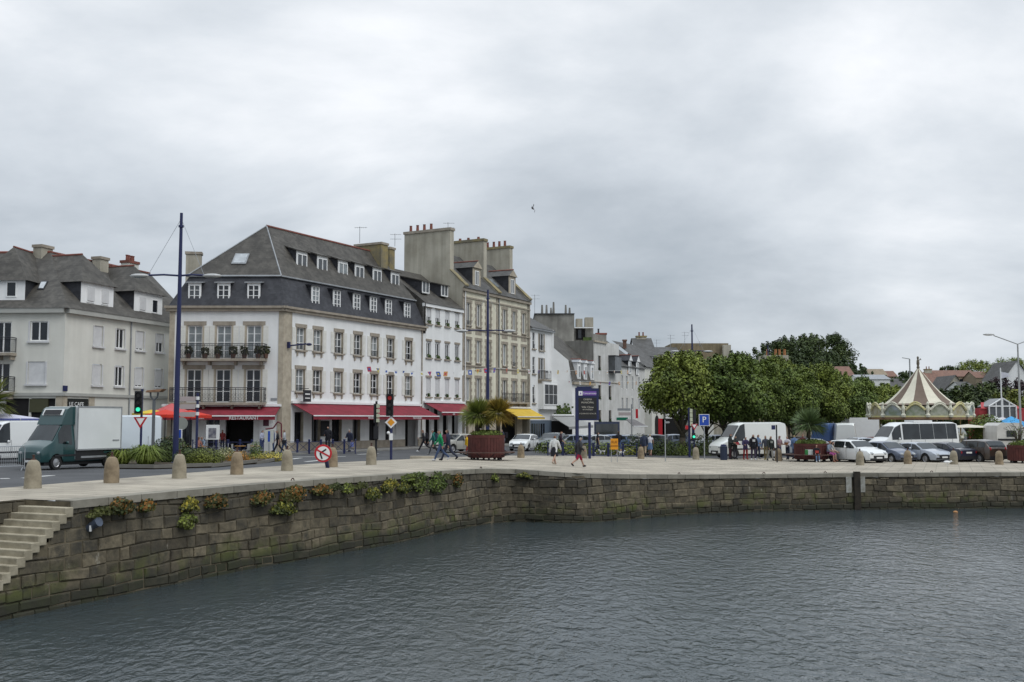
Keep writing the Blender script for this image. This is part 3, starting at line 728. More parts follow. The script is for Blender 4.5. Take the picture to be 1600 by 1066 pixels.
b1 = balcony(B, fA, fA.u(281), fA.u(417), zf2, .95, 1.15); b2 = balcony(B, fA, fA.u(270), fA.u(417), zf1, .95, 1.15)
rr = random.Random(5); m_dry = mat('dark_dry_leaves', (.060, .062, .030), .8, (.025, .028, .014), 2, island=.5); m_pot_d = mat('dark_pot', (.13, .07, .05), .8)
for uu in (fu[0] - .3, fu[0] + 1., fu[1] - .3, fu[1] + .9, fu[2] - .6, fu[2] + .5, fu[2] + 1.1):
    pl = M()
    for k in range(60):
        c = fA.W(uu + rr.uniform(-.28, .28), .55 + rr.uniform(-.2, .2), zf2 + rr.uniform(.3, .95)); s_ = .07
        pl.quad(c + Vector((-s_, rr.uniform(-s_, s_), -s_)), c + Vector((s_, rr.uniform(-s_, s_), -s_ * .5)), c + Vector((s_, 0, s_)), c + Vector((-s_, 0, s_)))
    pl.lathe([(.16, 0), (.22, .35), (.2, .36)], fA.W(uu, .55, zf2 + .01), 8, mi=1); pl.build('potted_plant', [m_dry, m_pot_d], b1)
# roofs
of1 = [-.25, -.25, 0, 0]
zm = Zp(432, 83, 350)
low = offset([v for v in foot], [-.2, -.2, 0, 0]); mid = offset([v for v in foot], [.75, .75, .0, .75])
mid[2] = mid[2]; lowv = [Vector((p.x, p.y, z_co + .09)) for p in low]; midv = [Vector((p.x, p.y, zm)) for p in mid]
mr_ = M()
for i in (0, 1): mr_.quad(lowv[i], lowv[i + 1], midv[i + 1], midv[i])
mr_.quad(lowv[3], lowv[0], midv[0], midv[3])
mr_.quad(lowv[2], lowv[3], midv[3], midv[2])
mr_.build('mansard', m_slate, B)
e = fS.e
cen0 = (mid[0] + mid[1]) / 2; apx = cen0 + Vector((e.x, e.y)) * 3.6
cenE = (mid[3] + mid[2]) / 2
zr = Zp(353, (apx.y), 402)
ap = Vector((apx.x, apx.y, zr)); re_ = Vector((cenE.x, cenE.y, zr))
ov = offset([v for v in foot], [.6, .6, 0, .6]); ovv = [Vector((p.x, p.y, zm - .02)) for p in ov]
m = M(); m.poly([ovv[0], ovv[1], ap]); m.quad(ovv[1], ovv[2], re_, ap); m.quad(ovv[3], ovv[0], ap, re_); m.poly([ovv[2], ovv[3], re_])
m.f = m.f; rfo = m.build('roof', [m_slate_b], B)
zl = M()
for i in (0, 1): zl.tube(ovv[i] + Vector((0, 0, .0)), ovv[i + 1], .09, n=5)
zl.build('zinc_band', m_zinc, B)
ridge(B, ap, re_, .11, m_terra)
hp = M(); hp.tube(ovv[1], ap, .06, n=5); hp.tube(ovv[0], ap, .06, n=5); hp.build('hip_flashing', m_zinc, B)
# roof window in the front hip
n_ = (ovv[1] - ovv[0]).cross(ap - ovv[0]).normalized()
def on_plane(px, py, p0, n_, off=0.):
    r = ray(px, py); q = p0 + n_ * off; o_ = Vector((0, 0, CAMZ)); return o_ + r * ((q - o_).dot(n_) / r.dot(n_))
if n_.y > 0: n_ = -n_
c4 = [on_plane(x, y, ovv[0], n_, .1) for x, y in ((361, 412), (384, 412), (390, 396), (368, 396))]
rl = M(); rl.ext(c4, -n_ * .12); o = rl.build('roof_light', m_zinc, rfo)
cc = sum(c4, Vector()) / 4; rl = M(); rl.poly([cc + (v - cc) * .82 + n_ * .015 for v in c4]); rl.build('pane', glass('skylight_glass', (.55, .58, .6), .1), o)
# mansard windows
wm_f = [win(.95, 1.35, 2, 3, -.02, .09, k, name='mansard_window') for k in (2, 0)]
for k, p in enumerate((303.5, 349, 396)):
    u = fA.u(p, 458); z0 = fA.z(p, 473); z1 = fA.z(p, 441.5)
    dormer(B, fA, u, 1.08, z0, z1, -.12, -1.0, z1 + .12, m_slate, m_zinc, m_wood_w, wm_f[0 if k == 0 else 1], over=.18)
wm_s = [win(.95, 1.6, 2, 4, -.02, .09, k, name='mansard_window') for k in (2, 1)]
z0s, z1s = fS.z(494, 479), fS.z(494, 447)
for p in (494, 527.5, 558.5, 584.7, 608.3, 637.5):
    dormer(B, fS, fS.u(p, 465), 1.06, z0s, z1s, -.12, -1.0, z1s + .1, m_slate, m_slate, m_wood_w, pick(wm_s), over=.15, winz=z0s + .1)
# long row of upper dormers
wu = [win(1.3, 1.2, 2, 1, -.02, .09, k, name='dormer_window') for k in (2, 2, 1)]
u0_ = fS.u(471, 408); dfu = -1.7
zc_ = fS.pix(471, 419, dfu)[1]; zt_ = fS.pix(471, 396, dfu)[1]
for p in (471, 503, 535.4, 561.3, 589, 617):
    u = fS.pix(p, 420, dfu)[0]
    dormer(B, fS, u, 1.42, zc_ - .2, zt_ + .2, dfu, -4.1, zt_ + .95, m_slate, m_slate_b, m_wood_w, pick(wu), over=.2, winz=zc_)
# chimneys
q = fS.pix(579, 440, -2.9); 
chimney(B, fS.W(fS.pix(580, 400, -4.2)[0] , -4.2, 0), (1.1, 3.2), zr - 3.2, fS.pix(574, 383, -4.2)[1], fS.ang, (), m_lichen, m_granite)
chimney(B, fS.W(fS.pix(600, 400, -5.2)[0] + .6, -5.6, 0), (.9, 2.0), zr - 3, fS.pix(600, 389, -5.2)[1], fS.ang, (), m_lichen, m_granite)
cxy = P(303, 410, 90); chimney(B, (cxy.x, cxy.y, 0), (1.3, .8), 14.5, Zp(398, 90, 303), .2, (), m_rough_r, m_granite)
antenna(B, P(562, 380, 97), 1.6)
# awnings
za = fS.z(460, 630); 
awning(B, fS, fS.u(455, 628), fS.u(655, 632), za, za - 1.0, 2.3, m_red, .3, [(.42, "BRASSERIE", .24), (.8, 'RESTAURANT', .24)])
zb_ = fA.z(350, 635)
awning(B, fA, fA.u(256, 640), fA.u(438, 640), zb_, zb_ - .75, 1.8, m_red, .3, [(.38, 'BAR', .26), (.74, 'RESTAURANT', .38)])
# wall lamp, round sign, name plate, menu boards
m = M(); m.box(fS.W(.5, .15, fS.z(455, 540)), (.16, .3, .5), fS.ang); m.path([fS.W(.6, .2, fS.z(455, 541)), fS.W(1.2, 1.4, fS.z(455, 541) + .15)], .06, 6); m.ball(fS.W(1.3, 1.6, fS.z(455, 541) + .1), .24, 8, sz=(1, 1.3, .5)); m.build('wall_lamp', m_blue, B)
m = M(); zz_ = fS.z(468, 619); m.box(fS.W(su[0], .75, zz_), (.9, .08, .95), fS.ang); m.tube(fS.W(su[0], 0, zz_ + .6), fS.W(su[0], .9, zz_ + .6), .03, n=5); o = m.build('hanging_sign', m_iron, B)
m = M(); m.box(fS.W(su[0], .80, zz_ + .15), (.6, .02, .1), fS.ang); m.box(fS.W(su[0], .80, zz_ - .18), (.6, .02, .08), fS.ang); m.build('sign_stripe', m_let, o)
m = M(); m.box(fA.W(fA.u(428, 624), .03, fA.z(428, 624)), (.5, .04, .2), fA.ang); m.build('name_plate', m_zinc, B)
for p, wd in ((507, 1.1), (541, 0), (597, 0), (622, .9)):
    if wd: m = M(); m.box(fS.W(fS.u(p, 670), .05, GZ + 2.0), (wd, .06, 1.3), fS.ang); o = m.build('menu_board', m_iron if p < 550 else m_wood_w, B)
o = M(); o.box(fA.W(fA.u(416, 665), .05, GZ + 2.1), (1.1, .06, 1.7), fA.ang); ob = o.build('menu_board', m_wood_w, B)
o = M(); o.box(fA.W(fA.u(416, 665), .085, GZ + 2.5), (.45, .02, .5), fA.ang); o.build('menu_print', paint('maroon_print', (.10, .03, .05)), ob)
downpipe(B, fS, fS.L - .25, GZ, z_co, m_granite)

# ---------------------------------------------------------------- narrow white building
F3 = V2(722, 106.6); f3 = Fr(_E, F3)
B3 = thing('narrow_building', 'narrow white building with four close window columns beside the red awnings', 'building', (_E.x, _E.y, GZ))
ze3 = f3.z(663, 474); c3 = [f3.u(p) for p in (669.5, 683.5, 698.5, 714)]
rws = [(f3.z(669.5, b_), f3.z(669.5, a)) for a, b_ in ((481.5, 506), (533, 559), (590, 620))]
h3 = [(u - .42, u + .42, *r_) for u in c3 for r_ in rws]
zg3 = f3.z(669, 634)
g3 = [(f3.u(a, 670), f3.u(b_, 670), GZ + .1, zg3 - .3) for a, b_ in ((665, 673), (678, 686), (692, 700), (706, 716))]
m = M(); panel(m, f3, 0, f3.L, GZ - .5, ze3, h3 + g3, .2); fb = Fr(F3, F3 - Vector((f3.n.x, f3.n.y)) * 10); panel(m, fb, 0, 10, GZ, ze3, [])
m.build('wall', m_white, B3)
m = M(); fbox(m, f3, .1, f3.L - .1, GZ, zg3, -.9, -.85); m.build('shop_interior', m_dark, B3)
pw = [[win(.84, r_[1] - r_[0], 2, 1, .15, .06, 0, lintel=(.2, .12, m_granite), sill=m_granite, blind=b_, box=True) for r_, b_ in zip(rws, (.55, .12, .85))]][0]
for u in c3:
    for r_, p_ in zip(rws, pw): put(p_, B3, f3, u, 0, r_[0])
m = M(); fbox(m, f3, 0, f3.L, ze3 - .3, ze3 + .02, -.1, .2); m.build('cornice', m_wood_w, B3)
zr3 = ze3 + 4.1; ZV = lambda fr, u, d, z: fr.W(u, d, z)
m = M(); m.quad(ZV(f3, 0, .3, ze3 + .03), ZV(f3, f3.L, .3, ze3 + .03), ZV(f3, f3.L, -5.2, zr3), ZV(f3, 0, -5.2, zr3)); m.quad(ZV(f3, f3.L, -10.5, ze3), ZV(f3, 0, -10.5, ze3), ZV(f3, 0, -5.2, zr3), ZV(f3, f3.L, -5.2, zr3))
m.poly([ZV(f3, .02, .3, ze3 - 3), ZV(f3, .02, .3, ze3 + .02), ZV(f3, .02, -5.2, zr3 - .02), ZV(f3, .02, -10.5, ze3), ZV(f3, .02, -10.5, ze3 - 3)])
m.build('roof', m_slate_b, B3)
for p, k in ((664.5, 0), (694, 1)):
    z0 = f3.pix(p, 459 if k == 0 else 464, -1.)[1]; z1 = f3.pix(p, 440 if k == 0 else 446, -1.)[1]
    dormer(B3, f3, f3.pix(p, 450, -1.)[0], 1.25, z0, z1, -1., -3.6, z1 + .6, m_slate, m_slate_b, m_wood_w, wu[0], over=.2, winz=z0 + .05)
awning(B3, f3, .2, f3.L + .1, f3.z(665, 629), f3.z(665, 629) - .95, 2.1, m_red, .28, [(.3, 'BAR', .22), (.75, 'TABAC', .22)])

# ---------------------------------------------------------------- tall granite and yellow building
F4 = V2(828, 120.1); f4 = Fr(F3, F4)
B4 = thing('tall_stone_building', 'tallest building, pale yellow strips between granite framed windows and three chimney stacks', 'building', (F3.x, F3.y, GZ))
ze4 = (f4.z(724, 455) + f4.z(826, 468)) / 2
c4_ = [f4.u(p, 550) for p in (731.5, 747.5, 763, 788.5, 803.5, 818.5)]
r4 = [(f4.z(731.5, b_), f4.z(731.5, a)) for a, b_ in ((473, 508), (530, 566), (587, 626))]
zs4 = f4.z(731.5, 637)
h4 = [(u - .42, u + .42, *r_) for u in c4_ for r_ in r4]
g4 = [(f4.u(a, 670), f4.u(b_, 670), GZ + .1, zs4 - .7) for a, b_ in ((727, 732), (742, 757), (784, 808), (816, 824))]
m = M(); panel(m, f4, 0, f4.L, zs4, ze4, h4, .2)
m.build('wall', m_yellow, B4)
m = M(); panel(m, f4, 0, f4.L, GZ - .5, zs4, g4, .3); m.build('ground_floor_wall', m_granite_l, B4)
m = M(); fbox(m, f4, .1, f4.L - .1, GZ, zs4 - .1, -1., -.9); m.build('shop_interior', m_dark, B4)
p4 = [win(.84, r4[0][1] - r4[0][0], 2, 1, .16, .06, k, quoin=True, sill=m_granite, guard=g_, apron=.8) for k, g_ in ((1, None), (0, .45), (2, None))]
for u in c4_:
    for r_ in r4: put(pick(p4), B4, f4, u, 0, r_[0])
m = M()
for z_ in (ze4 - 1.0, r4[0][0] - .45, r4[1][0] - .45): fbox(m, f4, 0, f4.L, z_, z_ + .16, -.05, .11)
fbox(m, f4, 0, f4.L, zs4 - .05, zs4 + .22, -.05, .16); fbox(m, f4, 0, f4.L, ze4 - .3, ze4, -.05, .25)
for uu in (0.02, f4.u(775, 550), f4.L - .3): fbox(m, f4, uu, uu + .32, zs4, ze4 - .3, -.05, .04)
m.build('stone_bands', m_granite, B4)
downpipe(B4, f4, f4.u(775.5, 550) + .5, GZ, ze4, m_zinc); downpipe(B4, f4, .45, GZ, ze4, m_wood_w)
zr4 = ze4 + 4.6; DB = 9.4
for ua, ub in ((.0, f4.u(775, 550)), (f4.u(775, 550), f4.L)):
    m = M(); m.quad(ZV(f4, ua, .35, ze4 + .02), ZV(f4, ub, .35, ze4 + .02), ZV(f4, ub, -DB / 2, zr4), ZV(f4, ua, -DB / 2, zr4)); m.quad(ZV(f4, ub, -DB, ze4), ZV(f4, ua, -DB, ze4), ZV(f4, ua, -DB / 2, zr4), ZV(f4, ub, -DB / 2, zr4)); m.build('roof', m_slate_g, B4)
def gable_stack(uu, da, db, zt, th, pots, ph=.7, hasgable=True):
    m = M(); pts = [ZV(f4, uu, 0, GZ), ZV(f4, uu, 0, ze4), ZV(f4, uu, .3, ze4 + .25), ZV(f4, uu, da, ze4 + .25 + (.3 - da) * .92), ZV(f4, uu, da, zt), ZV(f4, uu, db, zt), ZV(f4, uu, db, ze4 + .3 + (DB + db) * .92), ZV(f4, uu, -DB, ze4), ZV(f4, uu, -DB, GZ)]
    m.ext(pts, f4.e * th); o = m.build('gable_wall', m_rough_r, B4)
    m = M(); m.box(f4.W(uu + th / 2, (da + db) / 2, zt + .1), (th + .2, abs(da - db) + .2, .28), f4.ang); m.build('chimney_cap', m_lichen if pots is None or pots[0] < 0 else m_granite, o)
    for k in pots:
        m = M(); m.lathe([(.2, 0), (.16, .1), (.14, ph * .9), (.17, ph), (.1, ph)], f4.W(uu + th / 2, da + (db - da) * (k + 1) / 2, zt + .22), 8); m.build('chimney_pot', m_terra, o)
    m = M(); pts = [ZV(f4, uu - .05, .32, ze4 + .27), ZV(f4, uu - .05, da, ze4 + .27 + (.3 - da) * .92)]
    m.ext([pts[0], pts[1], pts[1] + Vector((0, 0, .12)), pts[0] + Vector((0, 0, .12))], f4.e * (th + .1)); m.build('verge_coping', m_lichen, o)
zt_a = Zp(362, 108.5, 665)
gable_stack(.0, -1.56, -7.4, zt_a, .75, (.75, .35, -.1, -.45)[::-1] if 0 else (-.1, .2, .5, .8)[::-1])
um = f4.u(775, 550)
gable_stack(um, -1.6, -6.0, Zp(379, 115, 728), .7, (-.6, 0, .5), .3)
gable_stack(f4.L - .7, -2.3, -6.1, Zp(390, 122, 779), .7, (-.55, -.15, .25, .7))
for p, pa, pb in ((744.5, 419, 449), (800, 432, 462)):
    df_ = -.35; u = f4.pix(p, 440, df_)[0]; z1 = f4.pix(p, pa, df_)[1]; z0 = f4.pix(p, pb, df_)[1]
    dormer(B4, f4, u, 1.7, z0, z1, df_, -3.2, z1 + .02, m_slate, m_slate_g, m_granite_l, None, gable=.75)
    pr = win(.8, (z1 - z0) * .75, 2, 1, -.02, .08, 2, name='dormer_window'); put(pr, B4, f4, u, df_ + .04, z0 + .2)
q4 = f4.pix(772, 448, -1.2)
m = M(); s_ = .92; m.quad(f4.W(q4[0], -.9, ze4 + .1 + 1.2 * s_), f4.W(q4[0] + 1.0, -.9, ze4 + .1 + 1.2 * s_), f4.W(q4[0] + 1.0, -2.0, ze4 + .1 + 2.3 * s_), f4.W(q4[0], -2.0, ze4 + .1 + 2.3 * s_)); m.build('roof_light', m_gl[1], B4)
awning(B4, f4, f4.u(784, 640), f4.L - .1, f4.z(800, 638), f4.z(800, 638) - .95, 2.0, m_yel_a, .25, [])
antenna(B4, P(700, 362, 108), 1.0, 1); antenna(B4, P(617, 385, 111), 1.4, 1)
balc = M(); zz_ = r4[2][0]
for u in c4_[3:]:
    pass
o = balcony(B4, f4, c4_[3] - .7, c4_[5] + .6, zz_, .5, .95, False)

# ---------------------------------------------------------------- white house next to it
F5 = V2(864, 125.7); f5 = Fr(F4, F5)
B5 = thing('white_house', 'slim white house with bay window between the yellow awning and the blank gable', 'building', (F4.x, F4.y, GZ))
ze5 = f5.z(840, 514); 
r5 = [(f5.z(834, b_), f5.z(834, a)) for a, b_ in ((519, 545), (558, 584), (602, 630))]
ua, ub = f5.u(834, 560), f5.u(846, 560)
h5 = [(ua - .35, ua + .35, *r_) for r_ in r5] + [(ub - .65, ub + .6, r5[0][0] - .1, r5[0][1]), (ub - .65, ub + .6, r5[1][0] - .6, r5[1][1])]
m = M(); panel(m, f5, 0, f5.L, GZ - .5, ze5, h5, .2); m.build('wall', m_white, B5)
pa_ = win(.7, r5[0][1] - r5[0][0], 1, 2, .12, .06, 0, sill=m_granite, guard=.5); pb_ = win(1.25, r5[0][1] - r5[0][0] + .1, 2, 1, .12, .07, 0, jamb=(.25, m_granite), sill=m_granite, guard=.6)
pc_ = win(1.25, r5[1][1] - r5[1][0] + .6, 2, 1, .12, .07, 0, jamb=(.25, m_granite))
for r_ in r5: put(pa_, B5, f5, ua, 0, r_[0])
put(pb_, B5, f5, ub, 0, r5[0][0] - .1); put(pc_, B5, f5, ub, 0, r5[1][0] - .6)
balcony(B5, f5, ub - 1., ub + 1.2, r5[1][0] - .6, .8, 1.0, False)
zby = f5.z(848, 633), f5.z(848, 600)
m = M(); fbox(m, f5, ub - .9, f5.L - .1, zby[0] - .5, zby[1] + .35, -.1, .7); o = m.build('bay', m_white, B5)
pby = win(f5.L - .1 - ub + .6, zby[1] - zby[0], 3, 2, -.02, .1, 0, name='bay_window'); put(pby, B5, f5, (ub - .9 + f5.L - .1) / 2, .72, zby[0])
m = M(); fbox(m, f5, .1, f5.L - .1, GZ, GZ + 2.7, -.02, .04); m.build('shop_front', paint('blue_grey_shop', (.10, .13, .17), .5), B5)
m = M(); [fbox(m, f5, .3 + k * .62, .75 + k * .62, GZ + .7, GZ + 2.3, .03, .06) for k in range(6) if .75 + k * .62 < f5.L - .1]; m.build('shop_window', m_gl[0], B5)
m = M(); m.quad(ZV(f5, 0, .4, ze5), ZV(f5, f5.L, .4, ze5), ZV(f5, f5.L, -3.5, ze5 + 2.1), ZV(f5, 0, -3.5, ze5 + 2.1)); m.poly([ZV(f5, f5.L, .4, ze5), ZV(f5, f5.L, -3.5, ze5 + 2.1), ZV(f5, f5.L, -3.5, ze5)]); m.build('roof', m_slate_g, B5)
m = M(); fbox(m, f5, 0, f5.L, ze5 - .2, ze5 - .02, -.05, .35); m.build('gutter', m_zinc, B5)

# ---------------------------------------------------------------- gabled house with mansard, gable towards us
a6 = V2(894, 125.5); b6 = V2(928, 131.3); f6 = Fr(a6, b6); g6 = Fr(V2(857, 125.2), a6)
B6 = thing('gable_house', 'white house with a blank gable and slate mansard holding three narrow white dormers', 'building', (a6.x, a6.y, GZ))
za6, zb6, zc6 = g6.z(894, 596), g6.z(889, 563), g6.z(866, 544)
m = M(); uA = g6.u(865.5, 560); uB = g6.u(888, 565)
for pts in ([(0, GZ - .5), (g6.L, GZ - .5), (g6.L, za6), (uB, zb6), (uA, zc6), (uA, g6.z(865, 516)), (0, g6.z(857, 516))],):
    m.ext([g6.W(u, 0, z) for u, z in pts], Vector((0, .4, 0)))
m.build('gable_wall', m_white, B6)
r6 = [(f6.z(905, b_), f6.z(905, a)) for a, b_ in ((604, 626), (640, 658))]
c6 = [f6.u(p, 610) for p in (903, 914, 924)]
m = M(); panel(m, f6, 0, f6.L, GZ - .5, za6, [(u - .4, u + .4, *r6[0]) for u in c6], .15); m.build('wall', m_white, B6)
pp = win(.8, r6[0][1] - r6[0][0], 1, 2, .1, .06, 0, fmat=m_granite)
for u in c6: put(pp, B6, f6, u, 0, r6[0][0])
zr6 = g6.z(866, 525)
m = M(); m.quad(ZV(f6, -.15, .2, za6), ZV(f6, f6.L, .2, za6), ZV(f6, f6.L, -.7, zb6), ZV(f6, -.15, -.7, zb6)); m.quad(ZV(f6, -.15, -.7, zb6), ZV(f6, f6.L, -.7, zb6), ZV(f6, f6.L, -5, zr6 + .6), ZV(f6, -.15, -5, zr6 + .6)); m.build('roof', m_slate_b, B6)
for p in (904, 914, 924.5):
    u = f6.u(p, 580); z0, z1 = f6.z(904, 593), f6.z(904, 566)
    dormer(B6, f6, u, 1.0, z0, z1, .05, -1.0, z1 + .05, m_wood_w, m_zinc, m_wood_w, None, gable=.35)
    put(win(.55, 1.5, 1, 2, -.02, .07, 1, name='dormer_window'), B6, f6, u, .09, z0 + .2)
m = M(); fbox(m, f6, 0, f6.L, za6 - .35, za6 - .05, -.05, .3); m.build('cornice', m_granite_l, B6)
za_ = g6.z(880, 650); m = M(); q = [P(862, 650.5, 125), P(897, 650.5, 125), P(927, 664.5, 122.2), P(889, 667, 122.2)]; m.ext(q, (0, 0, -.06)); aw_ = m.build('awning', mat('grey_awning', (.36, .36, .35), .8), B6)
m = M(); m.ext([q[3], q[2], q[2] - Vector((0, 0, .3)), q[3] - Vector((0, 0, .3))], (0, -.03, 0)); m.build('valance', MATS['grey_awning'], aw_); m = M(); m.tube(q[0] + Vector((0, -.1, .1)), q[1] + Vector((0, -.1, .1)), .12, n=6); m.build('awning_case', m_wood_w, aw_)
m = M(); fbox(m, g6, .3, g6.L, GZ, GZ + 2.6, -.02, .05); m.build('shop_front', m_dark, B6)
m = M(); rr = random.Random(8)
for k in range(70):
    c = g6.W(g6.u(880, 640) + rr.gauss(0, .5), .1 + rr.random() * .3, g6.z(880, 643) + rr.gauss(0, .35)); s_ = .12
    m.quad(c + Vector((-s_, 0, -s_)), c + Vector((s_, rr.uniform(-s_, s_), -s_)), c + Vector((s_, 0, s_)), c + Vector((-s_, 0, s_)))
m.build('wall_plant', m_leaf, B6)

# ---------------------------------------------------------------- grey rendered block rising behind
B10 = thing('grey_apartment_block', 'tall windowless grey rendered block with chimneys rising behind the white houses', 'building', (*V2(866, 140), GZ))
def pbox(root, name, mt, pxl, pxr, ytop, Y, dep, zb=None, sub=None):
    a, b_ = V2(pxl, Y), V2(pxr, Y); z1 = Zp(ytop, Y, (pxl + pxr) / 2); zb = GZ - .5 if zb is None else zb
    m = M(); m.box(((a.x + b_.x) / 2, Y + dep / 2, (zb + z1) / 2), (b_.x - a.x, dep, z1 - zb)); return m.build(name, mt, sub or root)
pbox(B10, 'wall', m_grey_r, 836, 898, 491, 138, 9); pbox(B10, 'side_wing', m_grey_r, 898.3, 928, 511, 139, 8)
pbox(B10, 'roof_edge', m_slate, 835, 898.5, 489.6, 137.8, 9.3, Zp(491.3, 138, 860))
pbox(B10, 'chimney', m_rough_r, 901, 911, 498, 141, 1.5, 15); pbox(B10, 'chimney', m_rough_r, 915, 928, 496, 141, 1.5, 15)
pbox(B10, 'balcony_recess', m_dark, 901, 915, 514, 138.9, .2, Zp(531, 139, 900)); pbox(B10, 'balcony_canopy', m_wood_w, 898, 928, 511.5, 138, 1, Zp(513.5, 139, 900))
pbox(B10, 'window', m_gl[0], 904, 909, 515, 138.75, .1, Zp(529, 139, 900)); pbox(B10, 'planter_box', m_leaf, 912, 928, 527, 138.5, .4, Zp(533, 139, 900))
for p in (847, 854, 861, 865, 884, 890):
    q = P(p, 489, 141); m = M(); hh = rw.choice((.7, 1.1, 1.5)); m.tube(q - Vector((0, 0, .6)), q + Vector((0, 0, hh)), .2, .12, 6); m.build('flue', m_grey_r, B10)
antenna(B10, P(835.5, 490, 139), 2.6, 1)

# ---------------------------------------------------------------- white house with roof terrace
b7 = V2(968, 138.9); f7 = Fr(b6, b7)
B7 = thing('terrace_house', 'white house with a roof terrace and glazed oriel beside the grey block', 'building', (b6.x, b6.y, GZ))
zt7 = f7.z(940, 534)
r7 = [(f7.z(937, b_), f7.z(937, a)) for a, b_ in ((556, 579), (602, 624), (641, 659))]
c7 = [f7.u(937, 600), f7.u(953, 600)]
h7 = [(c7[0] - .45, c7[0] + .45, *r_) for r_ in r7] + [(c7[1] - .45, c7[1] + .45, *r_) for r_ in r7[1:]]
m = M(); panel(m, f7, 0, f7.L, GZ - .5, zt7, h7, .2); m.quad(f7.W(0, 0, zt7), f7.W(f7.L, 0, zt7), f7.W(f7.L, -7, zt7), f7.W(0, -7, zt7)); m.build('wall', m_white2, B7); m = M(); m.quad(f7.W(-.01, .01, zt7 - 8), f7.W(-.01, .01, zt7), f7.W(-.01, -7, zt7), f7.W(-.01, -7, zt7 - 8)); m.build('party_wall', m_grey_r, B7)
p7 = win(.9, r7[0][1] - r7[0][0], 1, 1, .12, .07, 0, fmat=m_granite, guard=.4, box=True)
for h in h7: put(p7, B7, f7, (h[0] + h[1]) / 2, 0, h[2])
uo = f7.u(955, 570); m = M(); fbox(m, f7, uo - 1.0, uo + 1.3, f7.z(955, 583), f7.z(955, 580), -.1, 1.0); fbox(m, f7, uo - 1, uo + 1.3, f7.z(955, 558), f7.z(955, 556), -.1, 1.); o = m.build('oriel', m_iron, B7)
m = M(); fbox(m, f7, uo - .95, uo + 1.25, f7.z(955, 580), f7.z(955, 558), -.1, .95); m.build('oriel_glass', m_gl[2], B7)
m = M(); fbox(m, f7, .1, f7.L * .5, zt7, zt7 + .9, -.3, -.2); m.build('parapet', m_grey_r, B7)
m = M(); fbox(m, f7, 0, f7.L * .48, zt7 - .2, zt7 + .02, -.1, .2); fbox(m, f7, 0, f7.L, f7.z(945, 598), f7.z(945, 597) , 0, .1); m.build('cornice', m_granite_l, B7)
chimney(B7, (*V2(940, 139), 0), (1.4, .8), zt7, Zp(523, 139, 940), 0, (-.5,), m_grey_r, m_terra, m_iron)
m = M(); fbox(m, f7, .1, f7.L - .1, GZ, GZ + 2.5, -.02, .05); m.build('shop_front', paint('navy_shop', (.03, .04, .08), .5), B7)
m = M(); fbox(m, f7, .4, f7.L - .8, GZ + .7, GZ + 2.2, .03, .08); m.build('shop_window', m_gl[0], B7)
# ---------------------------------------------------------------- slate roofed houses farther along
b8 = V2(1008, 147.7); f8 = Fr(b7, b8)
B8 = thing('dormer_house', 'white house under a big slate roof with gabled dormers, beside the first leafy tree', 'building', (b7.x, b7.y, GZ))
ze8 = f8.z(975, 573)
r8 = [(f8.z(975, b_), f8.z(975, a)) for a, b_ in ((587, 608), (622, 640))]
c8 = [f8.u(p, 600) for p in (972, 979, 988, 998)]
h8 = [(u - .4, u + .4, *r_) for u in c8 for r_ in r8]
m = M(); panel(m, f8, 0, f8.L, GZ - .5, ze8, h8, .15); m.build('wall', m_white2, B8)
p8 = win(.8, r8[0][1] - r8[0][0], 2, 1, .1, .06, 2, jamb=(.12, m_shut)); [put(p8, B8, f8, (h[0] + h[1]) / 2, 0, h[2]) for h in h8]
zr8 = Zp(529, 144, 980)
m = M(); m.quad(ZV(f8, -.2, .3, ze8), ZV(f8, f8.L, .3, ze8), ZV(f8, f8.L - 2.0, -5, zr8), ZV(f8, -.2, -5, zr8)); m.poly([ZV(f8, f8.L, .3, ze8), ZV(f8, f8.L + 1, -10, ze8), ZV(f8, f8.L - 2, -5, zr8)]); m.poly([ZV(f8, -.2, .3, ze8), ZV(f8, -.2, -5, zr8), ZV(f8, -.2, -10, ze8)])
m.build('roof', m_slate_g, B8)
for p in (983, 995):
    u = f8.u(p, 590); z0 = f8.z(975, 584); dormer(B8, f8, u, 1.1, z0, z0 + 1.9, .1, -2.2, z0 + 1.9, m_slate, m_slate, m_wood_w, None, gable=.8)
    put(win(.6, 1.5, 1, 2, -.02, .07, 1, name='dormer_window'), B8, f8, u, .14, z0 + .2)
for p, y in ((968, 552), (979, 550)):
    q = P(p, y, 146.6); pass
chimney(B8, (*V2(977, 150), 0), (.5, .5), zr8 - 1, zr8 + .1, 0, (), m_brick_d, m_brick_d)
B9 = thing('arcade_house', 'cream house with a white arched arcade behind the first tree', 'building', (*V2(1020, 160), GZ))
f9 = Fr(b8, V2(1042, 157)); 
m = M(); panel(m, f9, 0, f9.L, GZ - .5, 12.5, [], .2); fbox(m, f9, 0, f9.L, GZ, GZ + 4.6, 0, 1.0); m.build('wall', m_cream, B9)
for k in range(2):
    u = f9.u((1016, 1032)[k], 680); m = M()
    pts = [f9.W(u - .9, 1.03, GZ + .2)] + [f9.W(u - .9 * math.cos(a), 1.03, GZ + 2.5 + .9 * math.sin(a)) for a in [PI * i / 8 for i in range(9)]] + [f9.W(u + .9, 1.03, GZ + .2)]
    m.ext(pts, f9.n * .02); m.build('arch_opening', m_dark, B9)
m = M(); m.quad(ZV(f9, 0, .3, 12.5), ZV(f9, f9.L, .3, 12.5), ZV(f9, f9.L, -5, 16.5), ZV(f9, 0, -5, 16.5)); m.build('roof', m_slate_g, B9)
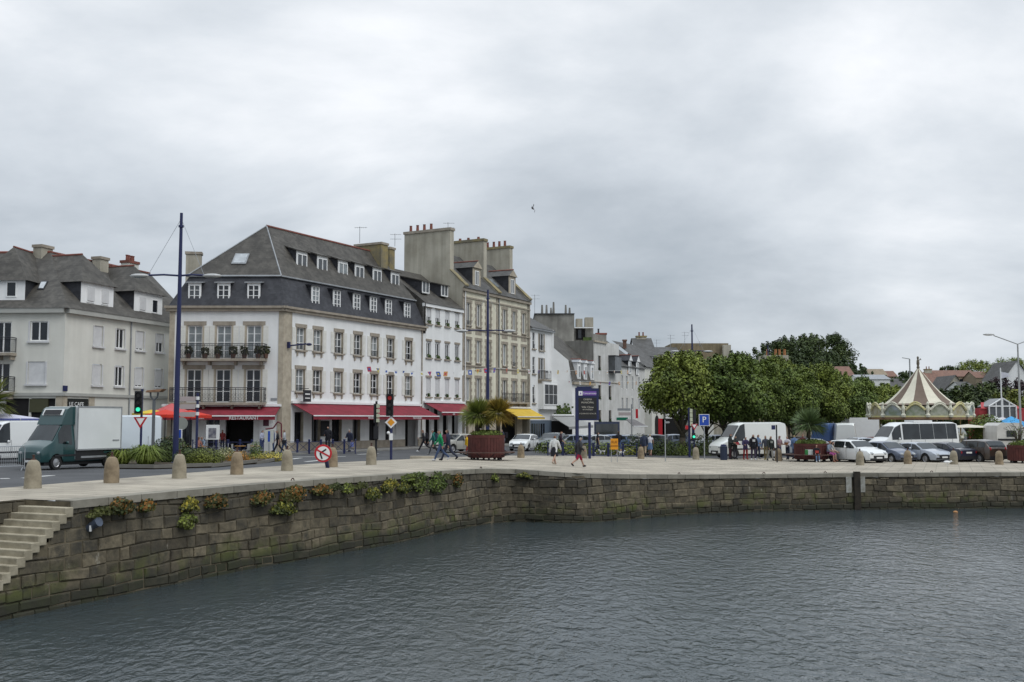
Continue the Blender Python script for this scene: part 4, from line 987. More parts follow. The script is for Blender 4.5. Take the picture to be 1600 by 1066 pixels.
def house(name, label, px0, px1, Y, yt, yr, wallm, roofm, dep=9, chim=(), gz0=None, side=False, group=None, wins=True, z0=None, rows=1):
    """simple far house: eaves at row yt, ridge at row yr of the photograph"""
    a, b_ = V2(px0, Y), V2(px1, Y); zt, zr_ = Zp(yt, Y, px0), Zp(yr, Y + dep / 2, px0); g0 = gz((a.x + b_.x) / 2, Y) - 1 if z0 is None else z0
    r = thing(name, label, 'building' if name != 'cottage' else 'cottage', ((a.x + b_.x) / 2, Y, g0), group)
    m = M(); w_ = b_.x - a.x; m.box(((a.x + b_.x) / 2, Y + dep / 2, (g0 + zt) / 2), (w_, dep, zt - g0)); 
    if side: m.poly([(a.x, Y, zt), (b_.x, Y, zt), ((a.x + b_.x) / 2, Y, zr_)])
    else:
        for x in (a.x, b_.x): m.poly([(x, Y, zt), (x, Y + dep, zt), (x, Y + dep / 2, zr_)])
    m.build('wall', wallm, r)
    m = M(); o_ = .25
    if side:
        cx = (a.x + b_.x) / 2
        m.quad((a.x - o_, Y - o_, zt - .1), (cx, Y - o_, zr_ + .05), (cx, Y + dep, zr_ + .05), (a.x - o_, Y + dep, zt - .1)); m.quad((cx, Y - o_, zr_ + .05), (b_.x + o_, Y - o_, zt - .1), (b_.x + o_, Y + dep, zt - .1), (cx, Y + dep, zr_ + .05))
    else:
        m.quad((a.x - o_, Y - o_, zt - .1), (b_.x + o_, Y - o_, zt - .1), (b_.x + o_, Y + dep / 2, zr_ + .05), (a.x - o_, Y + dep / 2, zr_ + .05)); m.quad((b_.x + o_, Y + dep + o_, zt - .1), (a.x - o_, Y + dep + o_, zt - .1), (a.x - o_, Y + dep / 2, zr_ + .05), (b_.x + o_, Y + dep / 2, zr_ + .05))
    m.build('roof', roofm, r)
    if wins:
        k = max(1, int(w_ / 3)); q = 0
        for i in range(k):
            m = M(); x = a.x + w_ * (i + .5) / k; z_ = zt - 1.5; m.box((x, Y - .02, z_), (1.0, .06, 1.3)); m.build('window', m_gl[0], r)
    for cx_, ct in chim: q = V2(cx_, Y + dep / 2); chimney(r, (q.x, q.y, 0), (1.6, .9), zr_ - 1.5, Zp(ct, Y + dep / 2, cx_), 0, (-.4, .4), m_rough_r, m_lichen)
    return r
h_ = house('slate_house', 'grey slate roofed house peaking behind the row, left of the blank brown block', 998, 1026, 158, 556, 529, m_white, m_slate_g, 14, [(1003, 527)], z0=GZ)
house('slate_house', 'low slate roofed house just left of the brown block', 1022, 1062, 168, 553, 543, m_rough_r, m_slate_g, 8, z0=GZ)
Bb = thing('brown_block', 'flat topped blank brown rendered block above the trees behind the second lamp post', 'building', (*V2(1096, 172), GZ))
pbox(Bb, 'wall', mat('brown_render', (.30, .24, .15), .9, (.19, .155, .10), .25, .2, 4, streak=.3), 1051, 1140, 536.5, 172, 8); pbox(Bb, 'side_wing', m_rough_r, 1132, 1144, 539, 171, 6)
pbox(Bb, 'roof_terrace', m_slate_g, 1024, 1056, 549, 171, 4); 
for p, hh in ((1048, 3.), (1026, 2.2), (1070, 2.4), (1093, .8)): antenna(Bb, P(p, 541 if p > 1050 else 551, 172), hh, 1)
Bc = thing('stone_stack', 'stone chimney block with orange pots beyond the trees, in front of the wooded hill', 'chimney', (*V2(1215, 210), GZ))
pbox(Bc, 'stack_wall', m_rough_r, 1196, 1234, 555, 210, 5)
for p in (1199, 1212, 1218, 1226): q = P(p, 554, 211); m = M(); m.lathe([(.3, -.3), (.25, 1.0), (.3, 1.1)], q, 7); m.build('chimney_pot', mat('orange_pot', (.34, .15, .06), .8), Bc)
# ---------------------------------------------------------------- cream building at the left
C1 = V2(97, 74); L1 = V2(-130, 74.5); E1 = Vector((-27.6, 89.2))
fL = Fr(L1, C1); fR = Fr(C1, E1)
B1 = thing('cream_building', 'cream rendered building with grey slate roof and big white dormers behind the parked truck', 'building', (C1.x, C1.y, GZ))
ze1 = fL.z(60, 482)
hl = [(fL.u(58) - .65, fL.u(58) + .65, fL.z(58, 533), fL.z(58, 502)), (fL.u(56.5) - .65, fL.u(56.5) + .65, fL.z(58, 600), fL.z(58, 565)), (fL.u(2) - .6, fL.u(2) + .6, fL.z(2, 552), fL.z(2, 503)), (fL.u(2) - .6, fL.u(2) + .6, fL.z(2, 613), fL.z(2, 569))]
cR = [fR.u(p) for p in (151.5, 186, 217, 248)]
ra, rb_ = (fR.z(151.5, 541), fR.z(151.5, 509)), (fR.z(151.5, 602), fR.z(151.5, 569))
hr = [(u - .5, u + .5, *r_) for u in cR for r_ in (ra, rb_)]
zb1 = fL.z(60, 616)
gL = [(fL.u(a, 640), fL.u(b_, 640), GZ + .2, zb1 - .3) for a, b_ in ((8, 45), (48, 86))]; gR = [(fR.u(104, 640), fR.u(138, 640), GZ + .2, zb1 - .35)]
m = M(); panel(m, fL, 0, fL.L, GZ - .5, ze1, hl + gL, .2); panel(m, fR, 0, fR.L, GZ - .5, ze1, hr + gR, .2); m.build('wall', m_cream, B1)
m = M(); fbox(m, fL, 0, fL.L, ze1 - .35, ze1 + .02, -.1, .35); fbox(m, fR, 0, fR.L, ze1 - .352, ze1 + .018, -.1, .35); m.build('cornice', mat('grey_stone', (.40, .40, .37), .85), B1)
m = M(); fbox(m, fL, 0, fL.L + .1, zb1 - .12, zb1 + .1, -.05, .14); fbox(m, fR, 0, fR.L, zb1 - .122, zb1 + .098, -.05, .14); m.build('string_course', MATS['grey_stone'], B1)
m = M(); fbox(m, fL, fL.u(87, 640), fL.L, GZ, zb1 - .14, -.1, .04); fbox(m, fR, 0, fR.u(104, 640), GZ, zb1 - .14, -.1, .042); fbox(m, fR, fR.u(138, 640), fR.u(147, 640), GZ, zb1 - .14, -.1, .042); m.build('stone_pier', m_granite_l, B1)
wa = win(1.3, hl[0][3] - hl[0][2], 2, 1, .12, .08, 0, jamb=(.12, m_shut_g), sill=m_shut_g); wb = win(1.3, hl[1][3] - hl[1][2], 2, 1, .12, .08, 0, jamb=(.12, m_shut_g), sill=m_shut_g, blind=1.); wc_ = win(1.2, hl[2][3] - hl[2][2], 2, 1, .12, .08, 0, name='french_door')
put(wa, B1, fL, fL.u(58), 0, hl[0][2]); put(wb, B1, fL, fL.u(56.5), 0, hl[1][2]); put(wc_, B1, fL, fL.u(2), 0, hl[2][2]); put(wc_, B1, fL, fL.u(2), 0, hl[3][2])
wr = [win(1.0, ra[1] - ra[0], 2, 1, .14, .08, 0, jamb=(.1, m_shut_g), sill=m_shut_g, blind=b_) for b_ in (.97, .0, .9, .5)]
for k, u in enumerate(cR): put(wr[k], B1, fR, u, 0, ra[0]); put(wr[(0, 1, 2, 2)[k]], B1, fR, u, 0, rb_[0])
for z_ in (hl[2][2], hl[3][2]): balcony(B1, fL, fL.u(-40), fL.u(24), z_, .9, 1.1, False)
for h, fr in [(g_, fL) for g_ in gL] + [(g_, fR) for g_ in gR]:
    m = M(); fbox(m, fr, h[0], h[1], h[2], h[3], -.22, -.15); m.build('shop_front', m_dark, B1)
m = M(); fbox(m, fL, fL.u(46, 630), fL.u(75, 630), zb1 - 1.3, zb1 - .35, -.12, .02); m.build('shop_sign', mat('olive_sign', (.06, .06, .03), .6), B1)
m = M(); fbox(m, fR, fR.u(105, 630), fR.u(137, 630), zb1 - 1.5, zb1 - .3, -.12, .03); o = m.build('shop_sign', paint('black_sign', (.02, .022, .02), .5), B1)
text('LE CAFE', fR.W(fR.u(119, 628), .05, zb1 - .72), fR.ang, .42, m_let, o); text('DU PORT', fR.W(fR.u(120, 632), .05, zb1 - 1.15), fR.ang, .36, m_let, o)
m = M(); m.box(fR.W(.15, .05, fR.z(99, 607)), (.45, .05, .4), fR.ang); o = m.build('street_name_plate', m_blue, B1)
m = M(); fbox(m, fL, fL.u(0, 640), fL.u(86, 640), GZ + 2.0, GZ + 2.3, 0, .3); m.build('shop_canopy', m_zinc, B1)
downpipe(B1, fR, fR.u(203, 550), GZ, ze1)
nL, nR = Vector((fL.n.x, fL.n.y)), Vector((fR.n.x, fR.n.y))
zr1 = Zp(392, 78.5, 60); D1 = 5.0
def isect(p, d, q, e): k = d.x * e.y - d.y * e.x; t_ = ((q.x - p.x) * e.y - (q.y - p.y) * e.x) / k; return p + d * t_
eL, eR = Vector((fL.e.x, fL.e.y)), Vector((fR.e.x, fR.e.y))
Rc = isect(L1 - nL * D1, eL, C1 - nR * D1, eR); Bc_ = isect(L1 - nL * 2 * D1, eL, C1 - nR * 2 * D1, eR)
v3 = lambda p, z: Vector((p.x, p.y, z))
oc = isect(L1 + nL * .4, eL, C1 + nR * .4, eR)
m = M(); m.quad(v3(L1 + nL * .4, ze1), v3(oc, ze1), v3(Rc, zr1), v3(L1 - nL * D1, zr1)); m.quad(v3(oc, ze1), v3(E1 + nR * .4, ze1), v3(E1 - nR * D1, zr1), v3(Rc, zr1))
m.quad(v3(E1 - nR * 2 * D1, ze1), v3(Bc_, ze1), v3(Rc, zr1), v3(E1 - nR * D1, zr1)); m.quad(v3(Bc_, ze1), v3(L1 - nL * 2 * D1, ze1), v3(L1 - nL * D1, zr1), v3(Rc, zr1))
m.poly([v3(E1 + nR * .4, ze1), v3(E1 - nR * 2 * D1, ze1), v3(E1 - nR * D1, zr1)])
m.build('roof', m_slate_b, B1); ridge(B1, v3(L1 - nL * D1, zr1), v3(Rc, zr1)); ridge(B1, v3(Rc, zr1), v3(E1 - nR * D1, zr1))
wd = win(.8, 1.15, 1, 1, -.02, .08, 0, name='dormer_window'); wd2 = win(.8, 1.15, 1, 1, -.02, .08, 0, blind=.9, name='dormer_window')
def big_dormer(fr, pc, ya, yb, w, prs, zroof):
    df_ = -.35; u = fr.pix(pc, (ya + yb) / 2, df_)[0]; z1 = fr.pix(pc, ya, df_)[1]; z0 = fr.pix(pc, yb, df_)[1]
    m = M(); m.box(fr.W(u, df_ - 1.6, (z0 + z1) / 2), (w, 3.2, z1 - z0), fr.ang); o = m.build('dormer', m_slate, B1)
    m = M(); m.box(fr.W(u, df_ + .01, (z0 + z1) / 2), (w - .02, .05, z1 - z0 - .02), fr.ang); m.build('dormer_face', m_wood_w, o)
    for k, s_ in enumerate((-1, 1)): put(prs[k], B1, fr, u + s_ * w * .22, df_ + .04, z0 + .35)
    ap_ = fr.W(u, df_ - w / 2 + .3, zroof); bk_ = fr.W(u, -D1 + .3, zroof); o_ = .3
    c = [fr.W(u - w / 2 - o_, df_ + o_, z1 - .05), fr.W(u + w / 2 + o_, df_ + o_, z1 - .05), fr.W(u + w / 2 + o_, -3.4, z1 - .05), fr.W(u - w / 2 - o_, -3.4, z1 - .05)]
    m = M(); m.poly([c[0], c[1], ap_]); m.quad(c[1], c[2], bk_, ap_); m.quad(c[3], c[0], ap_, bk_); m.build('dormer_roof', m_slate_b, o)
    m = M(); m.tube(c[3], bk_, .09, n=5); m.build('valley_flashing', MATS['grey_stone'], o)
    ridge(o, ap_, bk_, .09)
big_dormer(fR, 152, 444, 482, 3.6, (wd2, wd2), zr1 - .35); big_dormer(fR, 231.5, 458, 495, 3.6, (wd2, wd), zr1 - .35); big_dormer(fL, 2, 438, 472, 3.6, (wd, wd), zr1 - .1)
for p, y, w_ in ((90, 388, 1.2), (157, 406, 1.0), (203, 412, 1.3)):
    q = fR.pix(p, 410, -D1 + .6) if p > 100 else None
    c = fR.W(q[0], -D1 + .6, 0) if q else v3(Rc - eL * .6, 0); zt_ = P(p, y, c.y).z
    chimney(B1, c, (w_, .8), zr1 - 1.2, zt_, fR.ang, (-.6, -.25, .3, .6) if p == 203 else (), m_cream if p == 203 else m_rough_r, m_terra if p == 203 else m_granite, ph=.5)
n1_ = (v3(oc, ze1) - v3(L1, ze1)).cross(v3(Rc, zr1) - v3(oc, ze1)).normalized(); n1_ = -n1_ if n1_.y > 0 else n1_
c4 = [on_plane(x, y, v3(oc, ze1), n1_, .1) for x, y in ((58, 452), (68, 452), (75, 439), (64, 439))]
rl = M(); rl.ext(c4, -n1_ * .1); o = rl.build('roof_light', m_iron, B1); cc = sum(c4, Vector()) / 4; rl = M(); rl.poly([cc + (v - cc) * .75 + n1_ * .015 for v in c4]); rl.build('pane', MATS['skylight_glass'], o)

# ================================================================ TREES AND PLANTS
m_bark = mat('bark', (.10, .085, .06), .95, (.05, .042, .032), 3, .5, 12)
def leafmat(name, c1, c2, isl=.5):
    m = mat(name, c1, .62, c2, .45, spec=.3, island=isl, detail=3)
    t = m.node_tree; b = t.nodes['Principled BSDF']; old = b.inputs['Base Color'].links[0].from_socket; oi = t.nodes.new('ShaderNodeObjectInfo')
    rp = t.nodes.new('ShaderNodeValToRGB'); rp.color_ramp.elements[0].color = (.82, .90, .80, 1); rp.color_ramp.elements[1].color = (1.40, 1.30, 1.05, 1); t.links.new(oi.outputs['Random'], rp.inputs[0])
    mm = t.nodes.new('ShaderNodeVectorMath'); mm.operation = 'MULTIPLY'; t.links.new(old, mm.inputs[0]); t.links.new(rp.outputs[0], mm.inputs[1]); t.links.new(mm.outputs[0], b.inputs['Base Color'])
    return m
m_lf1 = leafmat('lime_leaves', (.165, .205, .045), (.062, .092, .020))
m_lf2 = leafmat('dark_leaves', (.055, .078, .024), (.028, .046, .014))
m_lf3 = leafmat('purple_leaves', (.030, .016, .022), (.018, .010, .014))
m_lf4 = leafmat('yellow_green_leaves', (.16, .17, .03), (.07, .09, .02))
def leaves(m, c, r, n, s, rd, up=.35, shell=.45, asp=1., mi=0):
    """n leaf clumps through an ellipsoid, thicker towards the outside"""
    for _ in range(n):
        a = rd.uniform(0, 2 * PI); zc = rd.uniform(-1, 1); q = math.sqrt(1 - zc * zc); k = rd.uniform(0, 1) ** shell
        d = Vector((math.cos(a) * q, math.sin(a) * q, zc)); p = Vector(c) + Vector((d.x * r[0], d.y * r[1], d.z * r[2])) * k
        nrm = (d + Vector((rd.uniform(-1, 1), rd.uniform(-1, 1), rd.uniform(-.6, 1) + up)) * .9).normalized()
        u = nrm.orthogonal().normalized(); v = nrm.cross(u); t_ = rd.uniform(0, PI); u, v = u * math.cos(t_) + v * math.sin(t_), v * math.cos(t_) - u * math.sin(t_)
        ss = s * rd.uniform(.6, 1.3)
        m.add([p - u * ss, p + v * ss * .55 * asp, p + u * ss, p - v * ss * .55 * asp], ((0, 1, 2, 3),), mi)
def make_tree(label, loc, R_, Ht, zt, n, s, lm, seed, name='leafy_tree', group=None, flat=.8, cat='tree', lumps=14, tr=.22):
    rd = random.Random(seed); t = thing(name, label, cat, loc, group, local=True)
    tk = M(); tk.tube((0, 0, -.2), (.05, .03, zt * .6), tr, tr * .8, 9); tk.tube((.05, .03, zt * .6), (0, 0, zt + R_ * .5), tr * .8, tr * .45, 8)
    for k in range(7):
        a = 2 * PI * k / 7 + rd.uniform(-.3, .3); z0 = zt * rd.uniform(.7, 1.05)
        e_ = Vector((math.cos(a) * R_ * .65, math.sin(a) * R_ * .65, zt + R_ * rd.uniform(.2, .9))); tk.path([Vector((0, 0, z0)), Vector((e_.x * .45, e_.y * .45, z0 + (e_.z - z0) * .6)), e_], tr * .42, 6, r1=tr * .1)
    tk.build('trunk', m_bark, t, smooth=True)
    c = M(); hc = (Ht - zt) / 2; cz = zt + hc
    leaves(c, (0, 0, cz), (R_ * .84, R_ * .84, hc * .85), int(n * .30), s, rd, shell=.35)
    for k in range(lumps):
        a = rd.uniform(0, 2 * PI); zc = rd.uniform(-.75, 1); q = math.sqrt(max(0, 1 - zc * zc * .97)) * (1 - .25 * max(0, zc)); rr_ = R_ * rd.uniform(.22, .40)
        leaves(c, (math.cos(a) * q * R_ * .76, math.sin(a) * q * R_ * .76, cz + zc * hc * .74), (rr_, rr_, rr_ * flat), int(n * .70 / lumps), s, rd, shell=.5)
    for k in range(lumps):
        a = rd.uniform(0, 2 * PI); q = R_ * math.sqrt(rd.random()) * .75; zt_ = cz + hc * math.sqrt(max(0, 1 - (q / R_) ** 2)) * .92; leaves(c, (math.cos(a) * q, math.sin(a) * q, zt_), (R_ * .09, R_ * .09, R_ * .17), int(n * .012), s, rd, shell=.6)
    c.build('crown', lm, t); return reg(t)
# avenue of pollarded limes behind the parking
TR = []
tb = [make_tree('broad dark green tree with a thick trunk, nearest of the leafy row', G(1066, 709.5), 3.5, 8.75, 2.35, 17000, .15, m_lf1, 1, group='leafy trees in a row behind the parked vehicles', tr=.33, lumps=26),
      make_tree('leafy tree right behind the white van, second of the row', V2(1140, 90).to_3d() if 0 else Vector((X(1140, 90), 90, gz(20, 90))), 3.5, 8.7, 1.9, 17000, .15, m_lf1, 2, group='leafy trees in a row behind the parked vehicles', lumps=26)]
GR = 'leafy trees in a row behind the parked vehicles'
rt = random.Random(4)
row = [(1104, 98, 566), (1184, 93, 559), (1212, 104, 555), (1240, 98, 573), (1262, 109, 568), (1288, 104, 567), (1314, 116, 580), (1331, 112, 588), (1352, 124, 588), (1372, 119, 597), (1392, 132, 600), (1130, 110, 556), (1165, 118, 552), (1232, 122, 562), (1285, 132, 574)]
names_r = ['leafy tree between the nearest tree and the P sign, partly hidden', 'leafy tree above the rear doors of the white van', 'taller leafy tree behind the palm planter with people around', 'leafy tree left of the small palm planter, front of the row', 'leafy tree rising right above the small palm planter', 'leafy tree above the dark blue van', 'leafy tree left of the white box truck, back of the row', 'leafy tree directly above the white box truck', 'leafy tree behind the white box truck towards the carousel', 'low leafy tree just left of the carousel boards', 'last leafy tree of the row, beside the striped carousel roof', 'leafy tree hidden behind the P parking sign', 'leafy tree of the back rank above the windscreen of the white van', 'back rank leafy tree under the wooded hill', 'farthest back rank leafy tree below the tiled houses']
for k, ((px, Y, yt), lb) in enumerate(zip(row, names_r)):
    x = X(px, Y); hh = (Zp(yt, Y, px) - gz(x, Y)) * .985; copy_tree(tb[1], None, Vector((x, Y, gz(x, Y) - .1)), rt.uniform(0, 6), lb, GR, (rt.uniform(.72, .9), rt.uniform(.72, .9), hh / 8.6))
# big wooded knoll and other far trees
def far_tree(px, Y, ytop, R_, lm, lb, n=5000, s=.3, seed=1, name='leafy_tree', zt=2., group='trees on the far hillside', ybase=None):
    x = X(px, Y); g0 = gz(x, Y); zt_ = Zp(ytop, Y, px); return make_tree(lb, Vector((x, Y, g0 - .3)), R_, zt_ - g0 + .3, max(1.0, (zt_ - g0) * .18), n, s, lm, seed, name, group)
kn = [(1214, 290, 534, 8, 'left tree of the dark wooded knoll behind the stone chimney block'), (1243, 300, 527, 9, 'dark tree on the wooded knoll, left of its highest crown'), (1268, 290, 524, 9, 'dark tree forming the middle of the wooded knoll'), (1296, 296, 521.5, 8.5, 'highest dark tree of the wooded knoll, at its right end'), (1312, 284, 540, 5, 'lower dark tree at the right edge of the wooded knoll'), (1255, 275, 545, 8, 'front dark tree low on the wooded knoll'), (1290, 272, 550, 7, 'front dark tree low under the highest crown of the knoll')]
for k, (px, Y, yt, R_, lb) in enumerate(kn): far_tree(px, Y, yt, R_, m_lf2, lb, 7000, .36, 20 + k, 'dark_tree')
for k, (px, Y, yt, R_, lm, lb) in enumerate([(1335, 250, 566, 4.5, m_lf2, 'small dark tree right of the wooded knoll'), (1349, 255, 573, 3.5, m_lf2, 'little tree beside the flat grey roofs'), (1523, 330, 564, 6.5, m_lf1, 'rounded green tree standing on the skyline behind the houses'), (1582, 300, 560, 8, m_lf1, 'broad green tree on the skyline left of the right lamp post'), (1487, 330, 572, 4, m_lf2, 'small pointed dark tree on the skyline'), (1418, 340, 580, 3, m_lf2, 'tiny dark tree on the skyline left of the carousel tip'),
        (1566, 170, 592, 5.5, m_lf3, 'dark purple leaved tree behind the white flagpole'), (1534, 150, 600, 5.5, m_lf2, 'dark tree left of the purple leaved tree'), (1512, 155, 604, 4.5, m_lf2, 'dark bushy tree right of the carousel canopy'), (1590, 140, 612, 4.5, m_lf4, 'yellow green tree behind the little red house'), (1480, 165, 608, 3.5, m_lf2, 'dark tree behind the right side of the carousel roof'), (1400, 230, 588, 4, m_lf2, 'dark tree beside the houses left of the carousel'), (1455, 200, 606, 3.5, m_lf2, 'small dark tree behind the left flank of the carousel roof')]):
    far_tree(px, Y, yt, R_, lm, lb, 4200, .26, 40 + k)
# far houses on the slope
m_tile = mat('clay_tiles', (.24, .135, .10), .9, (.17, .10, .08), 1.5, streak=.1); m_brn = mat('far_stone', (.30, .24, .17), .9, (.22, .18, .13), 1)
GH = 'houses on the far slope'
house('cottage', 'stone house with an orange tiled ridge right of the wooded knoll', 1302, 1336, 232, 587, 573, m_brn, m_tile, 8, group=GH)
house('cottage', 'low white house with a flat bright roof edge above the leafy row', 1345, 1392, 215, 592, 586, m_white, m_zinc, 8, group=GH)
house('cottage', 'brown stone house on the skyline left of the carousel', 1362, 1388, 300, 586, 577, m_brn, m_brn, 8, group=GH)
house('cottage', 'second brown stone house on the skyline near the carousel tip', 1386, 1404, 310, 588, 580, m_brn, m_tile, 8, group=GH)
house('cottage', 'long grey slate roof stretching towards the carousel tip', 1384, 1424, 225, 604, 592, m_white, m_slate_g, 9, group=GH)
house('cottage', 'house with bright clay tiles behind the right of the carousel tip', 1447, 1478, 240, 600, 582, m_white, m_tile, 10, group=GH, chim=[(1452, 578)])
house('cottage', 'grey slate roofed house with a pale gable edge right of the carousel', 1478, 1512, 205, 612, 588, m_rough_r, m_slate_g, 9, group=GH, side=True)
house('cottage', 'long low tiled house high on the slope behind the slate gable', 1462, 1530, 310, 588, 579, m_brn, m_tile, 10, group=GH)
house('cottage', 'tiled house on the skyline beneath the rounded green tree', 1528, 1560, 300, 590, 581, m_brn, m_tile, 9, group=GH)
house('cottage', 'white gabled house half hidden by the right lamp post', 1572, 1612, 190, 592, 566, m_white, m_slate_g, 9, group=GH, side=True)
house('cottage', 'pale house with a turquoise awning among dark trees', 1508, 1526, 190, 606, 597, m_white, m_slate_g, 8, group=GH)

# flower bed in the road
bedpx = [(176, 729), (240, 729.5), (330, 727), (400, 722), (450, 716), (448, 713), (330, 713.5), (215, 716), (180, 722)]
bed = [G(*p) for p in bedpx]
m = M(); top = [Vector((p.x, p.y, p.z + .06)) for p in bed]; m.ext(top, Vector((0, 0, -.25))); o = m.build('flower_bed', mat('soil', (.07, .05, .03), .95, (.04, .03, .02), 3), loc=bed[0]); tag(o, 'low kerbed flower bed full of mixed plants beside the road', 'flower bed')
kb = M()
for i in range(len(top)):
    a, b_ = top[i], top[(i + 1) % len(top)]; d_ = b_ - a; kb.box((a + b_) / 2 - Vector((0, 0, .04)), (d_.length + .1, .14, .16), math.atan2(d_.y, d_.x))
kb.build('kerb', mat('kerb_stone', (.17, .16, .14), .9), o)
def grassy(lb, px, py, R_, h_, n, mt, seed, name='strappy_plant', wd=.035):
    c = G(px, py); t = M(); rd = random.Random(seed)
    for _ in range(n):
        a = rd.uniform(0, 2 * PI); L = rd.uniform(.6, 1.0); d = Vector((math.cos(a), math.sin(a), 0)); s_ = d.cross(Vector((0, 0, 1))) * wd
        b0 = c + d * rd.uniform(0, R_ * .3); p1 = b0 + d * R_ * rd.uniform(.1, .5) * L + Vector((0, 0, h_ * L * rd.uniform(.7, 1.1))); p2 = b0 + d * R_ * L + Vector((0, 0, h_ * L * rd.uniform(.1, .9)))
        t.add([b0 - s_, b0 + s_, p1 + s_, p1 - s_, p2], ((0, 1, 2, 3), (3, 2, 4)))
    o = t.build(name, mt, loc=c); return tag(o, lb, 'plant', 'plants of the flower bed')
m_strap = leafmat('strap_leaves', (.22, .25, .05), (.09, .13, .02), .4)
grassy('yellow green strap leaved clump nearest the parked truck', 192, 727, .8, .75, 420, m_strap, 1, wd=.02)
grassy('largest yellow green strap leaved clump in front of the dark bush', 228, 727, 1.15, .95, 700, m_strap, 2, wd=.02)
def bush(lb, px, py, r, mt, n=1500, s=.07, seed=1, name='bush', grp='plants of the flower bed', loc=None, up=.5):
    c = G(px, py) if loc is None else Vector(loc); t = M(); rd = random.Random(seed); leaves(t, c + Vector((0, 0, r[2] * up)), r, n, s, rd, shell=.35)
    o = t.build(name, mt, loc=c); return tag(o, lb, 'bush', grp)
bush('dark green bush around the foot of the tall blue lamp post', 266, 723, (1.1, .9, .95), m_lf2, 3500, .07, 3)
bush('rounded bright yellow green shrub in the middle of the flower bed', 318, 725.5, (1.05, .7, .55), m_lf4, 4200, .045, 4)
bush('dark low shrub left of the bright rounded shrub', 294, 725, (.8, .6, .55), m_lf2, 1800, .06, 5)
bush('purple lavender haze behind the bright rounded shrub', 330, 717, (2.0, .7, .55), leafmat('lavender', (.13, .11, .17), (.07, .08, .07)), 2500, .05, 6)
bush('pale flowering shrub by the grey street light', 240, 716, (.9, .6, .85), leafmat('pale_flowers', (.42, .38, .22), (.15, .19, .06)), 1500, .07, 7)
bush('cream flowering clump at the middle bollards', 352, 719, (.6, .5, .5), leafmat('cream_flowers', (.42, .40, .30), (.10, .14, .05)), 1200, .06, 8)
bush('orange flower patch beside the stone bollard', 372, 721.5, (.9, .5, .4), leafmat('orange_flowers', (.50, .17, .03), (.09, .13, .03)), 1300, .05, 9)
bush('mixed yellow and white flowers at the right end of the bed', 420, 718.5, (1.3, .5, .36), leafmat('yellow_flowers', (.50, .42, .10), (.10, .14, .04)), 1300, .05, 10)
bush('tall green flower stems near the right end of the bed', 400, 715, (.45, .4, .75), m_lf1, 900, .05, 11)
# plants on the quay wall
m_w1 = leafmat('rusty_wall_flowers', (.24, .10, .025), (.055, .06, .018)); m_w2 = leafmat('mustard_wall_flowers', (.24, .21, .035), (.06, .075, .018))
for m_ in (m_w1, m_w2): [setattr(n, 'default_value', 0) for n in ()]; m_.node_tree.nodes['Noise Texture'].inputs['Scale'].default_value = 2.4
m_wdk = leafmat('dark_wall_leaves', (.060, .070, .022), (.028, .034, .012))
def wallplant(px, py, w_, h_, mt, lb, seed, n=None):
    best = min(range(len(EDGE) - 1), key=lambda i: 0)
    # point on the wall face under this pixel
    lo, hi = 0., TOT
    def pxof(s): q = wall_pt(s, 2.2, .05); return 800 + 1600 * (q.x / q.y) / 1.003
    for _ in range(40):
        mi_ = (lo + hi) / 2
        if pxof(mi_) < px: lo = mi_
        else: hi = mi_
    q = wall_pt(lo, 2.2, .1); z = P(px, py, q.y).z; c = Vector((q.x, q.y, z)); p_, a_ = edge_at(lo)
    t = M(); rd = random.Random(seed); sc_ = q.y / 1600 / 1.0
    w_ *= .85; h_ *= .85; R_ = w_ * sc_ / 2 / max(.5, abs(a_.x) + .12); 
    subs = [(rd.uniform(-.7, .7), rd.uniform(-.75, .35), rd.uniform(.18, .42)) for _ in range(7)] + [(0, .3, .35)]
    for _ in range(n or int(110 + w_ * h_ * 2.0)):
        sb = rd.choice(subs); k = max(-1, min(1, rd.gauss(sb[0], sb[2] * .7))); l = max(-1.2, min(.9, rd.gauss(sb[1], sb[2] * .8)))
        p = c + a_ * k * R_ + Vector((a_.y, -a_.x, 0)) * rd.uniform(-.05, .28) + Vector((0, 0, l * h_ * sc_ / 2 * (1.1 - .5 * abs(k)) - k * k * .1))
        nrm = Vector((rd.uniform(-1, 1), -1, rd.uniform(-.3, 1))).normalized(); u = nrm.orthogonal().normalized() * .042 * rd.uniform(.5, 1.3); v = nrm.cross(u)
        t.add([p - u, p + v, p + u, p - v], ((0, 1, 2, 3),), 1 if rd.random() < .42 + .3 * (l < sb[1] - .1) else 0)
    o = t.build('wall_plant', [mt, m_wdk], loc=c); tag(o, lb, 'plant', 'plants growing on the quay wall')
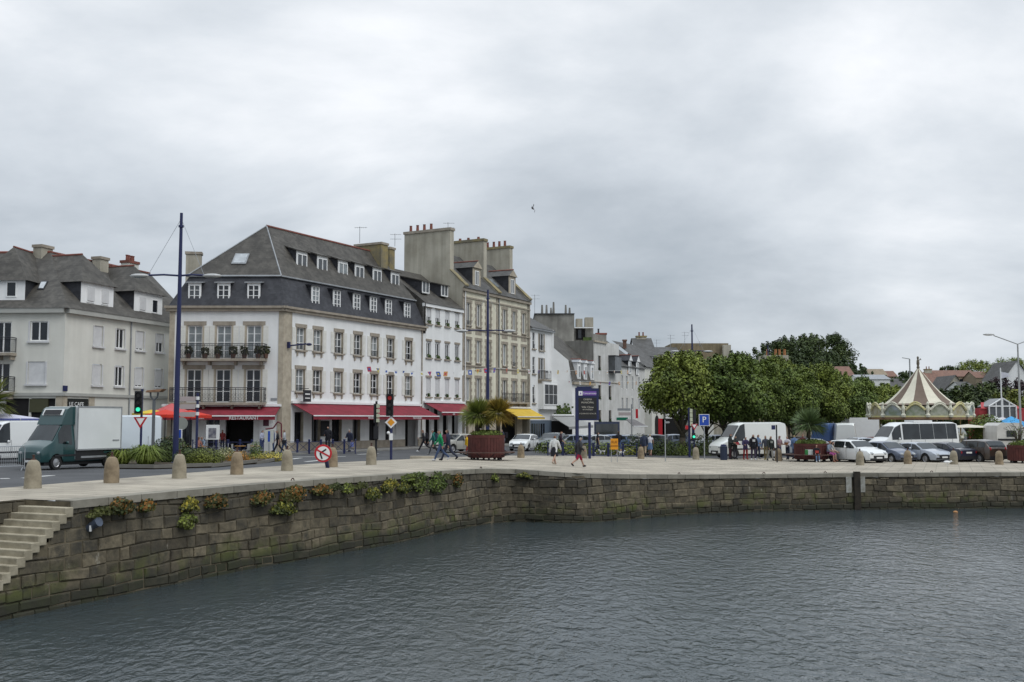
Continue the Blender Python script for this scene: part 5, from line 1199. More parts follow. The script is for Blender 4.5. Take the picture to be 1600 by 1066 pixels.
WP = [(188, 790, 34, 30, m_w1, 'rusty orange tuft hanging under the coping, leftmost on the quay wall'), (230, 789, 16, 22, m_w1, 'small rusty tuft right beside the leftmost tuft'), (296, 786, 16, 26, m_w2, 'mustard tuft between the stairs and the big orange clump'), (293, 812, 20, 26, m_lf1, 'green tuft lower on the wall below the mustard tuft'), (338, 781, 26, 24, m_w1, 'compact orange tuft under the coping left of the big clump'),
      (412, 776, 34, 26, m_w1, 'orange left part of the biggest flowering clump'), (444, 792, 44, 26, m_w2, 'yellow lower part of the biggest flowering clump'), (462, 770, 44, 30, m_w1, 'orange right part of the biggest flowering clump'), (500, 764, 30, 18, m_w1, 'dry brown tuft right of the biggest flowering clump'), (541, 761, 16, 20, m_lf1, 'small green tuft under the coping below the round sign'), (581, 769, 20, 24, m_w2, 'yellow green tuft below the fallen round sign and bollard'), (606, 757, 22, 24, m_w2, 'yellow green tuft left of the dense green bushes'), (628, 761, 18, 22, m_w2, 'yellow tuft touching the dense green bushes'), (652, 752, 40, 34, m_lf1, 'dense green bush hanging over the quay edge'), (680, 752, 30, 36, m_lf1, 'green and yellow bush at the right of the dense bushes'), (711, 749, 16, 26, m_w1, 'orange tuft standing alone right of the dense bushes'), (771, 746, 10, 14, m_lf1, 'tiny green tuft at the corner of the quay'), (820, 742, 34, 10, m_w2, 'flat mossy tuft under the coping after the corner')]
WP += [(160, 797, 26, 14, m_wdk, 'dark dry tuft under the coping right of the stair head'), (522, 759, 22, 14, m_wdk, 'dark tuft right of the dry brown tuft'), (562, 757, 14, 10, m_wdk, 'little dark tuft below the coping left of the yellow green tufts'), (640, 745, 50, 14, m_lf1, 'loose green sprays standing over the coping above the dense bushes'), (695, 744, 14, 10, m_wdk, 'little dark tuft left of the lone orange tuft')]
for k, (px, py, w_, h_, mt, lb) in enumerate(WP): wallplant(px, py, w_, h_, mt, lb, 60 + k)

# ================================================================ STREET FURNITURE
def bent(m, pts, r, n=8): m.path(pts, r, n); [m.ball(p, r * 1.0, 6) for p in pts[1:-1]]
def lamp_post(lb, px, Y, ytop, yarm, arms=((-1, 1.6), (1, 1.3)), wires=True, group='tall blue mast lamps along the street'):
    x = X(px, Y); g0 = gz(x, Y) - .1; zt = Zp(ytop, Y, px); za = Zp(yarm, Y, px); t = thing('street_lamp', lb, 'street lamp', (x, Y, g0), group)
    m = M(); m.tube((x, Y, g0), (x, Y, g0 + (za - g0) * .55), .15, .13, 10); m.tube((x, Y, g0 + (za - g0) * .55), (x, Y, zt), .125, .075, 10); m.lathe([(.24, 0), (.24, .12), (.16, .2)], (x, Y, g0), 10); m.lathe([(.14, -.75), (.14, -.65)], (x, Y, zt), 10); m.build('mast', m_blue, t, smooth=False)
    for sg, L in arms:
        m = M(); m.path([(x, Y, za), (x + sg * L * .5, Y - .1, za + .04), (x + sg * L, Y - .15, za)], .05, 6); o = m.build('arm', m_blue, t)
        m = M(); c = Vector((x + sg * (L + .42), Y - .2, za - .03)); m.ball(c, .5, 10, sz=(1, .45, .22)); m.build('lamp_head', mat('lamp_grey', (.50, .50, .49), .4), o, smooth=True)
        m = M(); m.ball(c - Vector((0, 0, .06)), .36, 8, sz=(1, .5, .2)); m.build('lamp_glass', m_gl[1], o, smooth=True)
        if wires: m = M(); m.tube((x, Y, zt - .3), (x + sg * L, Y - .15, za), .012, n=4); m.build('stay_wire', m_steel, t)
    return t
lamp_post('tall blue mast with two lamp arms rising from the flower bed', 275.5, 52.5, 333, 431)
lamp_post('blue mast lamp in front of the yellow and granite building', 762, 80, 453, 517)
lamp_post('blue mast lamp rising out of the first leafy trees', 1083, 107, 507, 549, ((-1, 1.4), (1, 1.2)))
lamp_post('distant blue mast lamp beside the stone chimney block', 1202, 136, 540, 575, ((-1, 1.4),))
def cyl_bollard(lb, px, py, k):
    c = G(px, py); t = thing('stone_bollard', lb, 'bollard', c, 'stone bollards along the quay', local=True)
    m = M(); rd = random.Random(k); j = lambda: rd.uniform(-.012, .012)
    m.lathe([(.262 + j(), -.02), (.258, .1), (.24 + j(), .45), (.215 + j(), .68), (.165, .83), (.09, .89), (0, .90)], (0, 0, 0), 14); m.build('stone_post', mat('bollard_stone', (.30, .235, .155), .9, (.17, .13, .085), 2.5, .35, 12, island=.1) if k % 2 else mat('bollard_stone_pale', (.33, .29, .215), .9, (.21, .18, .13), 2.5, .35, 12), t, smooth=True)
    m = M(); m.lathe([(.085, .84), (.085, .9), (.04, .93), (.035, 1.0), (.055, 1.04), (0, 1.07)], (0, 0, 0), 8); m.build('iron_spike', mat('rusty_iron', (.10, .045, .03), .9, (.04, .03, .03), 6), t)
BOL = [(51, 763, 'stone bollard above the quay stairs, nearest to us'), (174, 754.5, 'stone bollard in front of the rear wheel of the truck'), (280, 747.5, 'pale stone bollard under the tall blue lamp post'), (370, 741.5, 'stone bollard with a rust stained top before the flower bed'), (448.5, 735.5, 'stone bollard at the right end of the flower bed'), (519, 729.5, 'stone bollard right behind the round no turning sign'), (580, 726, 'stone bollard left of the yellow diamond sign'), (814, 715.5, 'stone bollard right of the big palm planter'), (912, 716, 'stone bollard half hidden by the walker in red shorts'), (1001.5, 717, 'stone bollard beside the couple seen from behind'), (1087.5, 718, 'stone bollard at the foot of the right traffic light'), (1216.5, 720.5, 'stone bollard between the standing group and the bench planter'), (1344, 727, 'stone bollard in front of the white car'), (1418.5, 725, 'stone bollard in front of the grey blue car'), (1490.5, 725.5, 'stone bollard between the silver car and the dark car'), (1561.5, 726, 'stone bollard behind the brown off road car')]
for k, (px, py, lb) in enumerate(BOL): cyl_bollard(lb, px, py, k)
m_redp, m_whp = paint('red_paint', (.48, .02, .03), .4), paint('white_paint', (.78, .78, .77), .4)
m_oran = paint('amber_paint', (.72, .30, .02), .45); m_blk_ = paint('black_plastic', (.02, .02, .022), .5); m_sgb = paint('sign_blue', (.02, .07, .38), .4)
m_green_l = mat('green_lamp', (.05, .8, .5), .4, emit=(.05, 1, .55, .7)); m_red_l = mat('red_lamp', (.25, .02, .02), .4, emit=(.7, .03, .03, .14)); m_off = paint('dark_lens', (.03, .025, .025), .3)
def face_cam(p): return math.atan2(p.x, p.y) * -1    # rotation about z turning a -y facing panel to the camera
def disc(m, c, r, ang, t=.03, n=20, mi=0, tilt=0.):
    Rm = Matrix.Rotation(ang, 4, 'Z') @ Matrix.Rotation(tilt, 4, 'Y'); vs = []
    for y in (-t / 2, t / 2): vs += [Vector(c) + Rm @ Vector((math.cos(2 * PI * i / n) * r, y, math.sin(2 * PI * i / n) * r)) for i in range(n)]
    m.add(vs, [tuple(range(n)), tuple(range(2 * n - 1, n - 1, -1))] + [((i + 1) % n, i, n + i, n + (i + 1) % n) for i in range(n)], mi)
def ngon(m, c, pts, ang, t=.03, mi=0, dy=0.):
    Rm = Matrix.Rotation(ang, 4, 'Z'); m.ext([Vector(c) + Rm @ Vector((x, dy - t / 2, z)) for x, z in pts], Rm @ Vector((0, t, 0)), mi)
def yield_sign(root, c, s, ang):
    m = M(); ngon(m, c, [(-s, s * .58), (s, s * .58), (0, -s * 1.15)], ang); o = m.build('yield_sign', m_redp, root)
    m = M(); k = .62; ngon(m, Vector(c), [(-s * k, s * .58 * k + .02), (s * k, s * .58 * k + .02), (0, -s * 1.15 * k + .03)], ang, dy=-.02); m.build('sign_centre', m_whp, o)
def signal(root, c, ang, w_=.34, lens=.2, on=None, n=3, side=False):
    c = Vector(c); o = None
    m = M(); hh = n * lens * 1.45
    Rm = Matrix.Rotation(ang, 4, 'Z'); m.box(c, (w_, .22, hh + .08), ang)
    for k in range(n): p = c + Rm @ Vector((0, -.11, hh / 2 - lens * .72 - k * lens * 1.45)); m.tube(p, p + Rm @ Vector((0, -.16, .0)), lens * .62, n=10, cap=False); disc(m, c + Rm @ Vector((0, .0, hh / 2 - lens * .72 - k * lens * 1.45)), lens * .78, ang, .16, 14)
    o = m.build('signal_head', m_blk_, root)
    for k in range(n):
        m = M(); disc(m, c + Rm @ Vector((0, -.13, hh / 2 - lens * .72 - k * lens * 1.45)), lens * .43, ang, .03, 14); m.build('lens', {'g': m_green_l, 'r': m_red_l}.get(on[1]) if on and on[0] == k else m_off, o)
def pole(root, p0, p1, r=.05, mt=None, name='pole'): m = M(); m.tube(p0, p1, r, n=8); return m.build(name, mt or m_blue, root)
# left traffic light, showing green, above a yield sign
Y = 51; x = X(221, Y); g0 = gz(x, Y) - .1; t = thing('traffic_light', 'traffic light showing green above a yield sign by the flower bed', 'traffic light', (x, Y, g0), 'traffic lights of the junction')
pole(t, (x, Y, g0), (x, Y, Zp(608, Y, 221)), .06); a_ = R(14); signal(t, (x - .1, Y - .2, Zp(629, Y, 218)), a_, .36, .24, (2, 'g')); yield_sign(t, (x, Y - .14, Zp(658, Y, 222)), .33, a_)
# junction traffic light with diamond
c = G(611, 718.5); t = thing('traffic_light', 'traffic light showing red with a yellow diamond priority sign beneath', 'traffic light', c, 'traffic lights of the junction')
Y = c.y; x = c.x; pole(t, c, (x, Y, Zp(616, Y, 611)), .075); signal(t, (x - .08, Y - .2, Zp(633, Y, 608)), 0.05, .42, .28, (0, 'r'))
zc_ = Zp(660, Y, 611); m = M(); s_ = .36; ngon(m, (x, Y - .16, zc_), [(-s_, 0), (0, s_), (s_, 0), (0, -s_)], .1); o = m.build('priority_sign', m_whp, t); m = M(); s_ = .22; ngon(m, (x, Y - .16, zc_), [(-s_, 0), (0, s_), (s_, 0), (0, -s_)], .1, dy=-.02); m.build('sign_centre', m_oran, o)
m = M(); m.box((x, Y - .1, zc_ - .85), (.2, .12, .4)); m.ball((x - .16, Y - .1, zc_ - .62), .1, 6); m.build('sticker_box', m_whp, t)
Y = 73; x = X(588, Y); g0 = gz(x, Y) - .1; t = thing('traffic_light', 'traffic light seen from its side with a pale striped edge, left of the diamond sign', 'traffic light', (x, Y, g0), 'traffic lights of the junction')
pole(t, (x, Y, g0), (x, Y, Zp(627, Y, 588)), .08, m_blk_); m = M(); m.box((x - .12, Y, Zp(646, Y, 588)), (.12, .3, 1.35)); m.build('backboard', m_blk_, t); m = M(); [m.box((x + .12, Y - .05, Zp(646, Y, 588) - .5 + k * .34), (.2, .26, .26)) for k in range(4)]; m.build('repeater_lamps', mat('pale_lens', (.50, .52, .38), .5), t)
m = M(); m.box((x, Y - .05, g0 + 1.7), (.32, .3, .9)); m.build('pedestrian_signal', m_blk_, t)
# right traffic light
c = G(1077.5, 714.5); Y, x = c.y, c.x; t = thing('traffic_light', 'traffic light with yield sign and a small green walking light near the P sign', 'traffic light', c, 'traffic lights of the junction')
pole(t, c, (x, Y, Zp(637, Y, 1077)), .09); m = M(); [m.box((x + .14, Y - .1, Zp(642, Y) - k * .34), (.2, .26, .3)) for k in range(4)]; m.build('repeater_lamps', MATS['pale_lens'], t)
m = M(); m.box((x + .42, Y, Zp(650, Y)), (.22, .2, 1.0)); m.build('signal_head', m_blk_, t); yield_sign(t, (x + .36, Y - .25, Zp(666, Y)), .28, -.15)
m = M(); m.box((x - .22, Y - .1, Zp(668, Y)), (.2, .2, .3)); m.build('red_repeater', m_redp, t); m = M(); m.box((x + .32, Y - .1, Zp(682, Y)), (.26, .2, .5)); o = m.build('pedestrian_signal', m_blk_, t); m = M(); disc(m, (x + .33, Y - .22, Zp(682.5, Y)), .10, 0); m.build('lens', m_green_l, o)
pole(t, (x + .38, Y + .1, c.z), (x + .38, Y + .1, Zp(650, Y)), .05)
# grey forked light with wooden top
Y = 53.5; x = X(240, Y); g0 = gz(x, Y) - .1; t = thing('forked_street_light', 'low grey forked street light with a flat brown top behind the flower bed', 'street lamp', (x, Y, g0))
zt = Zp(626, Y); m = M(); m.tube((x, Y, g0), (x, Y, zt), .085, n=8); m.path([(x, Y, zt), (x - .18, Y, zt + .2), (x - .2, Y, zt + .42)], .05, 6); m.path([(x, Y, zt), (x + .18, Y, zt + .2), (x + .2, Y, zt + .42)], .05, 6); m.build('fork_pole', m_steel if 0 else paint('grey_paint', (.13, .14, .15), .5), t)
m = M(); m.ext([(x - .36, Y - .3, zt + .42), (x + .36, Y - .3, zt + .46), (x + .55, Y - .3, zt + .6), (x - .3, Y - .3, zt + .52)], (0, .6, 0)); m.build('flat_top', mat('weathered_wood', (.33, .19, .11), .8, (.22, .12, .07), 3), t)
# finger post
Y = 56; x = X(308, Y); g0 = gz(x, Y) - .1; t = thing('finger_post', 'direction post with three pale pink arrow boards pointing left', 'signpost', (x, Y, g0)); zt = Zp(617, Y)
pole(t, (x, Y, g0), (x, Y, zt + .1), .07); m = M(); [m.tube((x, Y, zt - .1 - k * .42), (x, Y, zt - .28 - k * .42), .10, n=10) for k in range(3)]; m.build('white_band', m_whp, t)
m_pink = paint('faded_pink', (.45, .38, .37), .6)
for k in range(3): m = M(); z = zt - .18 - k * .42 - .05; m.ext([(x - 1.0, Y - .1, z), (x - .88, Y - .1, z + .13), (x - .1, Y - .1, z + .13), (x - .1, Y - .1, z - .13), (x - .88, Y - .1, z - .13)], (0, .05, 0)); o = m.build('arrow_board', m_pink, t)
# round sign back + blue sign
Y = 58; x = X(284, Y); g0 = gz(x, Y) - .1; t = thing('round_road_sign', 'grey back of a round road sign behind the tall blue lamp post', 'road sign', (x, Y, g0)); pole(t, (x, Y, g0), (x, Y, Zp(662, Y)), .04, m_steel); m = M(); disc(m, (x, Y - .05, Zp(662, Y)), .36, 0); m.build('sign_disc', mat('sign_back', (.28, .30, .27), .6), t)
Y = 54; x = X(280.5, Y); g0 = gz(x, Y) - .1; t = thing('information_sign', 'small square blue information sign with white edge beside the lamp post', 'road sign', (x, Y, g0)); pole(t, (x, Y, g0), (x, Y, Zp(672, Y)), .03, m_steel)
m = M(); m.box((x - .02, Y - .06, Zp(678, Y)), (.40, .03, .5)); o = m.build('sign_plate', m_whp, t); m = M(); m.box((x - .04, Y - .08, Zp(678, Y)), (.33, .02, .42)); m.build('blue_panel', m_sgb, o); text('i', (x - .04, Y - .095, Zp(678, Y)), 0, .34, m_let, o)
# P parking sign
Y = 76; x = X(1100, Y); g0 = gz(x, Y) - .1; t = thing('parking_sign', 'blue square parking sign with a white P left of the white van', 'road sign', (x, Y, g0)); pole(t, (x, Y, g0), (x, Y, Zp(648, Y)), .04, m_steel)
m = M(); m.box((x, Y - .06, Zp(656.5, Y)), (.78, .03, .86)); o = m.build('sign_plate', m_whp, t); m = M(); m.box((x, Y - .08, Zp(656.5, Y)), (.70, .02, .78)); m.build('blue_panel', m_sgb, o); text('P', (x, Y - .1, Zp(656.2, Y)), 0, .62, m_let, o, .012)
# small dark sign by the van
Y = 71; x = X(1213, Y); g0 = gz(x, Y); t = thing('side_sign', 'thin dark post with a small dark shield sign in front of the van', 'road sign', (x, Y, g0)); pole(t, (x, Y, g0), (x, Y, Zp(664, Y)), .05, m_blk_); m = M(); m.box((x - .22, Y - .03, Zp(668, Y)), (.26, .05, .3)); m.build('sign_plate', m_blue, t)
Y = 72; x = X(1039, Y); g0 = gz(x, Y); t = thing('thin_signpost', 'thin grey post with a small white arrow plate left of the first tree trunk', 'signpost', (x, Y, g0)); pole(t, (x, Y, g0), (x, Y, Zp(656, Y)), .035, m_steel); m = M(); m.ext([(x, Y - .05, Zp(658.5, Y)), (x + .28, Y - .05, Zp(658.5, Y)), (x + .34, Y - .05, Zp(660, Y)), (x + .28, Y - .05, Zp(661.5, Y)), (x, Y - .05, Zp(661.5, Y))], (0, .03, 0)); m.build('arrow_plate', m_zinc, t)
# no turning sign leaning at the bollard
c = G(512, 731); t = thing('no_right_turn_sign', 'round white and red no turning sign tilted against a stone bollard', 'road sign', c)
q = P(505, 708.5, c.y - .4); m = M(); pole(t, (c.x, c.y, c.z), (q.x + .1, q.y + .1, q.z - .2), .09, m_blue, 'broken_post')
m = M(); disc(m, q, .40, -.1, .03, 28, tilt=-.35); o = m.build('sign_disc', m_redp, t); m = M(); disc(m, q - Vector((0, .02, 0)), .31, -.1, .03, 28, tilt=-.35); m.build('sign_face', m_whp, o)
m = M(); Rm = Matrix.Rotation(-.1, 4, 'Z') @ Matrix.Rotation(-.35, 4, 'Y')
def arrow_(pts, w_, dy):
    for i in range(len(pts) - 1):
        a, b_ = Vector((pts[i][0], 0, pts[i][1])), Vector((pts[i + 1][0], 0, pts[i + 1][1])); d_ = (b_ - a).normalized(); s_ = Vector((-d_.z, 0, d_.x)) * w_ / 2
        m.ext([q + Rm @ (p + Vector((0, dy, 0))) for p in (a - s_, a + s_, b_ + s_, b_ - s_)], Rm @ Vector((0, .008, 0)))
arrow_([(-.12, -.22), (-.12, .05), (.2, .12)], .07, -.045); m.build('arrow', m_blk_, o)
m = M(); arrow_([(-.22, .26), (.24, -.24)], .07, -.055); m.build('red_bar', m_redp, o)
# railings
def railing(lb, p0, p1, n, grp, group_h=1.0):
    a, b_ = G(*p0), G(*p1); L = (b_ - a).length
    for k in range(n):
        q0 = a.lerp(b_, (k + .04) / n); q1 = a.lerp(b_, (k + .96) / n); z = min(q0.z, q1.z); q0.z = gz(q0.x, q0.y) - .1; q1.z = gz(q1.x, q1.y) - .1
        t = thing('street_railing', None, 'railing', q0, grp); up = Vector((0, 0, 1)); t['label'] = lb[0]
        m = M(); m.tube(q0, q0 + up, .045, n=6); m.ball(q0 + up * 1.06, .07, 6); m.build('post', m_blue, t); m = M(); m.tube(q1, q1 + up, .045, n=6); m.ball(q1 + up * 1.06, .07, 6); m.build('post', m_blue, t)
        m = M(); m.tube(q0 + up * .92, q1 + up * .92, .022, n=5); m.tube(q0 + up * .15, q1 + up * .15, .022, n=5); m.tube(q0 + up * .18, q1 + up * .9, .018, n=5); m.tube(q0 + up * .9, q1 + up * .18, .018, n=5); m.build('cross_panel', m_blue, t)
railing(('blue cross braced railing before the long side of the corner building',), (446, 707.5), (556, 707), 6, 'blue railings by the corner building')
railing(('blue cross braced railing before the restaurant terrace',), (300, 708), (412, 708), 6, 'blue railings by the restaurant terrace')
railing(('blue cross braced railing near the red and yellow works sign',), (855, 711.5), (996, 712.5), 6, 'blue railings on the quay side')
# posts of blue bollards by crossing
# big info board
Y = 74.5; xa, xb = X(899, Y), X(935.5, Y); g0 = gz(xa, Y) - .1; t = thing('information_board', 'tall dark blue notice board with purple header and white text on posts', 'notice board', ((xa + xb) / 2, Y, g0))
pole(t, (xa + .12, Y, g0), (xa + .12, Y, Zp(606, Y)), .13); pole(t, (X(921, Y), Y, g0), (X(921, Y), Y, Zp(660, Y)), .1)
z0, z1 = Zp(657, Y), Zp(607, Y); m = M(); m.box(((xa + xb) / 2, Y - .05, (z0 + z1) / 2), (xb - xa, .25, z1 - z0)); o = m.build('board_frame', m_blue, t); m = M(); m.box(((xa + xb) / 2 - .2, Y, z1 + .06), ((xb - xa) * .6, .2, .14)); m.build('top_rail', m_blue, o)
cx = (X(904, Y) + X(932, Y)) / 2; w_ = X(932, Y) - X(904, Y)
m = M(); m.box((cx, Y - .19, Zp(638, Y)), (w_, .03, Zp(622, Y) - Zp(655, Y))); m.build('text_panel', m_blk_, o)
m = M(); m.box((cx + .14, Y - .19, Zp(614.8, Y)), (w_ - .3, .03, .30)); m.build('purple_header', paint('purple_print', (.17, .08, .36), .5), o); m = M(); m.box((cx - w_ / 2 + .14, Y - .19, Zp(614.8, Y)), (.28, .034, .32)); m.build('logo_panel', m_whp, o)
m = M(); m.ext([(cx - w_ / 2 + .07, Y - .21, Zp(614.8, Y) - .08), (cx - w_ / 2 + .2, Y - .21, Zp(614.8, Y) - .08), (cx - w_ / 2 + .16, Y - .21, Zp(614.8, Y) + .1)], (0, .005, 0)); m.build('logo_mark', paint('purple_print', (.17, .08, .36)), o)
m_let2 = paint('dim_letters', (.55, .52, .45), .6)
text('Concarneau', (cx + .14, Y - .21, Zp(614.8, Y)), 0, .2, m_let, o)
for s_, yy, sz in (('CINEMA', 624.5, .17), ('MUNICIPAL', 629.3, .18), ('Ville Close', 636.5, .2), ('en musique', 640, .16), ('A 21H00 DU 10 AU 20', 646.5, .125)): text(s_, (cx, Y - .21, Zp(yy, Y)), 0, sz, m_let2, o)
# works sign on barrier
Y = 68.5; x = X(959.5, Y); g0 = gz(x, Y) - .05; t = thing('works_sign', 'yellow orange works sign hung on the blue railing with two lines of text', 'road sign', (x, Y, g0)); m = M(); m.box((x, Y - .02, Zp(694, Y)), (.5, .04, .72)); o = m.build('sign_plate', m_oran, t)
[M().tube((x + s_, Y + .05, g0), (x + s_, Y + .05, Zp(688, Y)), .02, n=5).build('leg', m_steel, t) for s_ in (-.2, .2)]
text('RUE', (x, Y - .05, Zp(691, Y)), 0, .22, paint('brown_letters', (.25, .07, .01)), o); text('BARREE', (x, Y - .05, Zp(697, Y)), 0, .13, MATS['brown_letters'], o)
# litter bin, second dark post
c = G(1131, 719); t = thing('litter_bin', 'dark blue cylindrical litter bin in front of the white van', 'litter bin', c); m = M(); m.lathe([(.0, 0), (.26, 0), (.27, .9), (.28, .92), (.28, .98), (.2, 1.02), (0, 1.02)], c, 14); m.build('bin_body', paint('bin_blue', (.02, .03, .06), .5), t); m = M(); m.lathe([(.22, 1.03), (.2, 1.12), (0, 1.15)], c, 14); m.build('bin_lid', m_blue, t)
# crowd barrier at the left
a, b_ = G(-18, 733.5), G(38, 731.5); b_.z = gz(b_.x, b_.y) - .1; a.z = b_.z; t = thing('crowd_barrier', 'galvanised steel crowd barrier in front of the parked truck', 'barrier', a); up = Vector((0, 0, 1)); m = M()
m.path([a + up * .05, a + up * .95, a + up * 1.08 + (b_ - a) * .04, b_ + up * 1.08 - (b_ - a) * .04, b_ + up * .95, b_ + up * .05], .022, 6); m.tube(a + up * .2, b_ + up * .2, .018, n=5); n_ = 17
m.build('barrier_frame', m_steel, t); m = M(); [m.tube(a.lerp(b_, k / n_) + up * .2, a.lerp(b_, k / n_) + up * 1.07, .009, n=4) for k in range(1, n_)]; m.build('barrier_bars', m_steel, t)
for q in (a.lerp(b_, .08), a.lerp(b_, .95)): m = M(); m.path([q + Vector((.1, -.35, .0)), q + Vector((0, 0, .12)), q + Vector((-.1, .35, 0))], .02, 5); m.build('foot', m_steel, t)
# right lamp post
Y = 82; x = X(1594.5, Y); g0 = gz(x, Y); zt = Zp(538, Y, 1595); t = thing('double_street_lamp', 'slim grey double armed street lamp at the right edge', 'street lamp', (x, Y, g0)); m = M(); m.tube((x, Y, g0), (x, Y, zt), .11, .06, 8); m.build('mast', paint('lamp_mast_grey', (.33, .34, .34), .5), t)
for sg in (-1, 1):
    m = M(); m.tube((x, Y, zt), (x + sg * 1.9, Y, zt + .7), .04, n=6); o = m.build('arm', MATS['lamp_mast_grey'], t); m = M(); m.ball((x + sg * 2.3, Y, zt + .78), .48, 10, sz=(1, .4, .2)); m.build('lamp_head', mat('lamp_grey', (.5, .5, .49)), o, smooth=True)
Y = 125; x = X(1424, Y); g0 = gz(x, Y); zt = Zp(561, Y, 1424); t = thing('far_street_lamp', 'thin far street lamp left of the carousel tip', 'street lamp', (x, Y, g0)); m = M(); m.tube((x, Y, g0), (x, Y, zt), .08, n=6); m.tube((x, Y, zt), (x - .9, Y, zt + .15), .05, n=5); m.build('mast', MATS['lamp_mast_grey'], t)
# flagpole
Y = 105; x = X(1566, Y); g0 = gz(x, Y); zt = Zp(575, Y, 1566); t = thing('flagpole', 'white flagpole with a drooping white flag before the little red house', 'flagpole', (x, Y, g0)); m = M(); m.tube((x, Y, g0), (x, Y, zt), .09, .06, 8); m.build('pole', m_whp, t)
m = M(); m.add([(x + .06, Y, zt - .4), (x + .06, Y, zt - 1.1), (x + .7, Y - .1, zt - .9), (x + .75, Y - .1, zt - .55), (x + 1.05, Y, zt - 1.0)], ((0, 1, 2, 3), (3, 2, 4))); m.build('flag', mat('flag_cloth', (.6, .6, .66), .8), t)
# round planters with palms
m_plk = mat('planter_wood', (.105, .030, .025), .7, (.065, .019, .016), 2.5, .1, 6)
def planter(lb, px, pyb, R_, bench=True, hb=1.45, plab='palm', tall=3.4, tr=.9):
    c = G(px, pyb); c.y += R_; c.z = gz(c.x, c.y); t = thing('round_planter', lb, 'planter', c, 'round dark red planters on the quay', local=True); n = 36
    m = M()
    for k in range(n):
        a = 2 * PI * k / n; w_ = 2 * PI * R_ / n * .93; m.box((math.cos(a) * R_, math.sin(a) * R_, .12 + hb / 2 + .0), (.05, w_, hb - .12), a, top=1.0)
    m.lathe([(R_ - .05, .15), (R_ - .05, hb)], (0, 0, 0), 36); m.lathe([(R_ + .045, hb - .12), (R_ + .045, hb + .06), (R_ - .1, hb + .06)], (0, 0, 0), 36); m.build('planter_tub', m_plk, t)
    [M().box((math.cos(a) * (R_ - .2), math.sin(a) * (R_ - .2), .09), (.12, .12, .18), a).build('foot', m_iron, t) for a in [2 * PI * k / 8 + .2 for k in range(8)]]
    m = M(); m.lathe([(0, hb - .05), (R_ - .05, hb - .05)], (0, 0, 0), 24); m.build('soil', mat('soil', (.07, .05, .03)), t)
    if bench:
        m = M(); m.lathe([(R_ + .22, .46), (R_ + .68, .46), (R_ + .68, .51), (R_ + .22, .51), (R_ + .22, .46)], (0, 0, 0), 36); m.build('bench_ring', mat('bench_wood', (.10, .055, .045), .7, (.07, .04, .03), 3), t)
        m = M(); [m.tube((math.cos(a) * R_, math.sin(a) * R_, .25), (math.cos(a) * (R_ + .62), math.sin(a) * (R_ + .62), .45), .025, n=5) for a in [2 * PI * k / 10 for k in range(10)]]; m.build('bench_brackets', m_iron, t)
    m = M(); rd = random.Random(int(px)); leaves(m, (0, 0, hb + .12), (R_ - .05, R_ - .05, .28), 2600, .07, rd, shell=.6); m.build('ground_plants', m_lf1, t)
    return c, t
def palm(lb, c, h_tr, R_, n, mt, seed, blades=10, w_=.03, droop=.55, name='palm_tree', tr=.14, cat='palm'):
    rd = random.Random(seed); t = thing(name, lb, cat, c, None, local=True); m = M(); m.tube((0, 0, -.3), (0, 0, h_tr), tr, tr * .85, 9); m.build('trunk', m_bark, t)
    m = M()
    for k in range(n):
        a = rd.uniform(0, 2 * PI); el_ = rd.uniform(-.5, 1.45); d = Vector((math.cos(a) * math.cos(el_), math.sin(a) * math.cos(el_), math.sin(el_))); L = R_ * rd.uniform(.7, 1.05); s_ = d.cross(Vector((0, 0, 1))); s_ = s_.normalized() if s_.length > .05 else Vector((1, 0, 0))
        b0 = Vector((0, 0, h_tr))
        for j in range(blades):
            f = (j / (blades - 1) - .5) * 1.5; dj = (d + s_ * f * .8).normalized(); tip = b0 + dj * L + Vector((0, 0, -droop * L * rd.uniform(.15, .6) * (1.1 - max(0, dj.z)))); mid_ = b0 + dj * L * .55
            w2 = s_.cross(dj).normalized() * w_ * .5 + s_ * w_
            m.add([mid_ * .55 + b0 * .45 - w2 * .5, mid_ * .55 + b0 * .45 + w2 * .5, mid_ + w2, mid_ - w2, tip], ((0, 1, 2, 3), (3, 2, 4)))
    m.build('fronds', mt, t); return t
c1, _ = planter('large round dark red wooden planter with bench ring and twin palms', 759, 719.5, 1.13, hb=1.5)
m_palm = leafmat('palm_fronds', (.26, .25, .06), (.11, .14, .03), .5)
palm('left of the twin yellow green palms in the large planter', (c1.x - .55, c1.y, c1.z + 1.45), 1.25, 1.35, 110, m_palm, 1); palm('right twin palm of the large planter with brownish fronds', (c1.x + .75, c1.y + .1, c1.z + 1.45), 1.4, 1.3, 110, leafmat('brown_fronds', (.26, .17, .04), (.13, .13, .03), .5), 2)
c2, _ = planter('round dark red planter with bench ring where people sit', 1275, 722, 1.15, hb=1.2)
palm('grey green palm growing from the planter where people sit', (c2.x - .1, c2.y, c2.z + 1.15), 1.35, 1.55, 90, leafmat('grey_fronds', (.20, .25, .12), (.09, .13, .05), .4), 3, tr=.09)
c3_, _ = planter('round dark red planter cut by the right edge of the view', 1612, 724.5, 1.0, False, hb=1.15)
rd = random.Random(9); t = thing('twiggy_shrub', 'thin twiggy young tree in the planter at the right edge', 'shrub', (c3_.x, c3_.y, c3_.z + 1.1)); m = M()
for k in range(30):
    a = rd.uniform(0, 2 * PI); b0 = Vector((c3_.x - .35, c3_.y, c3_.z + 1.1)); e1 = b0 + Vector((math.cos(a) * .5 * rd.random(), math.sin(a) * .4, rd.uniform(.6, 1.3))); e2 = e1 + Vector((math.cos(a) * .7, math.sin(a) * .4, rd.uniform(.1, .7))); m.path([b0, e1, e2], .02, 4, r1=.006)
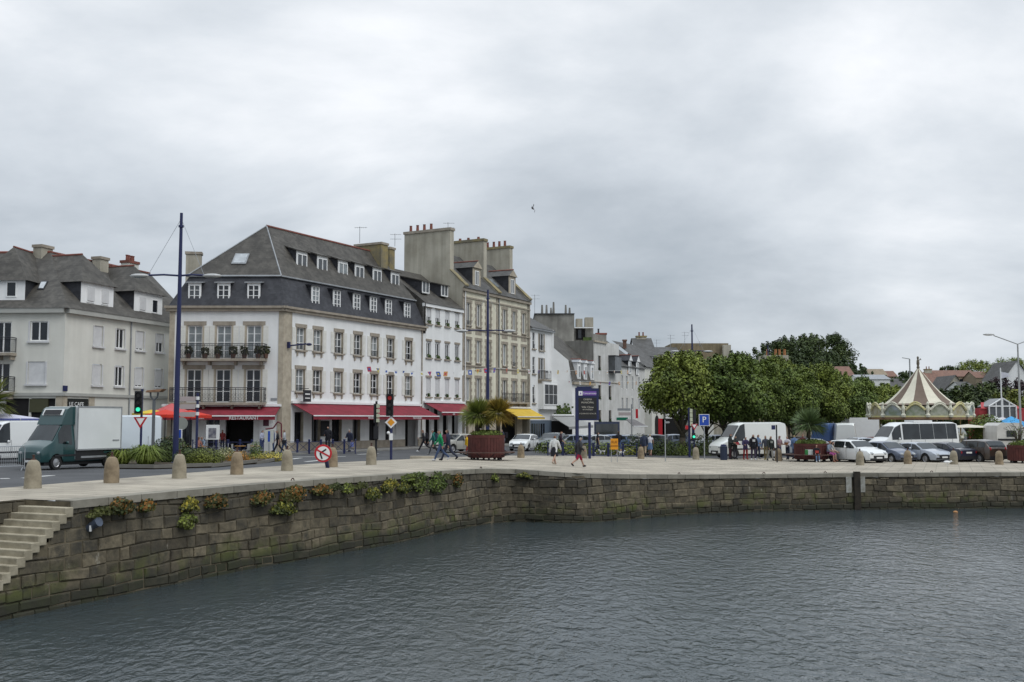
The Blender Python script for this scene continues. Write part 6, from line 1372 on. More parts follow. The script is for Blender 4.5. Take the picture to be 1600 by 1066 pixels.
m.build('twigs', m_bark, t); m = M(); leaves(m, (c3_.x - .2, c3_.y, c3_.z + 2.3), (1.1, 1.0, .9), 260, .05, rd); m.build('leaves', m_lf1, t)
# palm at the extreme left
palm('palm fronds reaching in at the left edge above the stall', (X(-22, 60), 60, gz(-28, 60)), 3.3, 2.1, 60, m_palm, 5)
# low hedges and shrubs beyond the railing
HB = [(873, 701, 2.2, .9, m_lf1), (905, 700, 2.0, .7, m_lf4), (998, 698, 1.8, 1.3, m_lf2), (1028, 698.5, 2.4, 1.1, m_lf2), (1056, 699, 2.2, .9, m_lf1), (940, 699, 2.2, .8, m_lf1), (970, 698.5, 1.9, .7, m_lf4), (1098, 700, 1.6, 1.3, m_lf2)]
HL = ['low green shrub behind the white car and lone bollard', 'yellow green low shrub behind the notice board posts', 'dark rounded shrub left of the couple seen from behind', 'dark shrub right of the woman in denim skirt', 'green shrub left of the nearest tree trunk', 'low green shrub behind the railing left of the works sign', 'yellow green shrub behind the railing right of the works sign', 'dark shrub between the tree trunk and the P sign']
for k, ((px, py, r_, h_, mt), lb) in enumerate(zip(HB, HL)): Y = 87 + k % 3; bush(lb, 0, 0, (r_, 1.0, h_), mt, 1800, .09, 80 + k, grp='shrubs of the road island', loc=(X(px, Y), Y, gz(X(px, Y), Y) - .2))

# ================================================================ VEHICLES
def interp(tab, x):
    if x <= tab[0][0]: return tab[0][1]
    for (a, b_), (c, d) in zip(tab, tab[1:]):
        if x <= c: return b_ + (d - b_) * (x - a) / (c - a)
    return tab[-1][1]
def vehicle(name, lb, cat, loc, rz, L, W, top, belt, wheels, wr, paintm, side, front=None, rear=None, tumble=.22, clear=.26, group=None, lights=True, plate=True, sill=.5, roofrail=False, stripe=None):
    """lofted body; x forward, profile tables run from the rear (-L/2) to the nose"""
    t = thing(name, lb, cat, loc, group, rz, local=True); hw = W / 2
    def bot(x):
        z = clear
        for wx in wheels:
            d = abs(x - wx); ra = wr + .07
            if d < ra: z = max(z, wr + math.sqrt(max(0, ra * ra - d * d)) * .98)
        return z
    def wid(x): k = abs(x) / (L / 2); return hw * (1 - .16 * max(0, (k - .72) / .28) ** 2)
    def B(x): return min(interp(belt, x), interp(top, x) - .03)
    def sec(x):
        T = interp(top, x); b_ = B(x); w_ = wid(x); rw = w_ - tumble * max(0, T - b_) - .02; zb = min(bot(x), b_ - .05)
        pts = [(w_ * .95, zb), (w_, max(zb + .02, min(sill, b_ - .04))), (w_ * .995, b_), (max(.1, rw), T - .07 if T - b_ > .12 else T - .02), (max(.05, rw * .8), T - .01), (0, T + .015)]
        return pts
    n = int(L / .09); xs = [-L / 2 + L * i / n for i in range(n + 1)]; m = M(); vs = []; K = 11
    for x in xs:
        s_ = sec(x); ring = [(x, y, z) for y, z in s_] + [(x, -y, z) for y, z in s_[-2::-1]]; vs += ring
    fs = [(i * K + j, (i + 1) * K + j, (i + 1) * K + j + 1, i * K + j + 1) for i in range(n) for j in range(K - 1)]
    fs += [tuple(range(K))[::-1], tuple(n * K + j for j in range(K))]; m.add(vs, fs); body = m.build('body', paintm, t, smooth=True)
    es = body.modifiers.new('edge', 'EDGE_SPLIT'); es.split_angle = R(32)
    m = M(); m.box((0, 0, .42), (L - .5, W - .34, .4)); m.build('underbody', m_blk_, t)
    # side glass
    for sgn in (1, -1):
        for (xa, xb) in side:
            m = M(); k = max(2, int((xb - xa) / .08)); pts = []
            for i in range(k + 1):
                x = xa + (xb - xa) * i / k; T = interp(top, x); b_ = B(x); w_ = wid(x); rw = max(.1, w_ - tumble * max(0, T - b_) - .02); zt = T - .07
                if zt - b_ < .12: continue
                def at_(z): f = (z - b_) / (zt - b_); return w_ * .995 + (rw - w_ * .995) * f
                z0, z1 = b_ + .03, zt - .04; pts.append(((x, sgn * (at_(z0) + .012), z0), (x, sgn * (at_(z1) + .012), z1)))
            for i in range(len(pts) - 1): q = (pts[i][0], pts[i + 1][0], pts[i + 1][1], pts[i][1]); m.quad(*(q if sgn < 0 else q[::-1]))
            if pts: m.build('side_window', m_cgl, t)
    for nm, rg in (('windscreen', front), ('rear_window', rear)):
        if not rg: continue
        xa, xb = rg; k = 8; m = M(); sg = 1 if nm == 'windscreen' else -1
        rows_ = []
        for i in range(k + 1):
            x = xa + (xb - xa) * i / k; T = interp(top, x); b_ = B(x); w_ = wid(x); rw = max(.1, w_ - tumble * max(0, T - b_) - .02) * .93
            rows_.append([(x + sg * .018, y * rw, T + .012 - (.035 if abs(y) == 1 else .006 if abs(y) > .5 else 0)) for y in (-1, -.78, 0, .78, 1)])
        for i in range(k):
            for j in range(4): m.quad(rows_[i][j], rows_[i + 1][j], rows_[i + 1][j + 1], rows_[i][j + 1])
        m.build(nm, m_cgl, t)
    if L > 5:
        for xs_ in (.78, -.45, -L / 2 + .7):
            for sgn in (1, -1): m = M(); m.box((xs_, sgn * (hw + .001), 1.0), (.018, .012, 1.0)); m.build('door_seam', m_zinc, t)
        for sgn in (1, -1): m = M(); m.box((0, sgn * (hw + .004), .72), (L - 1.6, .02, .10)); m.build('rubbing_strip', m_blk_, t)
    else:
        for xs_ in (wheels[0] + .55, wheels[0] + 1.35, wheels[1] - .35):
            for sgn in (1, -1): m = M(); m.box((xs_, sgn * (hw + .0), .66), (.014, .012, .5)); m.build('door_seam', m_blk_, t)
    # wheels
    for wx in wheels:
        for sgn in (1, -1):
            m = M(); y0 = sgn * (hw - .22); prof = [(wr * .62, 0), (wr * .97, 0), (wr, .04), (wr, .17), (wr * .97, .21), (wr * .62, .21)]
            m.lathe([(r_, z * sgn) for r_, z in prof], (wx, y0, wr), 20, axis='Y'); w_o = m.build('wheel', m_rub, t)
            m = M(); m.lathe([(wr * .64, .19 * sgn), (wr * .58, .17 * sgn), (wr * .2, .19 * sgn), (0, .2 * sgn)], (wx, y0, wr), 10, axis='Y'); m.build('rim', m_rim, w_o)
    fz = interp(top, L / 2 - .12)
    if lights:
        for sgn in (1, -1):
            m = M(); m.ball((L / 2 - .13, sgn * (wid(L / 2) - .20), min(.72 if L < 5 else .86, fz - .10)), .2, 10, sz=(.85, .95, .6)); m.build('headlight', glass('headlamp_glass', (.35, .37, .38), .1), t, smooth=True)
            m = M(); rzz = min(interp(top, -L / 2 + .1) - .25, 1.0); m.ball((-L / 2 + .08, sgn * (wid(L / 2) - .10), rzz), .17, 10, sz=(.6, .7, .95)); m.build('tail_light', paint('tail_red', (.30, .01, .015), .3), t, smooth=True)
            m = M(); mx_ = (front[0] if front[0] > 0 else front[1]) if front else L * .2; mx_ = front[1] - .28 if front else L * .2; m.ball((mx_, sgn * (hw + .1), interp(belt, mx_) + .1), .12, 8, sz=(.6, .9, .75)); m.build('wing_mirror', paintm, t, smooth=True)
    m = M(); m.box((L / 2 - .02, 0, .52), (.08, W * .5, .16)); m.build('grille', m_blk_, t)
    m = M(); m.box((L / 2 + .0, 0, .36), (.07, W * .82, .13)); m.build('bumper_intake', m_blk_, t)
    if plate:
        m = M(); m.box((L / 2 + .045, 0, .45), (.02, .5, .11)); m.build('number_plate', m_plate, t); m = M(); m.box((-L / 2 - .012, 0, .75 if L < 5 else .5), (.02, .5, .11)); m.build('number_plate', m_plate, t)
        m = M(); m.box((-L / 2 + .0, 0, .42), (.08, W * .84, .2)); m.build('rear_bumper', m_blk_, t)
    return t
def car(lb, px, py, rz, kind, col, cn, group=None, Y=None, name='parked_car', cat='car', dz=0.):
    c = G(px, py) if Y is None else Vector((X(px, Y), Y, gz(X(px, Y), Y)))
    c.z = gz(c.x, c.y) - .1 + dz; pm_ = carpaint(cn, col)
    if kind == 'hatch': L, W = 4.1, 1.76; top = [(-2.05, .95), (-1.95, 1.12), (-1.45, 1.43), (-.6, 1.50), (.25, 1.47), (1.05, 1.02), (1.75, .86), (2.05, .66)]; belt = [(-2, .98), (1.1, .90), (2, .7)]; return vehicle(name, lb, cat, c, rz, L, W, top, belt, (-1.25, 1.28), .32, pm_, ((-1.62, -1.02), (-.95, -.08), (0, .95)), (1.0, .32), (-1.98, -1.5), group=group)
    if kind == 'suv': L, W = 4.35, 1.84; top = [(-2.17, 1.02), (-2.08, 1.25), (-1.75, 1.58), (-.9, 1.64), (.25, 1.60), (.95, 1.14), (1.85, .98), (2.17, .74)]; belt = [(-2, 1.1), (1.0, 1.02), (2, .8)]; return vehicle(name, lb, cat, c, rz, L, W, top, belt, (-1.33, 1.36), .35, pm_, ((-1.85, -1.25), (-1.17, -.2), (-.1, .85)), (.92, .32), (-2.12, -1.8), group=group, clear=.3)
    if kind == 'sedan': L, W = 4.6, 1.82; top = [(-2.3, .92), (-2.2, 1.02), (-1.75, 1.07), (-.95, 1.40), (-.2, 1.45), (.45, 1.41), (1.25, .98), (1.95, .84), (2.3, .64)]; belt = [(-2.2, .98), (1.1, .90), (2.2, .7)]; return vehicle(name, lb, cat, c, rz, L, W, top, belt, (-1.38, 1.42), .33, pm_, ((-1.35, -.8), (-.72, .1), (.18, 1.1)), (1.2, .5), (-1.72, -1.0), group=group)
    if kind == 'van': L, W = 5.9, 2.0; top = [(-2.95, 2.55), (-2.88, 2.68), (-2.5, 2.74), (.9, 2.72), (1.25, 2.60), (1.95, 1.58), (2.75, 1.20), (2.95, .95)]; belt = [(-2.9, 1.35), (1.9, 1.30), (2.9, 1.0)]; return vehicle(name, lb, cat, c, rz, L, W, top, belt, (-1.7, 1.85), .36, pm_, ((.85, 1.75),), (1.92, 1.32), None, tumble=.08, clear=.35, group=group)
    if kind == 'minibus': L, W = 7.1, 2.05; top = [(-3.55, 2.5), (-3.48, 2.68), (-3.1, 2.75), (1.5, 2.72), (2.1, 2.45), (2.7, 1.60), (3.35, 1.22), (3.55, .95)]; belt = [(-3.5, 1.45), (2.6, 1.38), (3.5, 1.0)]; return vehicle(name, lb, cat, c, rz, L, W, top, belt, (-1.9, 2.35), .36, pm_, ((-3.35, -2.42), (-2.39, -1.26), (-1.23, -.07), (-.04, 1.45), (1.6, 2.4)), (2.68, 2.12), (-3.53, -3.3), tumble=.12, clear=.32, group=group)
GP = 'cars parked in a row behind the quay bollards'
car('white crossover car parked at the left of the quay row, nose towards us', 1338, 721.8, R(-66), 'suv', (.74, .75, .74), 'pearl_white', GP)
car('grey blue hatchback parked between the white and the silver car', 1386, 720.6, R(-66), 'hatch', (.10, .12, .17), 'grey_blue', GP)
car('silver saloon car with nose towards us, middle of the quay row', 1436, 720.6, R(-66), 'sedan', (.38, .41, .46), 'silver', GP)
car('dark navy saloon parked tail first beside the silver car', 1475, 720.2, R(112), 'sedan', (.020, .022, .040), 'navy', GP)
car('brown off road car seen from behind at the right of the row', 1523, 720.6, R(110), 'suv', (.052, .036, .028), 'brown', GP)
mb = car('white passenger minibus with a long band of tinted windows', 1424, 0, R(194), 'minibus', (.72, .73, .72), 'bus_white', Y=79.5, name='minibus', cat='minibus', dz=.1)
m = M(); m.box((-.6, 0, 2.82), (1.6, 1.2, .14)); m.build('roof_unit', m_whp, mb)
wv = car('white high roof delivery van behind the waiting people', 1169, 715.8, R(200), 'van', (.70, .71, .68), 'van_white', name='delivery_van', cat='van', dz=.1)
GM = 'cars in the street beyond the railings'
car('white hatchback car with black grille driving towards us by the yellow awning', 819, 702.5, R(252), 'hatch', (.74, .75, .75), 'pearl_white', GM, name='car')
car('beige grey car behind the walkers in green and dark clothes', 714, 704.5, R(228), 'hatch', (.36, .35, .31), 'beige_grey', GM, name='car')
car('dark grey estate car right of the white hatchback', 862, 702, R(250), 'suv', (.06, .08, .085), 'dark_grey_green', GM, name='car')
car('blue grey car just left of the notice board', 890, 0, R(200), 'hatch', (.16, .19, .25), 'steel_blue', GM, Y=98, name='car')
car('pale grey car just right of the notice board', 925, 0, R(200), 'hatch', (.33, .36, .38), 'pale_grey', GM, Y=102, name='car')
car('blue car behind the works sign', 950, 0, R(195), 'hatch', (.09, .14, .25), 'mid_blue', GM, Y=106, name='car')
car('grey car behind the man in black by the works sign', 977, 0, R(195), 'sedan', (.22, .24, .27), 'mid_grey', GM, Y=110, name='car')
car('dark car behind the couple seen from behind', 1015, 0, R(190), 'hatch', (.05, .055, .07), 'charcoal', GM, Y=108, name='car')
car('blue grey car left of the nearest tree trunk', 1046, 0, R(190), 'hatch', (.14, .17, .24), 'steel_blue', GM, Y=110, name='car')
car('silver car between the tree trunk and the white van', 1112, 0, R(190), 'hatch', (.38, .41, .46), 'silver', GM, Y=106, name='car')
GF = 'vehicles parked under the leafy row'
car('blue van seen from behind, above the palm planter people', 1293, 0, R(60), 'van', (.05, .11, .28), 'van_blue', GF, Y=98, name='parked_van', cat='van')
car('small white van right beside the blue van', 1318, 0, R(75), 'van', (.70, .71, .68), 'van_white', GF, Y=96, name='parked_van', cat='van')
car('silver car roof left of the dark red car under the box truck', 1337, 0, R(200), 'hatch', (.38, .41, .46), 'silver', GF, Y=90, name='car')
car('dark red car between the silver car and the minibus nose', 1356, 0, R(200), 'hatch', (.14, .03, .03), 'dark_red', GF, Y=92, name='car')
car('grey car behind the palm of the bench planter', 1262, 0, R(190), 'sedan', (.33, .36, .38), 'pale_grey', GF, Y=88, name='car')
# white box truck under the trees
Y = 108; x = X(1344, Y); t = thing('box_truck', 'plain white box body truck under the leafy row left of the minibus', 'truck', (x, Y, gz(x, Y)), local=True, rz=R(5)); m = M(); m.box((0, 0, 2.1), (3.3, 2.1, 2.1)); m.build('cargo_box', m_whp, t); m = M(); m.box((0, 0, .75), (3.6, 1.8, .5)); m.build('chassis', m_blk_, t)
for wx in (-1.1, 1.1): m = M(); m.lathe([(0, 0), (.4, 0), (.4, .2), (0, .2)], (wx, -1.0, .4), 16, axis='Y'); m.build('wheel', m_rub, t)
# green refrigerated truck at the left
m_tgr = carpaint('truck_green', (.010, .050, .052))
c = G(112, 728); c.z = gz(c.x, c.y) - .1; L = 6.0
t = vehicle('box_truck', 'dark green cab truck with a large white refrigerated box body', 'truck', c, R(245), L, 2.0, [(-L / 2, .9), (.75, .92), (.8, 2.3), (.95, 2.4), (1.55, 2.38), (1.7, 2.3), (2.3, 1.5), (2.85, 1.2), (3.0, .9)], [(-3, .85), (2.2, 1.35), (2.9, 1.0)], (-1.75, 2.05), .37, m_tgr, ((1.0, 1.95),), (2.3, 1.72), None, tumble=.10, clear=.4); t.scale = (.80, .88, .89)
m = M(); m.box((-.95, 0, 2.12), (3.35, 2.12, 2.28)); bx_ = m.build('cargo_box', mat('box_white', (.70, .72, .71), .5, (.64, .66, .65), .6), t); bvm = bx_.modifiers.new('b', 'BEVEL'); bvm.width = .03
m = M()
for y in (-1.07, 1.07):
    m.box((-.95, y, .99), (3.38, .03, .08)); m.box((-.95, y, 3.24), (3.38, .03, .07)); m.box((-2.6, y, 2.12), (.07, .03, 2.2)); m.box((.7, y, 2.12), (.07, .03, 2.2))
m.build('box_trim', m_zinc, bx_)
m = M(); m.box((-2.2, 1.075, 1.45), (.5, .012, .07)); m.build('small_lettering', m_zinc, bx_)
m = M(); m.ext([(.74, -.9, 2.3), (1.72, -.9, 2.3), (1.5, -.9, 2.75), (1.3, -.9, 3.1), (1.1, -.9, 3.22), (.74, -.9, 3.25)], (0, 1.8, 0)); m.build('wind_deflector', m_tgr, t)
m = M(); m.ext([(1.5, -.72, 2.78), (1.54, -.72, 2.80), (1.36, -.72, 3.12), (1.31, -.72, 3.10)], (0, 1.44, 0)); o = m.build('cooling_unit', m_whp, t); m = M(); m.ext([(1.53, -.6, 2.82), (1.57, -.6, 2.84), (1.41, -.6, 3.08), (1.37, -.6, 3.08)], (0, 1.2, 0)); m.build('cooling_grille', m_blk_, o)
m = M(); m.box((-.6, 1.0, .6), (1.9, .04, .1)); m.build('side_guard', m_zinc, t)
m = M(); m.box((-.3, 0, .72), (2.1, 2.016, .56)); m.build('chassis', m_blk_, t)
m = M(); m.box((-2.62, 0, .72), (.8, 2.016, .5)); m.build('chassis', m_blk_, t)
c = G(-8, 728); car('white van parked left of the green truck, cut by the left edge', 22, 0, R(238), 'van', (.72, .73, .74), 'bus_white', Y=58, name='delivery_van', cat='van').scale = (.9, .95, .86)
car('white van parked behind the truck box with its side to us', 172, 0, R(196), 'van', (.62, .68, .72), 'van_pale', Y=61.5, name='delivery_van', cat='van')
# stall canopy at the left
Y = 61; xa, xb = X(-40, Y), X(47, Y); t = thing('market_canopy', 'pale lilac market canopy behind the vans at the left edge', 'canopy', ((xa + xb) / 2, Y, gz(xa, Y))); m = M(); zt, ze_ = Zp(646, Y, 10), Zp(654, Y, 47); cx = X(8, Y)
cn_ = [(xa, Y - 1.2, ze_), (xb, Y - 1.2, ze_), (xb, Y + 1.5, ze_), (xa, Y + 1.5, ze_)]; ap_ = (cx, Y, zt); [m.poly([cn_[i], cn_[(i + 1) % 4], ap_]) for i in range(4)]; m.build('canopy_cloth', mat('lilac_cloth', (.58, .57, .68), .8), t)
m = M(); [m.box(((cn_[i][0] + cn_[(i + 1) % 4][0]) / 2, (cn_[i][1] + cn_[(i + 1) % 4][1]) / 2, ze_ - .14), (abs(cn_[i][0] - cn_[(i + 1) % 4][0]) + .02, abs(cn_[i][1] - cn_[(i + 1) % 4][1]) + .02, .28)) for i in range(4)]; m.build('valance', paint('blue_valance', (.12, .14, .35)), t)
for q in cn_: m = M(); m.tube((q[0], q[1], gz(xa, Y) - .1), q, .03, n=6); m.build('leg', m_steel, t)
# caravan and tents at the right
Y = 84; x = X(1572, Y); t = thing('caravan', 'white caravan with a dark stripe behind the brown off road car', 'caravan', (x, Y, gz(x, Y)), local=True, rz=R(-8)); m = M(); m.ext([(-1.05, -1, .55), (1.05, -1, .55), (1.05, -1, 1.9), (.95, -1, 2.5), (.7, -1, 2.68), (-.7, -1, 2.68), (-.98, -1, 2.45), (-1.05, -1, 1.9)], (0, 3.6, 0)); m.build('body', mat('caravan_white', (.62, .60, .56), .5), t)
m = M(); m.box((0, -1.02, 1.32), (2.0, .02, .16)); m.build('stripe', m_blk_, t); m = M(); m.box((.05, -1.02, 1.8), (.75, .03, .5)); m.build('window', m_cgl, t); m = M(); m.box((0, 0, .45), (2.0, 1.8, .25)); m.build('chassis', m_blk_, t); m = M(); m.lathe([(0, 0), (.32, 0), (.32, .2), (0, .2)], (-.6, -1.0, .32), 14, axis='Y'); m.build('wheel', m_rub, t)
def tent(lb, px, Y, ya, yb, w_, mt, n='gazebo'):
    x = X(px, Y); g0 = gz(x, Y); za_, zb_ = Zp(ya, Y, px), Zp(yb, Y, px); t = thing(n, lb, 'tent', (x, Y, g0)); m = M(); h = w_ / 2; c_ = [(x - h, Y - h, zb_), (x + h, Y - h, zb_), (x + h, Y + h, zb_), (x - h, Y + h, zb_)]; [m.poly([c_[i], c_[(i + 1) % 4], (x, Y, za_)]) for i in range(4)]
    m.build('tent_roof', mt, t)
    for q in c_: m = M(); m.tube((q[0], q[1], g0), q, .03, n=5); m.build('leg', m_steel, t)
tent('bright blue pointed tent roof behind the caravan', 1580, 92, 650.5, 667, 2.9, mat('blue_tent', (.06, .32, .62), .7)); tent('white pointed tent left of the blue tent', 1555, 96, 650, 662, 2.2, mat('white_tent', (.68, .68, .68), .8)); tent('grey white tent between the white and the blue tents', 1566, 99, 651, 664, 2.2, mat('grey_tent', (.52, .50, .52), .8)); tent('cream flat canopy between the minibus and the round bush', 1512, 88, 663, 668, 3.4, mat('cream_tent', (.60, .56, .46), .8), 'stall_canopy')
bush('large round dark green bush left of the caravan', 0, 0, (1.7, 1.5, 1.5), m_lf1, 5000, .1, 90, 'round_bush', None, loc=(X(1541, 90), 90, gz(40, 90) + .6), up=.9)
# little red house
Y = 118; t = thing('red_house', 'little red wooden house with a pointed white framed glass gable', 'building', (X(1561, Y), Y, gz(50, Y))); g0 = gz(50, Y)
xa, xb, xc = X(1546, Y), X(1588, Y), X(1567, Y); ze_, zt = Zp(635, Y, 1567), Zp(622.5, Y, 1567); m = M(); m.box(((X(1534, Y) + X(1605, Y)) / 2, Y + 2, (g0 + ze_) / 2 - .1), (X(1605, Y) - X(1534, Y), 3, ze_ - g0 - .2)); m.build('wall', mat('red_boards', (.40, .05, .055), .7), t)
m = M(); m.quad((X(1536, Y), Y + .4, ze_ - .3), (X(1602, Y), Y + .4, ze_ - .3), (X(1600, Y), Y + 3, ze_ + .5), (X(1552, Y), Y + 3, ze_ + .5)); m.build('roof', mat('red_boards', (.40, .05, .055)), t)
m = M(); m.ext([(xa, Y, g0 + 1.2), (xb, Y, g0 + 1.2), (xb, Y, ze_), (xc, Y, zt), (xa, Y, ze_)], (0, 3, 0)); o = m.build('glass_gable', m_gl[2], t)
m = M(); fr_ = [(xa, g0 + 1.2), (xb, g0 + 1.2), (xb, ze_), (xc, zt), (xa, ze_)]
for i in range(5): a, b_ = fr_[i], fr_[(i + 1) % 5]; m.tube((a[0], Y - .05, a[1]), (b_[0], Y - .05, b_[1]), .09, n=5)
m.tube((xa, Y - .05, ze_), (xb, Y - .05, ze_), .08, n=5); [m.tube((xa + (xb - xa) * f, Y - .05, g0 + 1.2), (xa + (xb - xa) * f, Y - .05, ze_ + (zt - ze_) * (1 - abs(f - .5) * 2)), .08, n=5) for f in (.25, .5, .75)]; m.build('white_frame', m_whp, o)

# ================================================================ CAROUSEL
Y = 97.; cx_ = X(1437, Y); g0 = gz(cx_, Y); t = thing('carousel', 'round fairground carousel with a pointed brown and cream striped canopy', 'carousel', (cx_, Y, g0)); Rr = X(1517, Y) - cx_ - .1
Rr = Rr * .98; z_t = Zp(576, Y, 1437); z_e = Zp(631, Y, 1437); z_r = Zp(630, Y - Rr, 1437)
zlo, zhi = Zp(652, Y - Rr, 1437), Zp(629, Y - Rr, 1437)
Rc_ = (X(1485, Y) - X(1389, Y)) / 2 * 1.08; n = 14; prof = [(1.0, 0), (.80, .15), (.62, .31), (.44, .50), (.27, .71), (.12, .89), (.03, 1.0)]
m = M(); K = 2
for k in range(n):
    for i in range(len(prof) - 1):
        q = []
        for (r_, h_) in (prof[i], prof[i + 1]):
            for s_ in (0, 1): a = 2 * PI * (k + s_) / n + .12; q.append((cx_ + math.cos(a) * r_ * Rc_, Y + math.sin(a) * r_ * Rc_, z_e + (z_t - z_e) * h_))
        m.quad(q[0], q[1], q[3], q[2], k % 2)
m.build('striped_canopy', [mat('cream_stripe', (.66, .62, .50), .8), mat('brown_stripe', (.17, .125, .095), .8)], t)
m = M(); m.lathe([(Rc_, z_e), (Rr - .3, zhi - .2)], (cx_, Y, 0), 40); m.build('skirt_roof', mat('brown_stripe', (.17, .125, .095)), t)
# statue finial
m = M(); zz_ = z_t; m.lathe([(.12, 0), (.16, .1), (.10, .25), (.15, .45), (.13, .75), (.07, .88), (.11, .98), (.10, 1.1), (0, 1.18)], (cx_, Y, zz_), 8); m.path([(cx_ + .1, Y, zz_ + .75), (cx_ + .25, Y, zz_ + .95), (cx_ + .3, Y, zz_ + .8)], .035, 5); m.build('finial_statue', mat('bronze', (.14, .12, .09), .5), t, smooth=True)
m_gold = mat('gilt_cream', (.62, .56, .22), .5, (.55, .50, .34), 3); m_cr2 = mat('carousel_cream', (.66, .64, .52), .6)
nb = 14; 
def ringpt(a, r_, z): return Vector((cx_ + math.cos(a) * r_, Y + math.sin(a) * r_, z))
m = M(); m.lathe([(Rr - .06, zlo), (Rr, zlo), (Rr, zlo + .14), (Rr - .06, zlo + .14)], (cx_, Y, 0), 56); m.build('gilt_rim', m_gold, t)
m = M(); m.lathe([(Rr - .02, zlo - .22), (Rr - .02, zlo)], (cx_, Y, 0), 56); m.build('fringe', mat('fringe_brown', (.28, .17, .10), .8), t)
pics = [mat('painted_landscape_green', (.20, .25, .14), .6, (.42, .42, .36), 2), mat('painted_sky_blue', (.36, .40, .42), .6, (.22, .26, .18), 1.5), mat('painted_amber', (.32, .27, .15), .6, (.44, .42, .34), 3), mat('painted_grey', (.42, .42, .36), .6, (.28, .30, .22), 3)]
for k in range(nb):
    a0, a1 = 2 * PI * k / nb, 2 * PI * (k + 1) / nb; am = (a0 + a1) / 2; H_ = zhi - zlo
    m = M(); pts = []; ns = 10
    for i in range(ns + 1):
        a = a0 + (a1 - a0) * (.1 + .8 * i / ns); pts.append((a, zlo + .14 + (H_ - .2) * (.45 + .5 * math.sin(PI * i / ns))))
    for i in range(ns): m.quad(ringpt(pts[i][0], Rr - .05, zlo + .12), ringpt(pts[i + 1][0], Rr - .05, zlo + .12), ringpt(pts[i + 1][0], Rr - .05, pts[i + 1][1]), ringpt(pts[i][0], Rr - .05, pts[i][1]))
    o = m.build('painted_board', pics[(k * 3 + 1) % 4], t)
    m = M(); m.path([ringpt(a, Rr, z) for a, z in pts], .11, 5); m.path([ringpt(a, Rr + .03, z + .16) for a, z in pts[2:9]], .07, 5); m.build('gilt_arch', m_gold if k % 2 else m_cr2, o)
    m = M(); c_ = ringpt(a0, Rr, 0); m.lathe([(.2, zlo), (.24, zlo + .2), (.13, zlo + .35), (.17, zlo + H_ * .6), (.1, zlo + H_ * .8), (.13, zlo + H_ * .95), (0, zlo + H_ * 1.08)], (c_.x, c_.y, 0), 7); m.build('cherub_post', m_cr2, t)
m = M(); m.lathe([(Rr - .1, zlo + .02), (0, zlo + .4)], (cx_, Y, 0), 40); m.build('ceiling', m_dark, t)
m = M(); m.lathe([(0, .3), (Rr - .3, .3), (Rr - .3, .0)], (cx_, Y, g0), 40); m.build('platform', mat('platform_wood', (.16, .09, .05), .7), t)
m = M(); m.lathe([(1.3, .3), (1.3, zlo - g0 + .2)], (cx_, Y, g0), 14); m.build('centre_drum', mat('drum_maroon', (.10, .05, .04), .7), t)
m = M(); leaves(m, (0, 0, 0), (1, 1, 1), 1, .01, random.Random(1)); 
for k in range(16):
    a = 2 * PI * k / 16; r_ = Rr * (.62 if k % 2 else .82); m = M(); p = ringpt(a, r_, g0 + .3); m.tube(p, (p.x, p.y, zlo), .03, n=5); o = m.build('brass_pole', mat('brass', (.45, .32, .12), .35, metal=.8), t)
    m = M(); d_ = Vector((-math.sin(a), math.cos(a), 0)); b0 = p + Vector((0, 0, 1.0)); m.path([b0 - d_ * .4, b0 + d_ * .3], .17, 7); m.path([b0 + d_ * .3, b0 + d_ * .5 + Vector((0, 0, .45))], .10, 6); m.path([b0 + d_ * .48 + Vector((0, 0, .45)), b0 + d_ * .78 + Vector((0, 0, .3))], .08, 6)
    for s_ in (-.35, .25): m.path([b0 + d_ * s_, b0 + d_ * (s_ + .2) - Vector((0, 0, .35)), b0 + d_ * (s_ + .05) - Vector((0, 0, .6))], .05, 5)
    m.build('wooden_horse', (m_cr2, mat('horse_brown', (.2, .1, .05), .5))[k % 2], t)

# ================================================================ TERRACE, PARASOLS, BUNTING, SMALL THINGS
def parasol(lb, px, Y, yt, yb, R_, mt, n=8):
    x = X(px, Y); g0 = gz(x, Y) - .1; zt, zb_ = Zp(yt, Y, px), Zp(yb, Y, px); t = thing('parasol', lb, 'parasol', (x, Y, g0), 'parasols of the restaurant terrace'); pole(t, (x, Y, g0), (x, Y, zt), .035, m_iron)
    m = M(); ps_ = [Vector((x + math.cos(2 * PI * (k + .5) / n) * R_, Y + math.sin(2 * PI * (k + .5) / n) * R_, zb_)) for k in range(n)]
    for k in range(n): a, b_ = ps_[k], ps_[(k + 1) % n]; m.poly([a, b_, (x, Y, zt)]); m.quad(a - Vector((0, 0, .2)), b_ - Vector((0, 0, .2)), b_, a)
    m.build('parasol_cloth', mt, t); m = M(); [m.tube((x, Y, zt - .15), p, .015, n=4) for p in ps_]; m.build('ribs', m_iron, t)
m_prd = mat('scarlet_cloth', (.60, .035, .015), .7, (.48, .03, .015), 1); parasol('scarlet parasol left of the tall blue lamp post', 258, 69, 640, 648, 1.3, m_prd); parasol('scarlet parasol right of the tall blue lamp post', 297, 71, 641, 649, 1.45, m_prd); parasol('yellow parasol behind the traffic light with yield sign', 238, 74, 640, 646, 1.4, mat('yellow_cloth', (.66, .48, .05), .7)); parasol('scarlet white topped parasol against the building corner', 268, 76, 630, 645, 1.5, mat('faded_red_cloth', (.50, .10, .10), .7))
